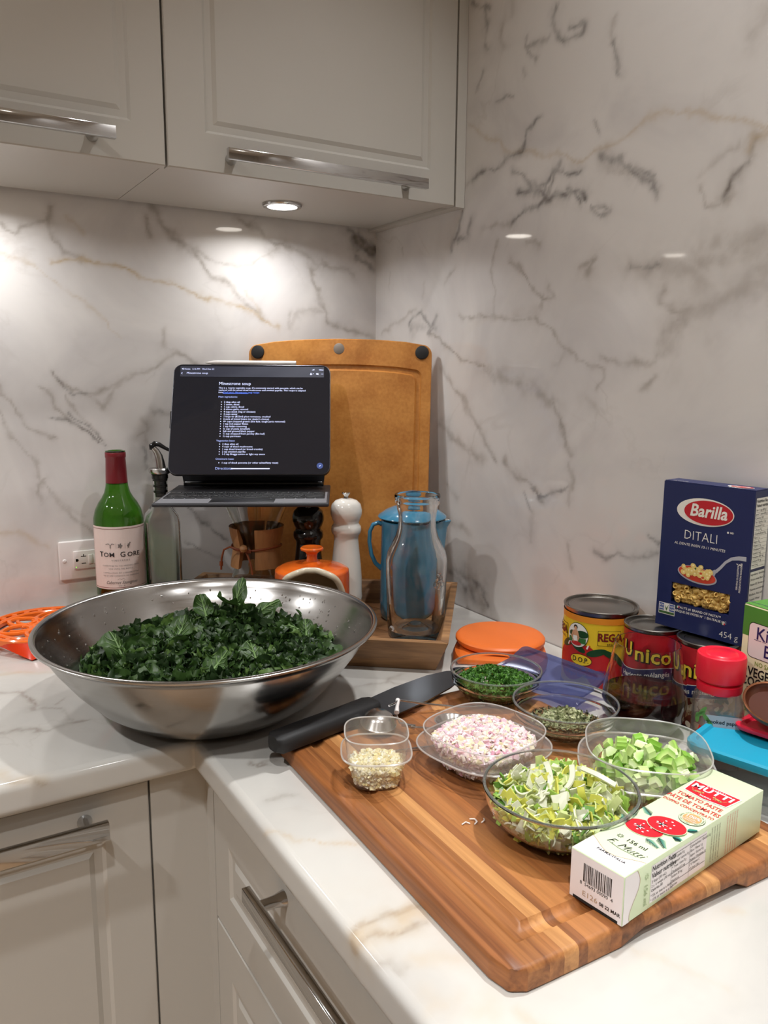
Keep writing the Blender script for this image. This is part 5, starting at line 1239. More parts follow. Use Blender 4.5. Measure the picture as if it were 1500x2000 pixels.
# leeks: every piece in the top layer its own thing, the mass below one body of stuff
M['lk'] = [leafmat('leek_' + n, c, 0.35, 0.3) for n, c in (('white', (238, 240, 212)), ('pale', (220, 230, 164)), ('yellow', (222, 222, 104)), ('green', (172, 206, 96)), ('deep', (118, 170, 70)))]
def arc_strip(rad, a0, a1, wd, th=0.0011, n=8, sag=0.0):
    v = []; f = []
    for k in range(n + 1):
        a = a0 + (a1 - a0) * k / n; c, s = math.cos(a), math.sin(a); dz = sag * math.sin(PI * k / n)
        for r in (rad, rad - th):
            for z in (0, wd): v.append((r * c - rad * math.cos((a0 + a1) / 2), r * s - rad * math.sin((a0 + a1) / 2), z - wd / 2 + dz))
    for k in range(n):
        b = 4 * k
        f += [(b, b + 4, b + 5, b + 1), (b + 2, b + 3, b + 7, b + 6), (b, b + 2, b + 6, b + 4), (b + 1, b + 5, b + 7, b + 3)]
    f += [(0, 1, 3, 2), (4 * n, 4 * n + 2, 4 * n + 3, 4 * n + 1)]
    return v, f
lv_ = []
for k in range(14):
    r = random.Random(50 + k)
    if k % 2: lv_.append(arc_strip(r.uniform(0.008, 0.013), 0, r.uniform(1.0, 2.2), r.uniform(0.005, 0.0090), 0.0015, 8, r.uniform(-.001, .001)))
    else: lv_.append(arc_strip(r.uniform(0.022, 0.05), 0, r.uniform(0.014, 0.026) / 0.035, r.uniform(0.0055, 0.0095), 0.0015, 6, r.uniform(-.001, .001)))
def piece_meshes(name, variants, mats, smooth=True):
    out = []
    for k, (v, f) in enumerate(variants):
        for m in mats:
            me = bpy.data.meshes.new(name); me.from_pydata(v, [], f); me.materials.append(m); me.update()
            if smooth: me.shade_smooth(); me.set_sharp_from_angle(angle=math.radians(45))
            out.append(me)
    return out
lm_ = piece_meshes('leek_piece', lv_, M['lk'])
BZV = Vector((0, 0, BZ))
pl = []
for k in range(900):
    a = R_.uniform(0, 2 * PI)
    if k < 420:
        q = math.sqrt(R_.random()); x, y = 0.056 * q * math.cos(a), 0.056 * q * math.sin(a); z = 0.028 + 0.006 * (1 - q * q) - abs(R_.gauss(0, 0.004))
    else:
        z = R_.uniform(0.008, 0.034); rr = in_rad(0.0702, 0.033, 0.0455, z) * R_.uniform(0.90, 0.97); x, y = rr * math.cos(a), rr * math.sin(a)
    pl.append((R_.randrange(14), Matrix.Translation((x, y, z)) @ rot_rand(0.8) @ Matrix.Scale(0.8, 4), R_.choices(range(5), [0.27, 0.33, 0.22, 0.13, 0.05])[0]))
cb = MB(); cb.lathe([(0.0, 0.007), (0.030, 0.008), (0.045, 0.016), (0.054, 0.028), (0.040, 0.034), (0.0, 0.040)], 40)
pl.append((14, Matrix.Identity(4), 1))
o = join_pieces('sliced_leeks', lv_ + [(cb.v, cb.f)], M['lk'], pl, None, 'stuff', False); o.location = LB + BZV; tag(o, 'mass of sliced pale green leeks filling the largest glass bowl', 'leeks')
for k in range(230):
    a = R_.uniform(0, 2 * PI); q = math.sqrt(R_.random()); x, y = 0.057 * q * math.cos(a), 0.057 * q * math.sin(a)
    z = BZ + 0.036 + 0.012 * (1 - q ** 2.2) + R_.gauss(0, 0.0015)
    vi = R_.randrange(14); mi = R_.choices(range(5), [0.30, 0.32, 0.20, 0.13, 0.05])[0]
    o = bpy.data.objects.new('leek_slice', lm_[vi * 5 + mi]); COL.objects.link(o)
    o.matrix_world = Matrix.Translation(LB + Vector((x, y, z))) @ rot_rand(0.55) @ Matrix.Scale(R_.uniform(0.7, 1.0), 4)
    tag(o, 'thin curved slice of leek on top of the heap in the glass bowl', 'leek slice', 'leek slices on top of the heap')
for k, (ang_, x, y, lab, Ln) in enumerate(((-0.35, -0.012, 0.004, 'long white leek strip lying across the middle of the leek heap', 0.040), (-0.62, 0.004, -0.006, 'long white leek strip angled below the other long strip', 0.036), (0.9, 0.030, -0.016, 'long pale leek strip leaning at the right side of the leek heap', 0.034))):
    v, f = arc_strip(0.060, 0, Ln / 0.060, 0.0050, 0.0016, 12, 0.003)
    mb = MB(); mb.add(v, f); o = mb.build('leek_strip', M['lk'][0], None)
    o.matrix_world = Matrix.Translation(LB + Vector((x, y, BZ + 0.0515))) @ Matrix.Rotation(ang_ - 0.5, 4, 'Z') @ Matrix.Rotation(1.2, 4, 'Y')
    tag(o, lab, 'leek strip')

# plastic tubs
def kfun(a, n): return (abs(math.cos(a)) ** n + abs(math.sin(a)) ** n) ** (-1.0 / n)
M['tub'] = thin_clear('tub_plastic', (0.97, 0.965, 0.955), 0.10, (0.95, 0.94, 0.92), 0.12, (0.86, 0.85, 0.83), 0.6)
M['tub_rim'] = thin_clear('tub_rim_plastic', (0.97, 0.965, 0.955), 0.42, (0.96, 0.95, 0.93), 0.2, (0.9, 0.88, 0.86), 0.6)
def tub(p, R, H, label, flange=0.62, yaw=0.0, n=3.0, base=0.74):
    t = thing('plastic_tub', label, 'tub', (p[0], p[1], BZ), yaw, 'clear plastic tubs on the cutting board')
    f = H * flange; r0 = R / ((2 * 0.5 ** (n / 2) * 0 + 1))
    o = [(0.0, 0.001), (R * base * 0.86, 0.0), (R * base * 0.96, 0.0015), (R * base, 0.006), (R * 0.925, f - 0.0025), (R * 1.085, f - 0.0020), (R * 1.10, f), (R * 1.085, f + 0.0012), (R * 0.965, f + 0.0012), (R * 1.0, H), (R * 0.998, H + 0.0006)]
    i = [(R * 0.98, H + 0.0004), (R * 0.945, f + 0.0014), (R * 0.905, f - 0.002), (R * base - 0.001, 0.007), (R * base * 0.9, 0.0022), (0.0, 0.002)]
    MB().lathe(o + i, 96, 0, None, n).build('tub', M['tub'], t, angle=50)
    def loop(rr, z, q): return [(rr * kfun(a, n) * math.cos(a), rr * kfun(a, n) * math.sin(a), z) for a in [2 * PI * k / 96 for k in range(96)]]
    MB().tube(loop(R * 0.992, H, 0), 0.0008, 6, True).build('rim', M['tub_rim'], t)
    MB().tube(loop(R * 1.10, f, 0), 0.0010, 6, True).build('flange', M['tub_rim'], t)
    return t
GP = Vector((-0.4915, -0.8325, 0)); SP = Vector((-0.3755, -0.8625, 0)); CP = Vector((-0.2655, -0.9850, 0))
ty = face((-0.4, -0.9)) + PI / 4
tub(GP, 0.0325, 0.0545, 'small clear plastic tub half full of minced garlic', 0.62, face(GP) + 0.05, 3.2, 0.76)
tub(SP, 0.0585, 0.0420, 'wide clear plastic tub full of minced pink shallots', 0.58, face(SP) + PI / 4 + 0.1, 2.9, 0.70)
tub(CP, 0.0600, 0.0475, 'clear plastic tub of diced celery beside the turquoise lid', 0.58, face(CP) + 0.15, 2.9, 0.74)
cube_v = []
for k in range(5):
    r = random.Random(70 + k); j = lambda: r.uniform(-0.0005, 0.0005)
    sx, sy, sz = r.uniform(0.0014, 0.0026), r.uniform(0.0012, 0.0024), r.uniform(0.0007, 0.0013)
    v = [(x * sx + j(), y * sy + j(), z * sz + j()) for z in (-1, 1) for x, y in ((-1, -1), (1, -1), (1, 1), (-1, 1))]
    cube_v.append((v, [(0, 3, 2, 1), (4, 5, 6, 7), (0, 1, 5, 4), (1, 2, 6, 5), (2, 3, 7, 6), (3, 0, 4, 7)]))
def fill_tub(name, P, yaw, R, base, zb, zt, n_top, n_side, mats, wts, ne, dome, label, cat, sc_=1.0):
    pl = []
    for k in range(n_top + n_side):
        a = R_.uniform(0, 2 * PI); kk = kfun(a, ne)
        if k < n_top:
            q = math.sqrt(R_.random()); rr = R * 0.84 * kk * q; z = zt + dome * (1 - q * q) - abs(R_.gauss(0, 0.0022)); x, y = rr * math.cos(a), rr * math.sin(a)
        else:
            z = R_.uniform(zb, zt); f = (z - zb) / max(1e-6, 0.034 - zb); rr = R * (base + (0.90 - base) * min(1, f)) * kk * R_.uniform(0.95, 0.985) - 0.0026 * sc_; x, y = rr * math.cos(a), rr * math.sin(a)
        ca_, sa_ = math.cos(yaw), math.sin(yaw)
        pl.append((R_.randrange(5), Matrix.Translation((x * ca_ - y * sa_, x * sa_ + y * ca_, z)) @ rot_rand(0.9) @ Matrix.Scale(sc_ * R_.uniform(0.8, 1.35), 4), R_.choices(range(len(mats)), wts)[0]))
    # a solid heart below the loose pieces, so no gaps open onto the empty tub
    cb = MB(); cb.lathe([(0.0, zb), (R * base * 0.86, zb), (R * (base + (0.9 - base) * min(1, (zt - zb) / (0.034 - zb))) * 0.86, zt - 0.0022), (R * 0.55, zt + dome * 0.55 - 0.0022), (0.0, zt + dome - 0.003)], 40, 0, Matrix.Rotation(yaw, 4, 'Z'), ne)
    vr = cube_v + [(cb.v, cb.f)]; pl.append((len(cube_v), Matrix.Identity(4), len(mats) - 1))
    o = join_pieces(name, vr, mats, pl); o.location = P + BZV; tag(o, label, cat); return o
def veg(name, rgb): return plain(name, rgb, 0.3, var=0.06, sss=0.35)
M['gar'] = [veg('garlic_a', (248, 236, 192)), veg('garlic_b', (242, 226, 168)), veg('garlic_c', (250, 244, 220))]
M['sha'] = [veg('shallot_cream', (240, 226, 214)), veg('shallot_pink', (232, 194, 204)), veg('shallot_pale', (238, 216, 216)), veg('shallot_violet', (214, 160, 178)), veg('shallot_yellow', (236, 224, 184))]
fill_tub('minced_garlic', GP, face(GP) + 0.05, 0.0325, 0.76, 0.003, 0.0205, 300, 420, M['gar'], [0.5, 0.25, 0.25], 3.2, 0.004, 'minced cream coloured garlic in the small plastic tub', 'garlic', 0.85)
fill_tub('minced_shallots', SP, face(SP) + PI / 4 + 0.1, 0.0585, 0.70, 0.003, 0.0300, 1100, 900, M['sha'], [0.36, 0.22, 0.24, 0.05, 0.13], 2.9, 0.010, 'minced pink and white shallots heaped in a plastic tub', 'shallots', 1.15)
sc2 = MB()
for dx, dy, a in ((0, 0, 0.3), (0.004, 0.002, 1.4), (-0.003, 0.003, 2.3), (0.007, -0.001, 0.1)):
    sc2.tube([(dx, dy, 0.001), (dx + 0.004 * math.cos(a), dy + 0.004 * math.sin(a), 0.002), (dx + 0.008 * math.cos(a + 0.5), dy + 0.008 * math.sin(a + 0.5), 0.001)], 0.0007, 6)
o = sc2.build('onion_scrap', M['sha'][0], None); o.location = (-0.4555, -0.951, BZ - 0.0002); tag(o, 'tiny pale onion scrap lying on the bare wood of the cutting board', 'scrap')

# celery dice: each its own thing
M['cel'] = []
for n, ca_, cb_ in (('a', (134, 186, 66), (204, 222, 146)), ('b', (166, 206, 98), (216, 230, 168)), ('c', (102, 158, 48), (180, 208, 112)), ('d', (194, 216, 144), (228, 236, 196))):
    m, nt, b = newmat('celery_' + n); at_ = nt.nodes.new('ShaderNodeAttribute'); at_.attribute_name = 'skin'
    mx = nt.nodes.new('ShaderNodeMix'); mx.data_type = 'RGBA'; mx.inputs[6].default_value = srgb(*cb_); mx.inputs[7].default_value = srgb(*ca_)
    nt.links.new(at_.outputs['Fac'], mx.inputs[0]); nt.links.new(mx.outputs[2], b.inputs['Base Color']); b.inputs['Roughness'].default_value = 0.28
    b.inputs['Subsurface Weight'].default_value = 0.3; b.inputs['Subsurface Radius'].default_value = (0.003, 0.004, 0.001); M['cel'].append(m)
cel_meshes = []
for k in range(10):
    r = random.Random(90 + k); ra = r.uniform(0.0115, 0.016); th = r.uniform(0.0055, 0.0080); a1 = r.uniform(0.85, 1.35); wd = r.uniform(0.0085, 0.0135)
    v = []; f = []; sk = []; n = 7
    for i in range(n + 1):
        a = -a1 / 2 + a1 * i / n; rib = 1 + 0.022 * (1 if i % 2 else -1)
        for rr, s_ in ((ra * rib, 1.0), (ra - th, 0.1)):
            for z in (-wd / 2, wd / 2): v.append((rr * math.cos(a) - ra + th / 2, rr * math.sin(a), z * (1 + 0.06 * math.sin(3 * a)))); sk.append(s_)
    for i in range(n):
        b0 = 4 * i; f += [(b0, b0 + 4, b0 + 5, b0 + 1), (b0 + 2, b0 + 3, b0 + 7, b0 + 6), (b0, b0 + 2, b0 + 6, b0 + 4), (b0 + 1, b0 + 5, b0 + 7, b0 + 3)]
    f += [(0, 1, 3, 2), (4 * n, 4 * n + 2, 4 * n + 3, 4 * n + 1)]
    for mi in range(4):
        me = bpy.data.meshes.new('celery_piece'); me.from_pydata(v, [], f); me.materials.append(M['cel'][mi])
        at_ = me.attributes.new('skin', 'FLOAT', 'POINT'); at_.data.foreach_set('value', sk); me.update(); me.shade_smooth(); me.set_sharp_from_angle(angle=math.radians(35)); cel_meshes.append(me)
cyaw = face(CP) + 0.15
def put_cel(x, y, z):
    o = bpy.data.objects.new('celery_slice', cel_meshes[R_.randrange(10) * 4 + R_.choices(range(4), [0.24, 0.34, 0.08, 0.34])[0]]); COL.objects.link(o)
    c_, s_ = math.cos(cyaw), math.sin(cyaw)
    o.matrix_world = Matrix.Translation(CP + Vector((x * c_ - y * s_, x * s_ + y * c_, BZ + z))) @ rot_rand(1.2) @ Matrix.Scale(R_.uniform(0.85, 1.12), 4)
    tag(o, 'diced celery slice heaped in the plastic tub', 'celery', 'diced celery in the plastic tub')
for zi, (zz, nn_, rm) in enumerate(((0.007, 32, 0.74), (0.0165, 36, 0.78), (0.0265, 36, 0.80), (0.0345, 24, 0.66), (0.0405, 9, 0.42))):
    for k in range(nn_):
        a = 2 * PI * k * 0.381966 + zi; q = math.sqrt((k + 0.6) / nn_); rr = 0.0600 * rm * kfun(a, 2.9) * q
        put_cel(rr * math.cos(a), rr * math.sin(a), zz + R_.gauss(0, 0.0012))
# ------------------------------------------------------------------ knife and measuring spoons
M['blade'] = plain('dark_steel_blade', (96, 100, 106), 0.16, metal=1.0, var=0.03)
kn = thing('chef_knife', 'chef’s knife with a black handle and dark blade along the back of the cutting board', 'knife', (-0.560, -0.7265, BZ), math.radians(12.0))
hb = MB()
sec_ = [(0.000, 0.0130, 0.004), (0.006, 0.0165, 0.0005), (0.05, 0.0160, 0.0), (0.10, 0.0150, 0.0), (0.140, 0.0165, 0.0), (0.150, 0.0150, 0.002)]
hz = 0.0225
vs_ = []; fs_ = []
for x, hw, ins in sec_:
    for k in range(12):
        a = 2 * PI * k / 12
        vs_.append((x, (hw - ins) * math.copysign(abs(math.cos(a)) ** 0.6, math.cos(a)), hz / 2 + 0.0005 + (hz / 2 - ins * 0.6) * math.copysign(abs(math.sin(a)) ** 0.6, math.sin(a))))
for i in range(len(sec_) - 1):
    for k in range(12):
        l = (k + 1) % 12; fs_.append((i * 12 + k, i * 12 + l, i * 12 + 12 + l, i * 12 + 12 + k))
fs_ += [tuple(range(11, -1, -1)), tuple(range(60, 72))]
hb.add(vs_, fs_); hb.build('handle', M['black_rubber'], kn, angle=50)
bl = MB(); pts = [(0.146, 0.016), (0.20, 0.020), (0.26, 0.020), (0.295, 0.015), (0.320, 0.004), (0.324, 0.000), (0.310, -0.0065), (0.27, -0.016), (0.22, -0.0225), (0.158, -0.0255), (0.154, -0.012), (0.146, -0.011)]
bl.prism(pts, 0.0095, 0.0118, 0, Matrix.Rotation(math.radians(14), 4, 'X') @ Matrix.Translation((0, 0, 0.001)))
bl.build('blade', M['blade'], kn, smooth=False)

ms = thing('measuring_spoons', 'steel measuring spoons on long wire handles, behind the garlic tub', 'measuring spoons', (-0.432, -0.742, BZ))
sb = MB().lathe([(0.0, 0.0), (0.010, 0.0012), (0.0165, 0.0060), (0.0200, 0.0140), (0.0214, 0.0150), (0.0212, 0.0157), (0.0192, 0.0150), (0.0158, 0.0068), (0.0095, 0.0024), (0.0, 0.0012)], 40, 0, Matrix.Translation((0, 0.002, 0.026)) @ Matrix.Rotation(PI + 0.15, 4, 'X')).build('spoon_bowl', M['steel'], ms)
MB().lathe([(0.0, 0.0), (0.013, 0.002), (0.0200, 0.0120), (0.0208, 0.0125), (0.0190, 0.0124), (0.0125, 0.0034), (0.0, 0.0014)], 36, 0, Matrix.Translation((0.075, -0.038, 0.001))).build('spoon_bowl', M['steel'], ms)
for pts in ([(0.018, 0.010, 0.026), (0.030, 0.018, 0.023), (0.044, 0.030, 0.020), (0.080, 0.016, 0.012), (0.118, 0.002, 0.005), (0.150, -0.006, 0.003)],
            [(0.016, -0.010, 0.022), (0.018, -0.014, 0.014), (0.034, -0.022, 0.008), (0.062, -0.034, 0.004), (0.100, -0.046, 0.003)],
            [(-0.020, -0.050, 0.003), (0.006, -0.056, 0.003), (0.034, -0.064, 0.003), (0.060, -0.072, 0.003)]):
    MB().tube(pts, 0.0013, 8).build('wire_handle', M['chrome'], ms)
for a, b in (((0.043, 0.030, 0.0205), (0.030, 0.012, 0.014)), ((0.022, -0.012, 0.011), (0.034, -0.022, 0.008))):
    MB().tube([a, tuple((Vector(a) + Vector(b)) / 2), b], [0.0030, 0.0022, 0.0032], 10).build('link', M['white_plastic'] if a[0] > 0.03 else M['chrome'], ms)

# ------------------------------------------------------------------ tins
M['tin'] = plain('tin_plate', (150, 146, 140), 0.28, metal=1.0, var=0.06, scale=14)
def can(p, R, H, name, label, rz=None, group=None):
    t = thing(name, label, 'tin', (p[0], p[1], 0), face(p) if rz is None else rz, group)
    MB().lathe([(0.0, 0.003), (R - 0.004, 0.003), (R - 0.003, 0.0), (R, 0.0005), (R, 0.003), (R - 0.0012, 0.0045), (R - 0.0012, H - 0.0045), (R, H - 0.003), (R + 0.0002, H - 0.0008), (R - 0.0012, H), (R - 0.0024, H - 0.0008), (R - 0.0028, H - 0.0038)], 72).build('body', M['tin'], t, angle=40)
    MB().lathe([(R - 0.0027, H - 0.0038), (R - 0.0055, H - 0.0040), (R - 0.0065, H - 0.0031), (R - 0.0085, H - 0.0031), (R - 0.0095, H - 0.0038), (R * 0.62, H - 0.0038), (R * 0.60, H - 0.0034), (0.0, H - 0.0034)], 72).build('lid', M['tin'], t, angle=30)
    return t
INK = {}
def ink(r, g, b):
    k = (r, g, b)
    if k not in INK: INK[k] = plain('print_%d_%d_%d' % k, k, 0.38, var=0.03)
    return INK[k]
YEL, ORA, RED, DGR, GRN, BLU, SKN, WHT, BLK, DRED, NAVY = (232, 196, 44), (226, 140, 40), (186, 34, 36), (24, 66, 34), (56, 112, 56), (44, 52, 124), (216, 160, 120), (240, 236, 226), (26, 24, 24), (128, 24, 28), (30, 38, 84)

# tomato tin: yellow label
RP = (-0.0575, -0.7215); RR_, RH = 0.0512, 0.1165
rg = can(RP, RR_, RH, 'tomato_tin', 'large tin of plum tomatoes with a yellow label and red tomatoes, tallest of the tins', face(RP) - 0.33)
RM = [ink(*c) for c in (YEL, ORA, RED, DGR, GRN, BLU, SKN, WHT, BLK, DRED)]
cm2 = cyl_map(RR_ - 0.0011, 0.00032); L2 = MB()
frect(L2, -0.150, 0.006, 0.150, 0.1075, cm2, 1, 0, 96, 1)
frect(L2, -0.150, 0.1000, 0.150, 0.1085, cm2, 2, 1, 96, 1)
for u in (-0.046, 0.046): fell(L2, u + 0.0, 0.088, 0.0002, 0.0002, cm2, 2, 0, 8)
for cu, cv, ru, rv in ((-0.024, 0.040, 0.0260, 0.0260), (0.024, 0.036, 0.0245, 0.0265), (-0.001, 0.047, 0.018, 0.021)): fell(L2, cu, cv, ru, rv, cm2, 3, 2, 36, 5)
for k, (cu, cv, ru, rv, ro) in enumerate(((-0.030, 0.0665, 0.013, 0.0052, 0.5), (-0.012, 0.063, 0.012, 0.0045, -0.4), (0.014, 0.060, 0.014, 0.005, 0.3), (0.031, 0.0585, 0.012, 0.0042, -0.5), (0.042, 0.050, 0.010, 0.0036, -0.9))): fell(L2, cu, cv, ru, rv, cm2, 4, 3, 20, 3, ro)
fell(L2, -0.0135, 0.0805, 0.0162, 0.0175, cm2, 5, 3, 36, 4); fell(L2, -0.0135, 0.0805, 0.0155, 0.0168, cm2, 6, 7, 36, 4)
frect(L2, -0.0265, 0.0700, -0.0005, 0.0775, cm2, 7, 4, 10, 1); fell(L2, -0.0060, 0.0830, 0.0090, 0.0052, cm2, 7, 3, 20, 3); fell(L2, -0.0215, 0.0820, 0.0050, 0.0042, cm2, 7, 3, 20, 2)
# a plain little figure carrying a basket
fell(L2, -0.0160, 0.0920, 0.0030, 0.0032, cm2, 9, 8, 18, 2); fell(L2, -0.0158, 0.0905, 0.0021, 0.0026, cm2, 10, 6, 16, 2)
fpoly(L2, [(-0.0205, 0.0720), (-0.0110, 0.0720), (-0.0128, 0.0875), (-0.0190, 0.0875)], cm2, 9, 6); fpoly(L2, [(-0.0196, 0.0715), (-0.0118, 0.0715), (-0.0128, 0.0800), (-0.0188, 0.0800)], cm2, 10, 7)
fline(L2, [(-0.0192, 0.0865), (-0.0215, 0.0780), (-0.0170, 0.0710)], 0.0018, cm2, 10, 6); fline(L2, [(-0.0126, 0.0865), (-0.0100, 0.0780), (-0.0130, 0.0710)], 0.0018, cm2, 10, 6)
fell(L2, -0.0140, 0.0695, 0.0075, 0.0030, cm2, 10, 2, 20, 2)
for u, c in ((-0.0275, 7), (-0.0258, 2), (0.0015, 7), (0.0035, 2)): fline(L2, [(u, 0.0640), (u + 0.0020, 0.0695)], 0.0019, cm2, 9, c)
for u in (0.030, -0.049):
    frect(L2, u - 0.0155, 0.0705, u + 0.0155, 0.0915, cm2, 2, 8, 14, 1); frect(L2, u - 0.0150, 0.0710, u + 0.0150, 0.0910, cm2, 3, 0, 14, 1)
    text(L2, 'REGA', 0.0150, cm2, u, 0.0820, 5, 'CENTER', 8, 0.035, 0, 0.82, 1.0); text(L2, 'REGA', 0.0150, cm2, u, 0.0820, 6, 'CENTER', 9, 0.012, 0, 0.82, 1.0)
    text(L2, 'BRAND', 0.0038, cm2, u + 0.004, 0.0727, 5, 'CENTER', 8, 0.01, 0, 1, 1.2)
text(L2, 'POMODORI', 0.0052, cm2, 0.0600, 0.0800, 4, 'CENTER', 8, 0.02, 0.2)
fell(L2, -0.0065, 0.0470, 0.0155, 0.0082, cm2, 8, 8, 32, 3); fell(L2, -0.0065, 0.0470, 0.0148, 0.0075, cm2, 9, 0, 32, 3)
text(L2, 'D.O.P.', 0.0100, cm2, -0.0065, 0.0472, 11, 'CENTER', 8, 0.012, 0, 0.85)
for s, v in (('Tomate San Marzano', 0.0345), ("dell'Agro Sarnese-Nocerino", 0.0250)): text(L2, s, 0.0072, cm2, 0.0, v, 8, 'CENTER', 5, 0.012, 0, 0.86)
fell(L2, 0.062, 0.040, 0.009, 0.020, cm2, 3, 7, 24, 3); fell(L2, 0.062, 0.052, 0.006, 0.007, cm2, 4, 1, 20, 2); fell(L2, 0.060, 0.030, 0.004, 0.006, cm2, 4, 3, 16, 2)
L2.build('label', RM, rg, smooth=False)

# bean tins: red label, blue ribbon
UM = [ink(*c) for c in ((178, 24, 36), (240, 208, 60), (24, 20, 20), (30, 40, 92), (240, 236, 226), (200, 176, 138), (168, 120, 84), (124, 62, 44), (226, 212, 186), (58, 92, 40), (190, 160, 50))]
def bean_tin(p, label, dz=0.0):
    R, H = 0.0370, 0.1120
    t = can(p, R, H, 'bean_tin', label, face(p) + dz, 'tins of mixed beans')
    cm = cyl_map(R - 0.0011, 0.00030); b = MB()
    frect(b, -0.112, 0.006, 0.112, 0.106, cm, 1, 0, 80, 1)
    r = random.Random(3)
    # printed bowl of beans on the lower half
    frect(b, -0.050, 0.006, 0.055, 0.046, cm, 2, 7, 40, 1)
    frect(b, 0.030, 0.006, 0.060, 0.052, cm, 3, 10, 12, 1)
    for k in range(70):
        u, v = r.uniform(-0.044, 0.050), r.uniform(0.008, 0.046); fell(b, u, v, r.uniform(0.004, 0.0062), r.uniform(0.0028, 0.0038), cm, 4 + (k % 5) * 0.25, r.choice((5, 5, 6, 7, 8, 8)), 16, 2, r.uniform(-1.2, 1.2))
    for k in range(8): fell(b, r.uniform(0.026, 0.044), r.uniform(0.026, 0.048), 0.006, 0.002, cm, 6, 9, 14, 2, r.uniform(-1, 1))
    wav = lambda u, f, v: v + 0.0035 * math.sin((u + 0.004) * 62)
    frect(b, -0.046, 0.0430, 0.040, 0.0600, cm, 6, 4, 40, 2, wav); frect(b, -0.045, 0.0438, 0.039, 0.0592, cm, 7, 3, 40, 2, wav)
    wm = lambda u, v, lay=1: cm(u, v + 0.0035 * math.sin((u + 0.004) * 62), lay)
    text(b, 'Haricots mélangés', 0.0094, wm, -0.003, 0.0514, 9, 'CENTER', 4, 0.014, 0, 0.92)
    tr_ = lambda u, v, lay=1: cm(u, v - 0.05 * (u + 0.03), lay)
    for dx, dy, lay, mi, bo in ((0.0008, -0.0010, 7, 2, 0.050), (0.0, 0.0, 9, 2, 0.040), (0.0, 0.0, 10, 1, 0.018)):
        text(b, 'U', 0.0280, tr_, -0.0265 + dx, 0.0820 + dy, lay, 'CENTER', mi, bo, 0, 0.74); text(b, 'nico', 0.0270, tr_, 0.0070 + dx, 0.0795 + dy, lay, 'CENTER', mi, bo, 0, 1.0, 1.02)
    b.build('label', UM, t, smooth=False)
    return t
bean_tin((-0.0545, -0.8105), 'tin of mixed beans with a red label, left of the two under the pasta box', -0.12)
bean_tin((-0.0430, -0.8860), 'tin of mixed beans half hidden behind the red-capped paprika jar', -0.30)

# ------------------------------------------------------------------ blue pasta box standing on the bean tins
BM = [ink(*c) for c in ((22, 34, 84), (238, 234, 224), (192, 28, 40), (176, 178, 186), (232, 204, 122), (206, 66, 44), (60, 96, 48), (246, 230, 170), (110, 112, 120), (58, 84, 150), (30, 28, 30))]
O = Vector((-0.0535, -0.8125, 0.1122)); Fr = Vector((-0.0385, -0.9305, 0.1122)); ux = (Fr - O).normalized(); bw_ = 0.1185; bh_ = 0.1885; bd = 0.037
pb = thing('pasta_box', 'tall blue box of small tube pasta with a window, standing on the bean tins', 'box', O, math.atan2(ux.y, ux.x))
# local frame: x along the front (to the viewer's right), y into the box, z up
win = (0.020, 0.034, 0.098, 0.060)
mb = MB()
us = [0, win[0], win[2], bw_]; vsx = [0, win[1], win[3], bh_]
for i in range(3):
    for j in range(3):
        if i == 1 and j == 1: continue
        mb.add([(us[i], 0, vsx[j]), (us[i + 1], 0, vsx[j]), (us[i + 1], 0, vsx[j + 1]), (us[i], 0, vsx[j + 1])], [(0, 1, 2, 3)])
mb.add([(0, bd, 0), (bw_, bd, 0), (bw_, bd, bh_), (0, bd, bh_)], [(3, 2, 1, 0)])
mb.add([(0, 0, 0), (0, bd, 0), (0, bd, bh_), (0, 0, bh_)], [(3, 2, 1, 0)]); mb.add([(bw_, 0, 0), (bw_, bd, 0), (bw_, bd, bh_), (bw_, 0, bh_)], [(0, 1, 2, 3)])
mb.add([(0, 0, bh_), (bw_, 0, bh_), (bw_, bd, bh_), (0, bd, bh_)], [(0, 1, 2, 3)]); mb.add([(0, 0, 0), (bw_, 0, 0), (bw_, bd, 0), (0, bd, 0)], [(3, 2, 1, 0)])
mb.add([(win[0], 0, win[1]), (win[2], 0, win[1]), (win[2], 0, win[3]), (win[0], 0, win[3]), (win[0], 0.012, win[1]), (win[2], 0.012, win[1]), (win[2], 0.012, win[3]), (win[0], 0.012, win[3])], [(0, 4, 5, 1), (1, 5, 6, 2), (2, 6, 7, 3), (3, 7, 4, 0), (4, 7, 6, 5)])
mb.build('carton', BM[0], pb, smooth=False)
fl = MB(); fl.box(0.0006, 0.0008, bh_ + 0.0002, bw_ - 0.0006, bd - 0.006, bh_ + 0.0010); fl.build('top_flap', BM[0], pb, smooth=False)
M['pasta'] = plain('dry_pasta', (214, 176, 96), 0.5, var=0.12)
r = random.Random(8); ps = []
tub_v = MB(); tub_v.lathe([(0.0031, -0.0042), (0.0031, 0.0042), (0.0019, 0.0042), (0.0019, -0.0042)], 14, close=True)
for k in range(170):
    ps.append((0, Matrix.Translation((r.uniform(win[0] + 0.002, win[2] - 0.002), r.uniform(0.0035, 0.0095), r.uniform(win[1] + 0.002, win[3] - 0.002))) @ Matrix.Rotation(r.uniform(0, 6.3), 4, 'Z') @ Matrix.Rotation(r.uniform(0.6, 2.4), 4, 'X'), 0))
o = join_pieces('pasta_tubes', [(tub_v.v, tub_v.f)], [M['pasta']], ps, pb, 'stuff', True)
fm = plane_map((0, 0, 0), (1, 0, 0), (0, 0, 1)); P = MB()
fell(P, 0.0575, 0.1552, 0.0375, 0.0170, fm, 1, 1, 56); fell(P, 0.0620, 0.1552, 0.0318, 0.0148, fm, 2, 2, 56)
text(P, 'Barilla', 0.0215, fm, 0.0620, 0.1560, 3, 'CENTER', 1, 0.024, 0.18, 0.92)
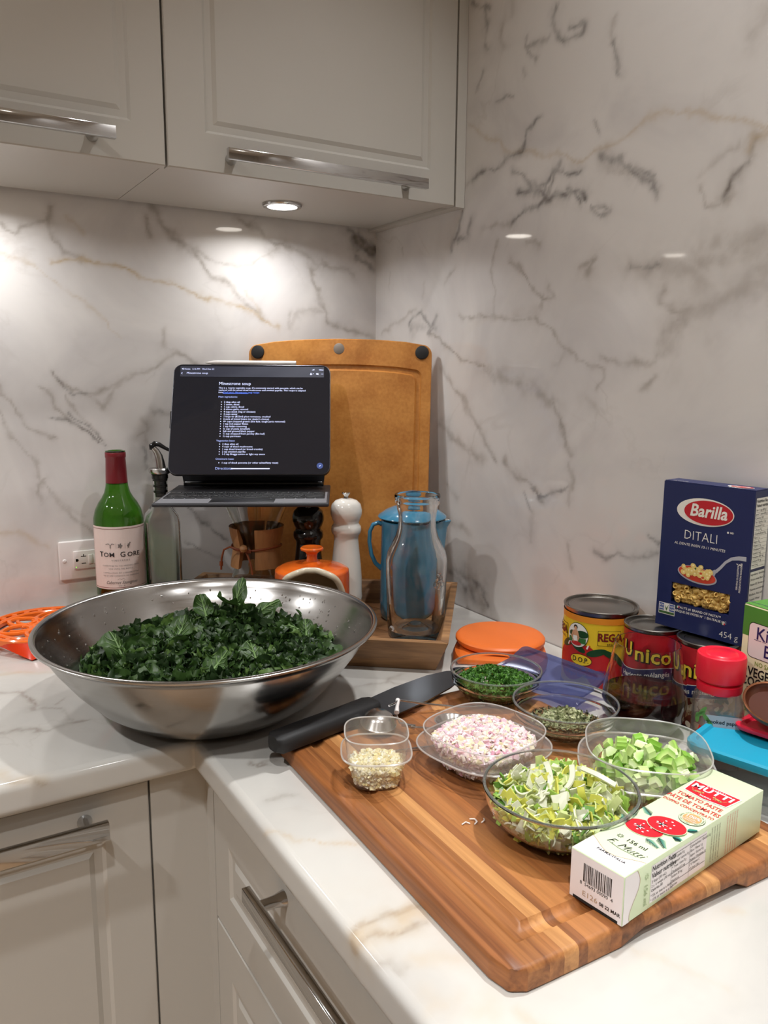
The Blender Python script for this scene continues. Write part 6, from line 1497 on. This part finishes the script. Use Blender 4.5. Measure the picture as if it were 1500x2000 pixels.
fell(P, 0.0890, 0.1350, 0.0013, 0.0013, fm, 1, 1, 14); text(P, 'MD', 0.0030, fm, 0.0940, 0.1350, 1, 'CENTER', 1, 0.02)
P.build('logo', BM, pb, smooth=False); P = MB()
text(P, 'DITALI', 0.0165, fm, 0.0545, 0.1238, 1, 'CENTER', 1, -0.012, 0, 0.88, 1.05)
text(P, 'AL DENTE IN/EN 10-11 MINUTES', 0.0047, fm, 0.0535, 0.1118, 1, 'CENTER', 1, 0.0, 0.12)
P.build('lettering', BM, pb, smooth=False); P = MB()
# printed spoon of pasta
spn = [(0.0770 + 0.0, 0.0840), (0.0830, 0.0905), (0.0890, 0.0985), (0.0960, 0.1040), (0.1050, 0.1065), (0.1140, 0.1070)]
fline(P, spn, [0.0040, 0.0034, 0.0032, 0.0038, 0.0050, 0.0054], fm, 1, 3)
fpoly(P, [(0.0700, 0.0780), (0.0755, 0.0760), (0.0785, 0.0850), (0.0765, 0.0870), (0.0720, 0.0845)], fm, 1, 3)
fell(P, 0.0535, 0.0755, 0.0265, 0.0105, fm, 2, 3, 40, 1, -0.10); fell(P, 0.0535, 0.0762, 0.0250, 0.0092, fm, 3, 5, 40, 1, -0.10)
r = random.Random(4)
for k in range(46):
    a = r.uniform(0, 6.28); q = math.sqrt(r.random()); u = 0.0530 + 0.0215 * q * math.cos(a); v = 0.0795 + 0.0075 * q * math.sin(a)
    fell(P, u, v, 0.0034, 0.0030, fm, 4 + k * 0.06, 4, 14, 1, r.uniform(0, 3)); fell(P, u + 0.0004, v + 0.0004, 0.0014, 0.0012, fm, 4.03 + k * 0.06, 7, 10)
    if k % 6 == 0: fell(P, u + 0.003, v - 0.002, 0.0020, 0.0014, fm, 4.05 + k * 0.06, r.choice((5, 6)), 8)
P.build('spoon_picture', BM, pb, smooth=False); P = MB()
text(P, "ITALY'S #1 BRAND OF PASTA™", 0.0042, fm, 0.0595, 0.0292, 1, 'CENTER', 1, 0.015); text(P, 'LA MARQUE DE PÂTES N° 1 EN ITALIE MC', 0.0042, fm, 0.0570, 0.0240, 1, 'CENTER', 1, 0.015)
for u0, v0 in ((0.0290, 0.0292), (0.0905, 0.0222)):
    for k, c in enumerate((6, 1, 2)): fell(P, u0 + 0.0016 * k, v0, 0.0010, 0.0015, fm, 1, c, 10)
P.build('lettering', BM, pb, smooth=False); P = MB()
frect(P, 0.0040, 0.0155, 0.0270, 0.0305, fm, 1, 1); frect(P, 0.0047, 0.0205, 0.0115, 0.0298, fm, 2, 9); frect(P, 0.0190, 0.0205, 0.0263, 0.0298, fm, 2, 9); fpoly(P, [(0.0122, 0.0285), (0.0150, 0.0200), (0.0185, 0.0298), (0.0150, 0.0240)], fm, 2, 6)
frect(P, 0.0047, 0.0165, 0.0263, 0.0195, fm, 2, 6)
for s, u, v in (('NON', 0.0081, 0.0270), ('GMO', 0.0081, 0.0232), ('SANS', 0.0227, 0.0270), ('OGM', 0.0227, 0.0232)): text(P, s, 0.0034, fm, u, v, 3, 'CENTER', 1, 0.02)
P.build('badge', BM, pb, smooth=False); P = MB()
text(P, '454 g', 0.0110, fm, 0.1000, 0.0085, 1, 'CENTER', 1, -0.01)
P.build('net_weight', BM, pb, smooth=False); P = MB()
text(P, '™ MC', 0.0030, fm, 0.1060, 0.0985, 1, 'CENTER', 1, 0.01)
for s, u in (('SERVING SUGGESTION', 0.1052), ('PRÉSENTATION SUGGÉRÉE', 0.1090)): text(P, s, 0.0030, fm, u, 0.0830, 1, 'CENTER', 1, 0.01, 0, 1, 1, PI / 2)
P.build('lettering', BM, pb, smooth=False); P = MB()
ftm = plane_map((0, 0, bh_ + 0.0010), (1, 0, 0), (0, 1, 0))
fell(P, 0.0930, 0.0140, 0.0160, 0.0085, ftm, 1, 1, 32); fell(P, 0.0945, 0.0140, 0.0135, 0.0072, ftm, 2, 2, 32); text(P, 'Barilla', 0.0085, ftm, 0.0945, 0.0142, 3, 'CENTER', 1, 0.02, 0.15); text(P, 'DITALI', 0.0060, ftm, 0.0930, 0.0028, 1, 'CENTER', 1); text(P, 'AL DENTE', 0.0046, ftm, 0.0200, 0.0045, 1, 'CENTER', 1)
P.build('top_print', BM, pb, smooth=False); P = MB()
fsm = plane_map((bw_, 0, 0), (0, 1, 0), (0, 0, 1))
frect(P, 0.0030, 0.0950, 0.0360, 0.1800, fsm, 1, 1); frect(P, 0.0030, 0.0450, 0.0360, 0.0915, fsm, 1, 1)
text(P, 'Nutrition Facts', 0.0052, fsm, 0.0040, 0.1762, 2, 'LEFT', 10, 0.02, 0, 0.9); text(P, 'Valeur nutritive', 0.0052, fsm, 0.0040, 0.1710, 2, 'LEFT', 10, 0.02, 0, 0.9)
for k, s in enumerate(('Per 1 cup (85 g)', 'pour 1 tasse (85 g)', 'Calories 300', 'Fat / Lipides 1.5 g', 'Saturated 0.3 g', '+ Trans 0 g', 'Carbohydrate 63 g', 'Fibre 3 g', 'Sugars 3 g', 'Protein 11 g', 'Cholesterol 0 mg', 'Sodium 0 mg', 'Potassium 200 mg', 'Calcium 20 mg', 'Iron 4 mg')):
    text(P, s, 0.0036, fsm, 0.0040, 0.1655 - 0.0047 * k, 2, 'LEFT', 10, 0.0); frect(P, 0.0038, 0.1631 - 0.0047 * k, 0.0352, 0.1633 - 0.0047 * k, fsm, 2, 10)
for k, s in enumerate(('Ingredients: Semolina (wheat),', 'Durum wheat flour, Niacin,', 'Vitamin B3, Ferrous sulphate,', 'Thiamine mononitrate,', 'Riboflavin, Folic acid.', 'Contains: Wheat')): text(P, s, 0.0038, fsm, 0.0040, 0.0880 - 0.0062 * k, 2, 'LEFT', 10, 0.005)
P.build('side_print', BM, pb, smooth=False)

# ------------------------------------------------------------------ broth carton
CM = [ink(*c) for c in ((236, 226, 184), (82, 142, 54), (240, 226, 222), (34, 32, 92), (22, 22, 24), (132, 150, 40), (92, 48, 28), (66, 100, 40))]
Oc = Vector((-0.0765, -0.9530, 0)); dc = Vector((-0.10, -0.995, 0)).normalized()
bt = thing('broth_carton', 'green and cream vegetable stock carton at the right edge, behind the paprika jar', 'carton', Oc, math.atan2(dc.y, dc.x))
cw, chh, cd = 0.096, 0.1785, 0.058
mb = MB().box(0, 0, 0, cw, cd, chh); mb.build('carton', CM[0], bt, bevel=0.0015)
cf = plane_map((0, 0, 0), (1, 0, 0), (0, 0, 1)); P = MB()
frect(P, 0.0006, 0.1425, cw - 0.0006, chh - 0.0016, cf, 1, 1, 1, 1)
MB().box(0.0004, 0.0004, chh + 0.0001, cw - 0.0004, cd - 0.0004, chh + 0.0004).build('top_panel', CM[1], bt, smooth=False)
frect(P, -0.0002 + 0.0006, 0.0, 0.0, 0.0, cf, 1, 1)
sl_ = plane_map((0, cd, 0), (0, -1, 0), (0, 0, 1)); frect(P, 0.0006, 0.1425, cd - 0.0006, chh - 0.0016, sl_, 1, 1)
def rrect(mb, u0, v0, u1, v1, rr, mapf, lay, mat):
    pts = []
    for cx, cy_, a0 in ((u1 - rr, v1 - rr, 0), (u0 + rr, v1 - rr, PI / 2), (u0 + rr, v0 + rr, PI), (u1 - rr, v0 + rr, 1.5 * PI)):
        pts += [(cx + rr * math.cos(a0 + PI / 2 * k / 6), cy_ + rr * math.sin(a0 + PI / 2 * k / 6)) for k in range(7)]
    fpoly(mb, pts, mapf, lay, mat)
rrect(P, 0.0090, 0.1190, 0.0880, 0.1600, 0.006, cf, 2, 4); rrect(P, 0.0098, 0.1198, 0.0872, 0.1592, 0.0055, cf, 3, 2)
text(P, 'Kitchen', 0.0205, cf, 0.0485, 0.1480, 4, 'CENTER', 3, 0.012, 0, 0.92); text(P, 'Basics', 0.0205, cf, 0.0530, 0.1300, 4, 'CENTER', 3, 0.012, 0, 0.92)
# serif feet under the brand lettering
for u in (0.0195, 0.0240, 0.0305): frect(P, u - 0.0022, 0.1404, u + 0.0022, 0.1410, cf, 4, 3)
text(P, 'NO SALT ADDED', 0.0075, cf, 0.0200, 0.1130, 2, 'LEFT', 5, 0.01, 0, 0.9)
for s, v in (('VEGETABLE', 0.1020), ('COOKING STOCK', 0.0905), ('FOND DE', 0.0780), ('LÉGUMES', 0.0660)): text(P, s, 0.0150, cf, 0.0120 if s[0] != 'C' else 0.0040, v, 2, 'LEFT', 4, 0.02, 0, 0.80)
text(P, 'SANS SEL AJOUTÉ', 0.0080, cf, 0.0110, 0.0570, 2, 'LEFT', 5, 0.01, 0, 0.9)
fell(P, 0.0080, 0.1040, 0.0030, 0.0040, cf, 2, 7, 20); fell(P, 0.048, 0.028, 0.032, 0.018, cf, 2, 6, 32)
frect(P, 0.030, 0.006, 0.075, 0.050, plane_map((0, 0, chh + 0.0004), (1, 0, 0), (0, 1, 0)), 1, 2)
text(P, 'NO SALT ADDED', 0.0050, plane_map((0, 0, chh + 0.0004), (1, 0, 0), (0, 1, 0)), 0.0150, 0.010, 1, 'CENTER', 3, 0, 0, 0.8)
P.build('printing', CM, bt, smooth=False)

# ------------------------------------------------------------------ paprika jar
M['cap_red'] = plain('red_cap_plastic', (222, 28, 52), 0.32, var=0.03)
M['jar_clear'] = thin_clear('jar_plastic', (0.93, 0.90, 0.88), 0.10, (0.85, 0.82, 0.8), 0.08, (0.55, 0.5, 0.48), 0.6)
M['paprika'] = plain('paprika_powder', (120, 34, 20), 0.8, var=0.2)
JP = (-0.1205, -0.9600); jr = thing('spice_jar', 'clear plastic jar of smoked paprika with a bright red shaker cap', 'spice jar', (JP[0], JP[1], 0), face(JP) + 0.12)
jo = [(0.0, 0.001), (0.022, 0.0), (0.0255, 0.003), (0.0262, 0.008), (0.0262, 0.070), (0.0250, 0.077), (0.0225, 0.082), (0.0220, 0.088)]
MB().lathe(jo + [(r - 0.0012, z) for r, z in jo[::-1][:-1]] , 64, 0, None, 4.5).build('jar', M['jar_clear'], jr, angle=50)
MB().lathe([(0.0, 0.002), (0.0225, 0.0025), (0.0240, 0.008), (0.0240, 0.026), (0.0, 0.027)], 48, 0, None, 4.5).build('paprika', M['paprika'], jr)
cp_ = MB().lathe([(0.0200, 0.0865), (0.0235, 0.0865), (0.0242, 0.0890), (0.0242, 0.0960), (0.0212, 0.0975), (0.0210, 0.0995), (0.0256, 0.1005), (0.0262, 0.1030), (0.0262, 0.1255), (0.0254, 0.1285), (0.0235, 0.1295), (0.0215, 0.1285), (0.0, 0.1285)], 64).build('shaker_cap', M['cap_red'], jr)
MB().lathe([(0.0, 0.0022), (0.0155, 0.0022), (0.0170, 0.0012), (0.0178, 0.0)], 40, 0, Matrix.Translation((0.001, 0, 0.1283))).build('cap_disc', M['cap_red'], cp_)
JM = [ink(*c) for c in ((176, 172, 176), (30, 28, 30), (196, 30, 32), (96, 136, 56), (228, 208, 212), (240, 200, 190), (120, 118, 122))]
jm = plane_map((0.0266, -0.024, 0), (0, 1, 0), (0, 0, 1)); P = MB()
frect(P, 0.010, 0.020, 0.0465, 0.066, jm, 1, 0)
text(P, 'smoked paprika', 0.0060, jm, 0.0295, 0.0585, 2, 'CENTER', 1, 0.02)
for k, s in enumerate(('A sweet cousin with a smoky profile', 'made from peppers dried over oak.', 'Perfect rub for ribs, stews, chicken,', 'fish, potatoes and paella.')): text(P, s, 0.0027, jm, 0.0295, 0.0520 - 0.0042 * k, 2, 'CENTER', 6, 0.0)
fpoly(P, [(0.0035, 0.054), (0.0075, 0.050), (0.0095, 0.036), (0.008, 0.022), (0.002, 0.022), (0.000, 0.038)], jm, 2, 2)
fline(P, [(0.0055, 0.050), (0.0070, 0.040), (0.0060, 0.028)], 0.0010, jm, 3, 5)
for cu, cv, ro in ((0.004, 0.066, 0.6), (0.010, 0.062, -0.9), (0.014, 0.057, -1.0), (0.006, 0.070, 0.9), (0.001, 0.062, 1.6)): fell(P, cu, cv, 0.0060, 0.0022, jm, 2, 3, 16, 1, ro)
jm2 = plane_map((0.024, 0.0266, 0), (-1, 0, 0), (0, 0, 1)); frect(P, 0.008, 0.004, 0.032, 0.062, jm2, 1, 4)
for k in range(6): text(P, 'Ingredients: smoked paprika', 0.0026, jm2, 0.012 + 0.003 * k, 0.032, 2, 'CENTER', 2 if k % 2 else 6, 0, 0, 1, 1, PI / 2)
P.build('label', JM, jr, smooth=False)

# ------------------------------------------------------------------ glass of red wine
WP = (-0.1300, -0.8660); wg = thing('wine_glass', 'stemless glass half full of dark red wine, in front of the bean tins', 'glass', (WP[0], WP[1], 0), face(WP))
w_o = [(0.0, 0.0035), (0.015, 0.003), (0.024, 0.0), (0.030, 0.001), (0.0400, 0.011), (0.0475, 0.026), (0.0500, 0.042), (0.0492, 0.056), (0.0462, 0.074), (0.0420, 0.094), (0.0388, 0.1125), (0.0383, 0.1150)]
w_i = [(0.0373, 0.1148), (0.0378, 0.1120), (0.0410, 0.0935), (0.0452, 0.0736), (0.0482, 0.056), (0.0490, 0.042), (0.0465, 0.0268), (0.0390, 0.0125), (0.029, 0.0045), (0.0, 0.0065)]
MB().lathe(w_o + w_i, 80).build('glass', M['glass'], wg)
M['wine_glass'] = plain('dark_red_wine', (30, 3, 7), 0.03, var=0.05, spec=0.6)
MB().lathe([(0.0, 0.0060), (0.0292, 0.0042), (0.0393, 0.0122), (0.0468, 0.0266), (0.0493, 0.0420), (0.0485, 0.0540), (0.0, 0.0540)], 80).build('wine', M['wine_glass'], wg, angle=50)

# ------------------------------------------------------------------ lidded containers and loose lids
M['turq'] = plain('turquoise_lid', (26, 150, 182), 0.38, var=0.03)
M['red_lid'] = plain('red_lid', (212, 30, 58), 0.38, var=0.03)
M['blue_lid'] = thin_clear('blue_lid', (0.50, 0.54, 0.78), 0.22, (0.22, 0.26, 0.5), 0.15, (0.3, 0.33, 0.58), 0.6)
def rbox_rings(hx, hy, r, z, n=6):
    pts = []
    for cx, cy_, a0 in ((hx - r, hy - r, 0), (-hx + r, hy - r, PI / 2), (-hx + r, -hy + r, PI), (hx - r, -hy + r, 1.5 * PI)):
        pts += [(cx + r * math.cos(a0 + PI / 2 * k / n), cy_ + r * math.sin(a0 + PI / 2 * k / n), z) for k in range(n + 1)]
    return pts
def lid_mesh(hx, hy, r, th=0.010):
    mb = MB()
    stack(mb, [rbox_rings(hx - 0.001, hy - 0.001, r, 0.0), rbox_rings(hx, hy, r, 0.002), rbox_rings(hx, hy, r, th - 0.002), rbox_rings(hx - 0.0022, hy - 0.0022, r - 0.002, th), rbox_rings(hx - 0.0075, hy - 0.0075, r - 0.004, th), rbox_rings(hx - 0.0095, hy - 0.0095, r - 0.005, th - 0.003)])
    return mb
def lid_c(hx, hy, r): return lid_mesh(hx, hy, r)
ta = math.atan2(0.024, 0.091)
tq = thing('food_container', 'clear food container with a turquoise lid, beside the celery tub', 'container', (-0.1400, -1.0320, 0), ta)
mb = MB(); stack(mb, [rbox_rings(0.040, 0.056, 0.014, 0.0), rbox_rings(0.042, 0.058, 0.015, 0.004), rbox_rings(0.0475, 0.0640, 0.017, 0.046)])
mb.build('container', M['tub'], tq, angle=50)
mb = lid_mesh(0.0505, 0.0670, 0.018); mb.v = [(x, y, z + 0.0455) for x, y, z in mb.v]; mb.build('lid', M['turq'], tq, angle=40)
rl = thing('red_lid', 'loose red plastic lid lying behind the turquoise lid', 'lid', (-0.0985, -1.0230, 0.0560), ta - 0.06)
rl.rotation_euler = (0.0, 0.06, ta - 0.05)
lid_mesh(0.034, 0.040, 0.015, 0.006).build('lid', M['red_lid'], rl, angle=40)
bl_ = thing('blue_lid', 'translucent blue plastic lid leaning behind the parsley bowl', 'lid', (-0.160, -0.730, 0.029), 0.0)
ex = Vector((0.062, 0.006, 0.030)).normalized(); ey = Vector((0.002, 0.15, 0.006)); ey = (ey - ex * ey.dot(ex)).normalized(); ez = ex.cross(ey)
bl_.rotation_euler = Matrix((ex, ey, ez)).transposed().to_euler()
lid_mesh(0.036, 0.074, 0.010, 0.007).build('lid', M['blue_lid'], bl_, angle=40)
M['brown'] = plain('brown_lid_inside', (74, 34, 20), 0.3, var=0.06)
M['copper'] = plain('copper_rim', (150, 96, 66), 0.3, metal=0.8, var=0.05)
br = thing('jar_lid', 'round brown lid with a coppery rim propped by the stock carton, at the right edge', 'lid', (-0.1150, -1.0240, 0.0920), 0.0)
nd = (CAM - Vector((-0.119, -1.018, 0.088))).normalized(); nd = (nd * 0.42 + Vector((0.10, -0.10, 0.75))).normalized()
br.rotation_euler = nd.to_track_quat('Z', 'Y').to_euler()
MB().lathe([(0.0, -0.010), (0.026, -0.010), (0.0305, -0.006), (0.0325, 0.0), (0.0318, 0.0008), (0.0300, 0.0)], 56).build('rim', M['copper'], br)
MB().lathe([(0.0302, 0.0), (0.0290, -0.004), (0.0250, -0.0075), (0.0, -0.0080)], 56).build('inside', M['brown'], br)

# ------------------------------------------------------------------ tomato paste box lying on the board
MM = [ink(*c) for c in ((214, 228, 190), (238, 232, 232), (206, 30, 44), (24, 26, 28), (52, 142, 128), (200, 160, 104), (150, 170, 120), (214, 60, 62), (186, 160, 130), (28, 66, 60))]
A0 = Vector((-0.4510, -1.0690, BZ)); ex = (Vector((-0.4450, -1.1190, 0)) - Vector((-0.4510, -1.0690, 0))).normalized()   # end face: left -> right
tp = thing('tomato_paste_box', 'pale green tomato paste box with a white end and barcode, lying on the cutting board', 'box', A0, math.atan2(ex.y, ex.x))
bwid, bhei, blen = 0.0500, 0.0415, 0.2100      # local x across the end, z up, y along the box
mb = MB().box(0, 0, 0.0002, bwid, blen, bhei); mb.build('carton', MM[0], tp, bevel=0.0007)
P = MB()
em_ = plane_map((0, 0, 0), (1, 0, 0), (0, 0, 1)); tm_ = plane_map((0, 0, bhei), (1, 0, 0), (0, 1, 0)); sm3 = plane_map((bwid, 0, 0), (0, 1, 0), (0, 0, 1))
frect(P, 0.0005, 0.0006, bwid - 0.0005, bhei - 0.0005, em_, 1, 1)
MB().box(0.004, -0.0004, 0.0004, bwid - 0.004, 0.0, 0.0028).build('end_tuck', M['dark_gap'], tp, smooth=False)
# wavy white end panel on top and side
def wave(u, w_): return 0.0225 + 0.0060 * math.sin(u / w_ * 5.2 + 2.2)
n = 24
tv_ = [(u * bwid / n, 0.0005) for u in range(n + 1)] ; 
for k in range(n):
    u0, u1 = 0.0004 + (bwid - 0.0008) * k / n, 0.0004 + (bwid - 0.0008) * (k + 1) / n
    P.add([tuple(tm_(a, b, 1)) for a, b in ((u0, 0.0005), (u1, 0.0005), (u1, wave(u1, bwid)), (u0, wave(u0, bwid)))], [(0, 1, 2, 3)], 1)
fline(P, [(0.0004 + (bwid - 0.0008) * k / n, wave(0.0004 + (bwid - 0.0008) * k / n, bwid)) for k in range(n + 1)], 0.0005, tm_, 2, 8)
def wave2(v): return 0.0140 + 0.0060 * math.sin(v / bhei * 5.0 + 4.2)
for k in range(n):
    v0, v1 = 0.0006 + (bhei - 0.0012) * k / n, 0.0006 + (bhei - 0.0012) * (k + 1) / n
    P.add([tuple(sm3(a, b, 1)) for a, b in ((0.0005, v0), (wave2(v0), v0), (wave2(v1), v1), (0.0005, v1))], [(0, 1, 2, 3)], 1)
fline(P, [(wave2(0.0006 + (bhei - 0.0012) * k / n), 0.0006 + (bhei - 0.0012) * k / n) for k in range(n + 1)], 0.0005, sm3, 2, 8)
# bar code and stamp on the end
r = random.Random(6); u = 0.0130
while u < 0.0385:
    ww = r.choice((0.00035, 0.0005, 0.0009)); frect(P, u, 0.0190, u + ww, 0.0345, em_, 2, 3); u += ww + r.choice((0.0004, 0.0006, 0.0009))
text(P, '8  54693 00090  4', 0.0042, em_, 0.0255, 0.0168, 2, 'CENTER', 3)
text(P, 'E126', 0.0062, em_, 0.0200, 0.0085, 2, 'CENTER', 8, 0, 0, 1.2); text(P, '08 22 MAR', 0.0042, em_, 0.0385, 0.0080, 2, 'CENTER', 3, 0.02)
text(P, 'PARMA-ITALIA', 0.0036, tm_, 0.0265, 0.0150, 2, 'CENTER', 3, 0.02, 0, 1, 1.15)
text(P, 'F. Mutti', 0.0105, tm_, 0.0270, 0.0330, 2, 'CENTER', 3, -0.012, 0.45); fline(P, [(0.0140, 0.0300), (0.0240, 0.0282), (0.0400, 0.0290)], 0.0004, tm_, 2, 3)
text(P, '☼ 156 ml', 0.0068, tm_, 0.0250, 0.0435, 2, 'CENTER', 3, 0.0)
# two tomatoes with leaves
for lz, (cu, cv, ru, rv, ro) in zip((0, 5), ((0.0200, 0.0690, 0.0158, 0.0118, 0.15), (0.0305, 0.0855, 0.0160, 0.0125, 0.15))):
    fell(P, cu, cv, ru + 0.0006, rv + 0.0006, tm_, 2 + lz, 0, 40, 1, ro); fell(P, cu, cv, ru, rv, tm_, 3 + lz, 2, 40, 1, ro)
    for k in range(7): fell(P, cu + ru * 0.62 * math.cos(k * 0.9 + 0.6) * (0.8 if k % 2 else 0.5), cv + rv * 0.60 * math.sin(k * 0.9 + 0.6), 0.0010, 0.0008, tm_, 4 + lz, 1, 10)
    for k in range(7):
        a = k * 0.9; fline(P, [(cu - 0.003, cv - 0.002), (cu - 0.003 + 0.0050 * math.cos(a), cv - 0.002 + 0.0040 * math.sin(a))], [0.0012, 0.0003], tm_, 5 + lz, 9 if k % 2 else 1)
def spray(cu, cv, ang_, L_, m=10):
    for k in range(m):
        t = k / (m - 1); bx, by = cu + L_ * t * math.cos(ang_), cv + L_ * t * math.sin(ang_)
        for s in (-1, 1):
            a = ang_ + s * 0.7; l = 0.0060 * (1 - 0.6 * t); fline(P, [(bx, by), (bx + l * math.cos(a), by + l * math.sin(a))], [0.0008, 0.0002], tm_, 2, 4 if s > 0 else 9)
for cu, cv, a, l in ((0.0025, 0.0760, 1.9, 0.014), (0.0060, 0.0640, 2.4, 0.012), (0.0360, 0.0660, -0.7, 0.013), (0.0420, 0.0760, 0.1, 0.006), (0.0120, 0.0905, 2.6, 0.012), (0.0440, 0.0930, 0.9, 0.008), (0.0300, 0.0570, -0.3, 0.013)): spray(cu, cv, a, l)
fell(P, 0.0370, 0.1130, 0.0108, 0.0108, tm_, 2, 3, 40); fell(P, 0.0370, 0.1130, 0.0105, 0.0105, tm_, 3, 0, 40); fell(P, 0.0370, 0.1130, 0.0078, 0.0078, tm_, 4, 5, 36)
text(P, '100%', 0.0062, tm_, 0.0370, 0.1150, 5, 'CENTER', 1, 0.01); text(P, 'ITALIAN', 0.0026, tm_, 0.0370, 0.1108, 5, 'CENTER', 1); text(P, 'TOMATOES', 0.0026, tm_, 0.0370, 0.1080, 5, 'CENTER', 1)
for s, a0 in (('FILIERA PRODUCTION · CERTIFIED TOMATO SUPPLY ·', 0.0),):
    for k, ch in enumerate(s):
        a = PI / 2 - 2 * PI * k / len(s); text(P, ch, 0.0019, tm_, 0.0370 + 0.0091 * math.cos(a), 0.1130 + 0.0091 * math.sin(a), 4, 'CENTER', 3, 0, 0, 1, 1, a - PI / 2)
for s, v, sz in (('TOMATO PASTE', 0.1445, 0.0078), ('PÂTE DE TOMATES', 0.1350, 0.0078), ('DOPPIO CONCENTRATO', 0.1265, 0.0056)): text(P, s, sz, tm_, 0.0250, v, 2, 'CENTER', 7, 0.014, 0, 0.74)
fpoly(P, [(0.0045, 0.1530), (0.0250, 0.1500), (0.0455, 0.1530), (0.0480, 0.1760), (0.0020, 0.1760)], tm_, 2, 1); fpoly(P, [(0.0055, 0.1540), (0.0250, 0.1510), (0.0445, 0.1540), (0.0466, 0.1750), (0.0034, 0.1750)], tm_, 3, 2)
text(P, 'MUTTI', 0.0118, tm_, 0.0250, 0.1668, 4, 'CENTER', 1, 0.035, 0, 1.05, 1.08); text(P, 'PARMA', 0.0034, tm_, 0.0250, 0.1542, 4, 'CENTER', 1, 0.02)
text(P, 'F R A T E L L I', 0.0030, tm_, 0.0250, 0.1732, 4, 'CENTER', 1, 0.0)
for s in (-1, 1):   # two small gold lions reduced to simple four-legged marks
    c = 0.0250 + s * 0.0100; fell(P, c, 0.1583, 0.0045, 0.0012, tm_, 4, 5, 16, 1, 0.25 * -s); fell(P, c - s * 0.0045, 0.1597, 0.0013, 0.0013, tm_, 4, 5, 12)
    for d in (-0.003, -0.001, 0.002, 0.0036): fline(P, [(c + d, 0.1582), (c + d - s * 0.0008, 0.1560)], 0.0007, tm_, 4, 5)
    fline(P, [(c + s * 0.0045, 0.1588), (c + s * 0.0065, 0.1612)], 0.0005, tm_, 4, 5)
# side panel
text(P, '☼ 156 ml', 0.0068, sm3, 0.0285, 0.0200, 2, 'CENTER', 6, 0.0, 0, 1, 1, -PI / 2)
frect(P, 0.0350, 0.0045, 0.1150, 0.0370, sm3, 1, 1)
text(P, 'Nutrition Facts', 0.0062, sm3, 0.0360, 0.0335, 2, 'LEFT', 3, 0.018, 0, 0.86); text(P, 'Valeur nutritive', 0.0062, sm3, 0.0360, 0.0275, 2, 'LEFT', 3, 0.018, 0, 0.86)
for k, s in enumerate(('2 tbsp (30 mL)', '2 c. à soupe (30 mL)', 'Calories 30', '* 5% or less is a little', '* 15% or more is a lot')): text(P, s, 0.0034, sm3, 0.0360, 0.0225 - 0.0038 * k - (0.001 if k > 2 else 0), 2, 'LEFT', 3, 0.01 if k == 2 else 0)
for col_, u0 in ((('Fat / Lipides 0 g', 'Saturated / saturés 0 g', '+ Trans / trans 0 g', 'Cholesterol 0 mg', 'Sodium 20 mg', 'Vitamin A', 'Calcium'), 0.0640), (('Carbohydrate / Glucides 6 g', 'Fibre / Fibres 1 g', 'Sugars / Sucres 4 g', 'Protein / Protéines 1 g', '2 % Vitamin C', '0 % Iron / Fer', ''), 0.0900)):
    for k, s in enumerate(col_):
        if s: text(P, s, 0.0034, sm3, u0, 0.0318 - 0.0041 * k, 2, 'LEFT', 3, 0.0, 0, 0.8)
for v in (0.0345, 0.0180, 0.0097): frect(P, 0.0635, v, 0.1140, v + 0.0003, sm3, 2, 3)
frect(P, 0.0633, 0.0050, 0.0635, 0.0365, sm3, 2, 3); frect(P, 0.0893, 0.0050, 0.0895, 0.0365, sm3, 2, 3)
for k in range(4): text(P, 'Ingredients: Tomatoes, salt. Ingrédients: Tomates, sel.', 0.0024, sm3, 0.1235 + 0.0040 * k, 0.0205, 2, 'CENTER', 3, 0, 0, 0.62, 1, -PI / 2)
for k in range(5): text(P, 'Mutti double concentrated tomato paste, made in Parma', 0.0024, sm3, 0.1480 + 0.0040 * k, 0.0205, 2, 'CENTER', 7, 0, 0, 0.66, 1, -PI / 2)
P.build('printing', MM, tp, smooth=False)
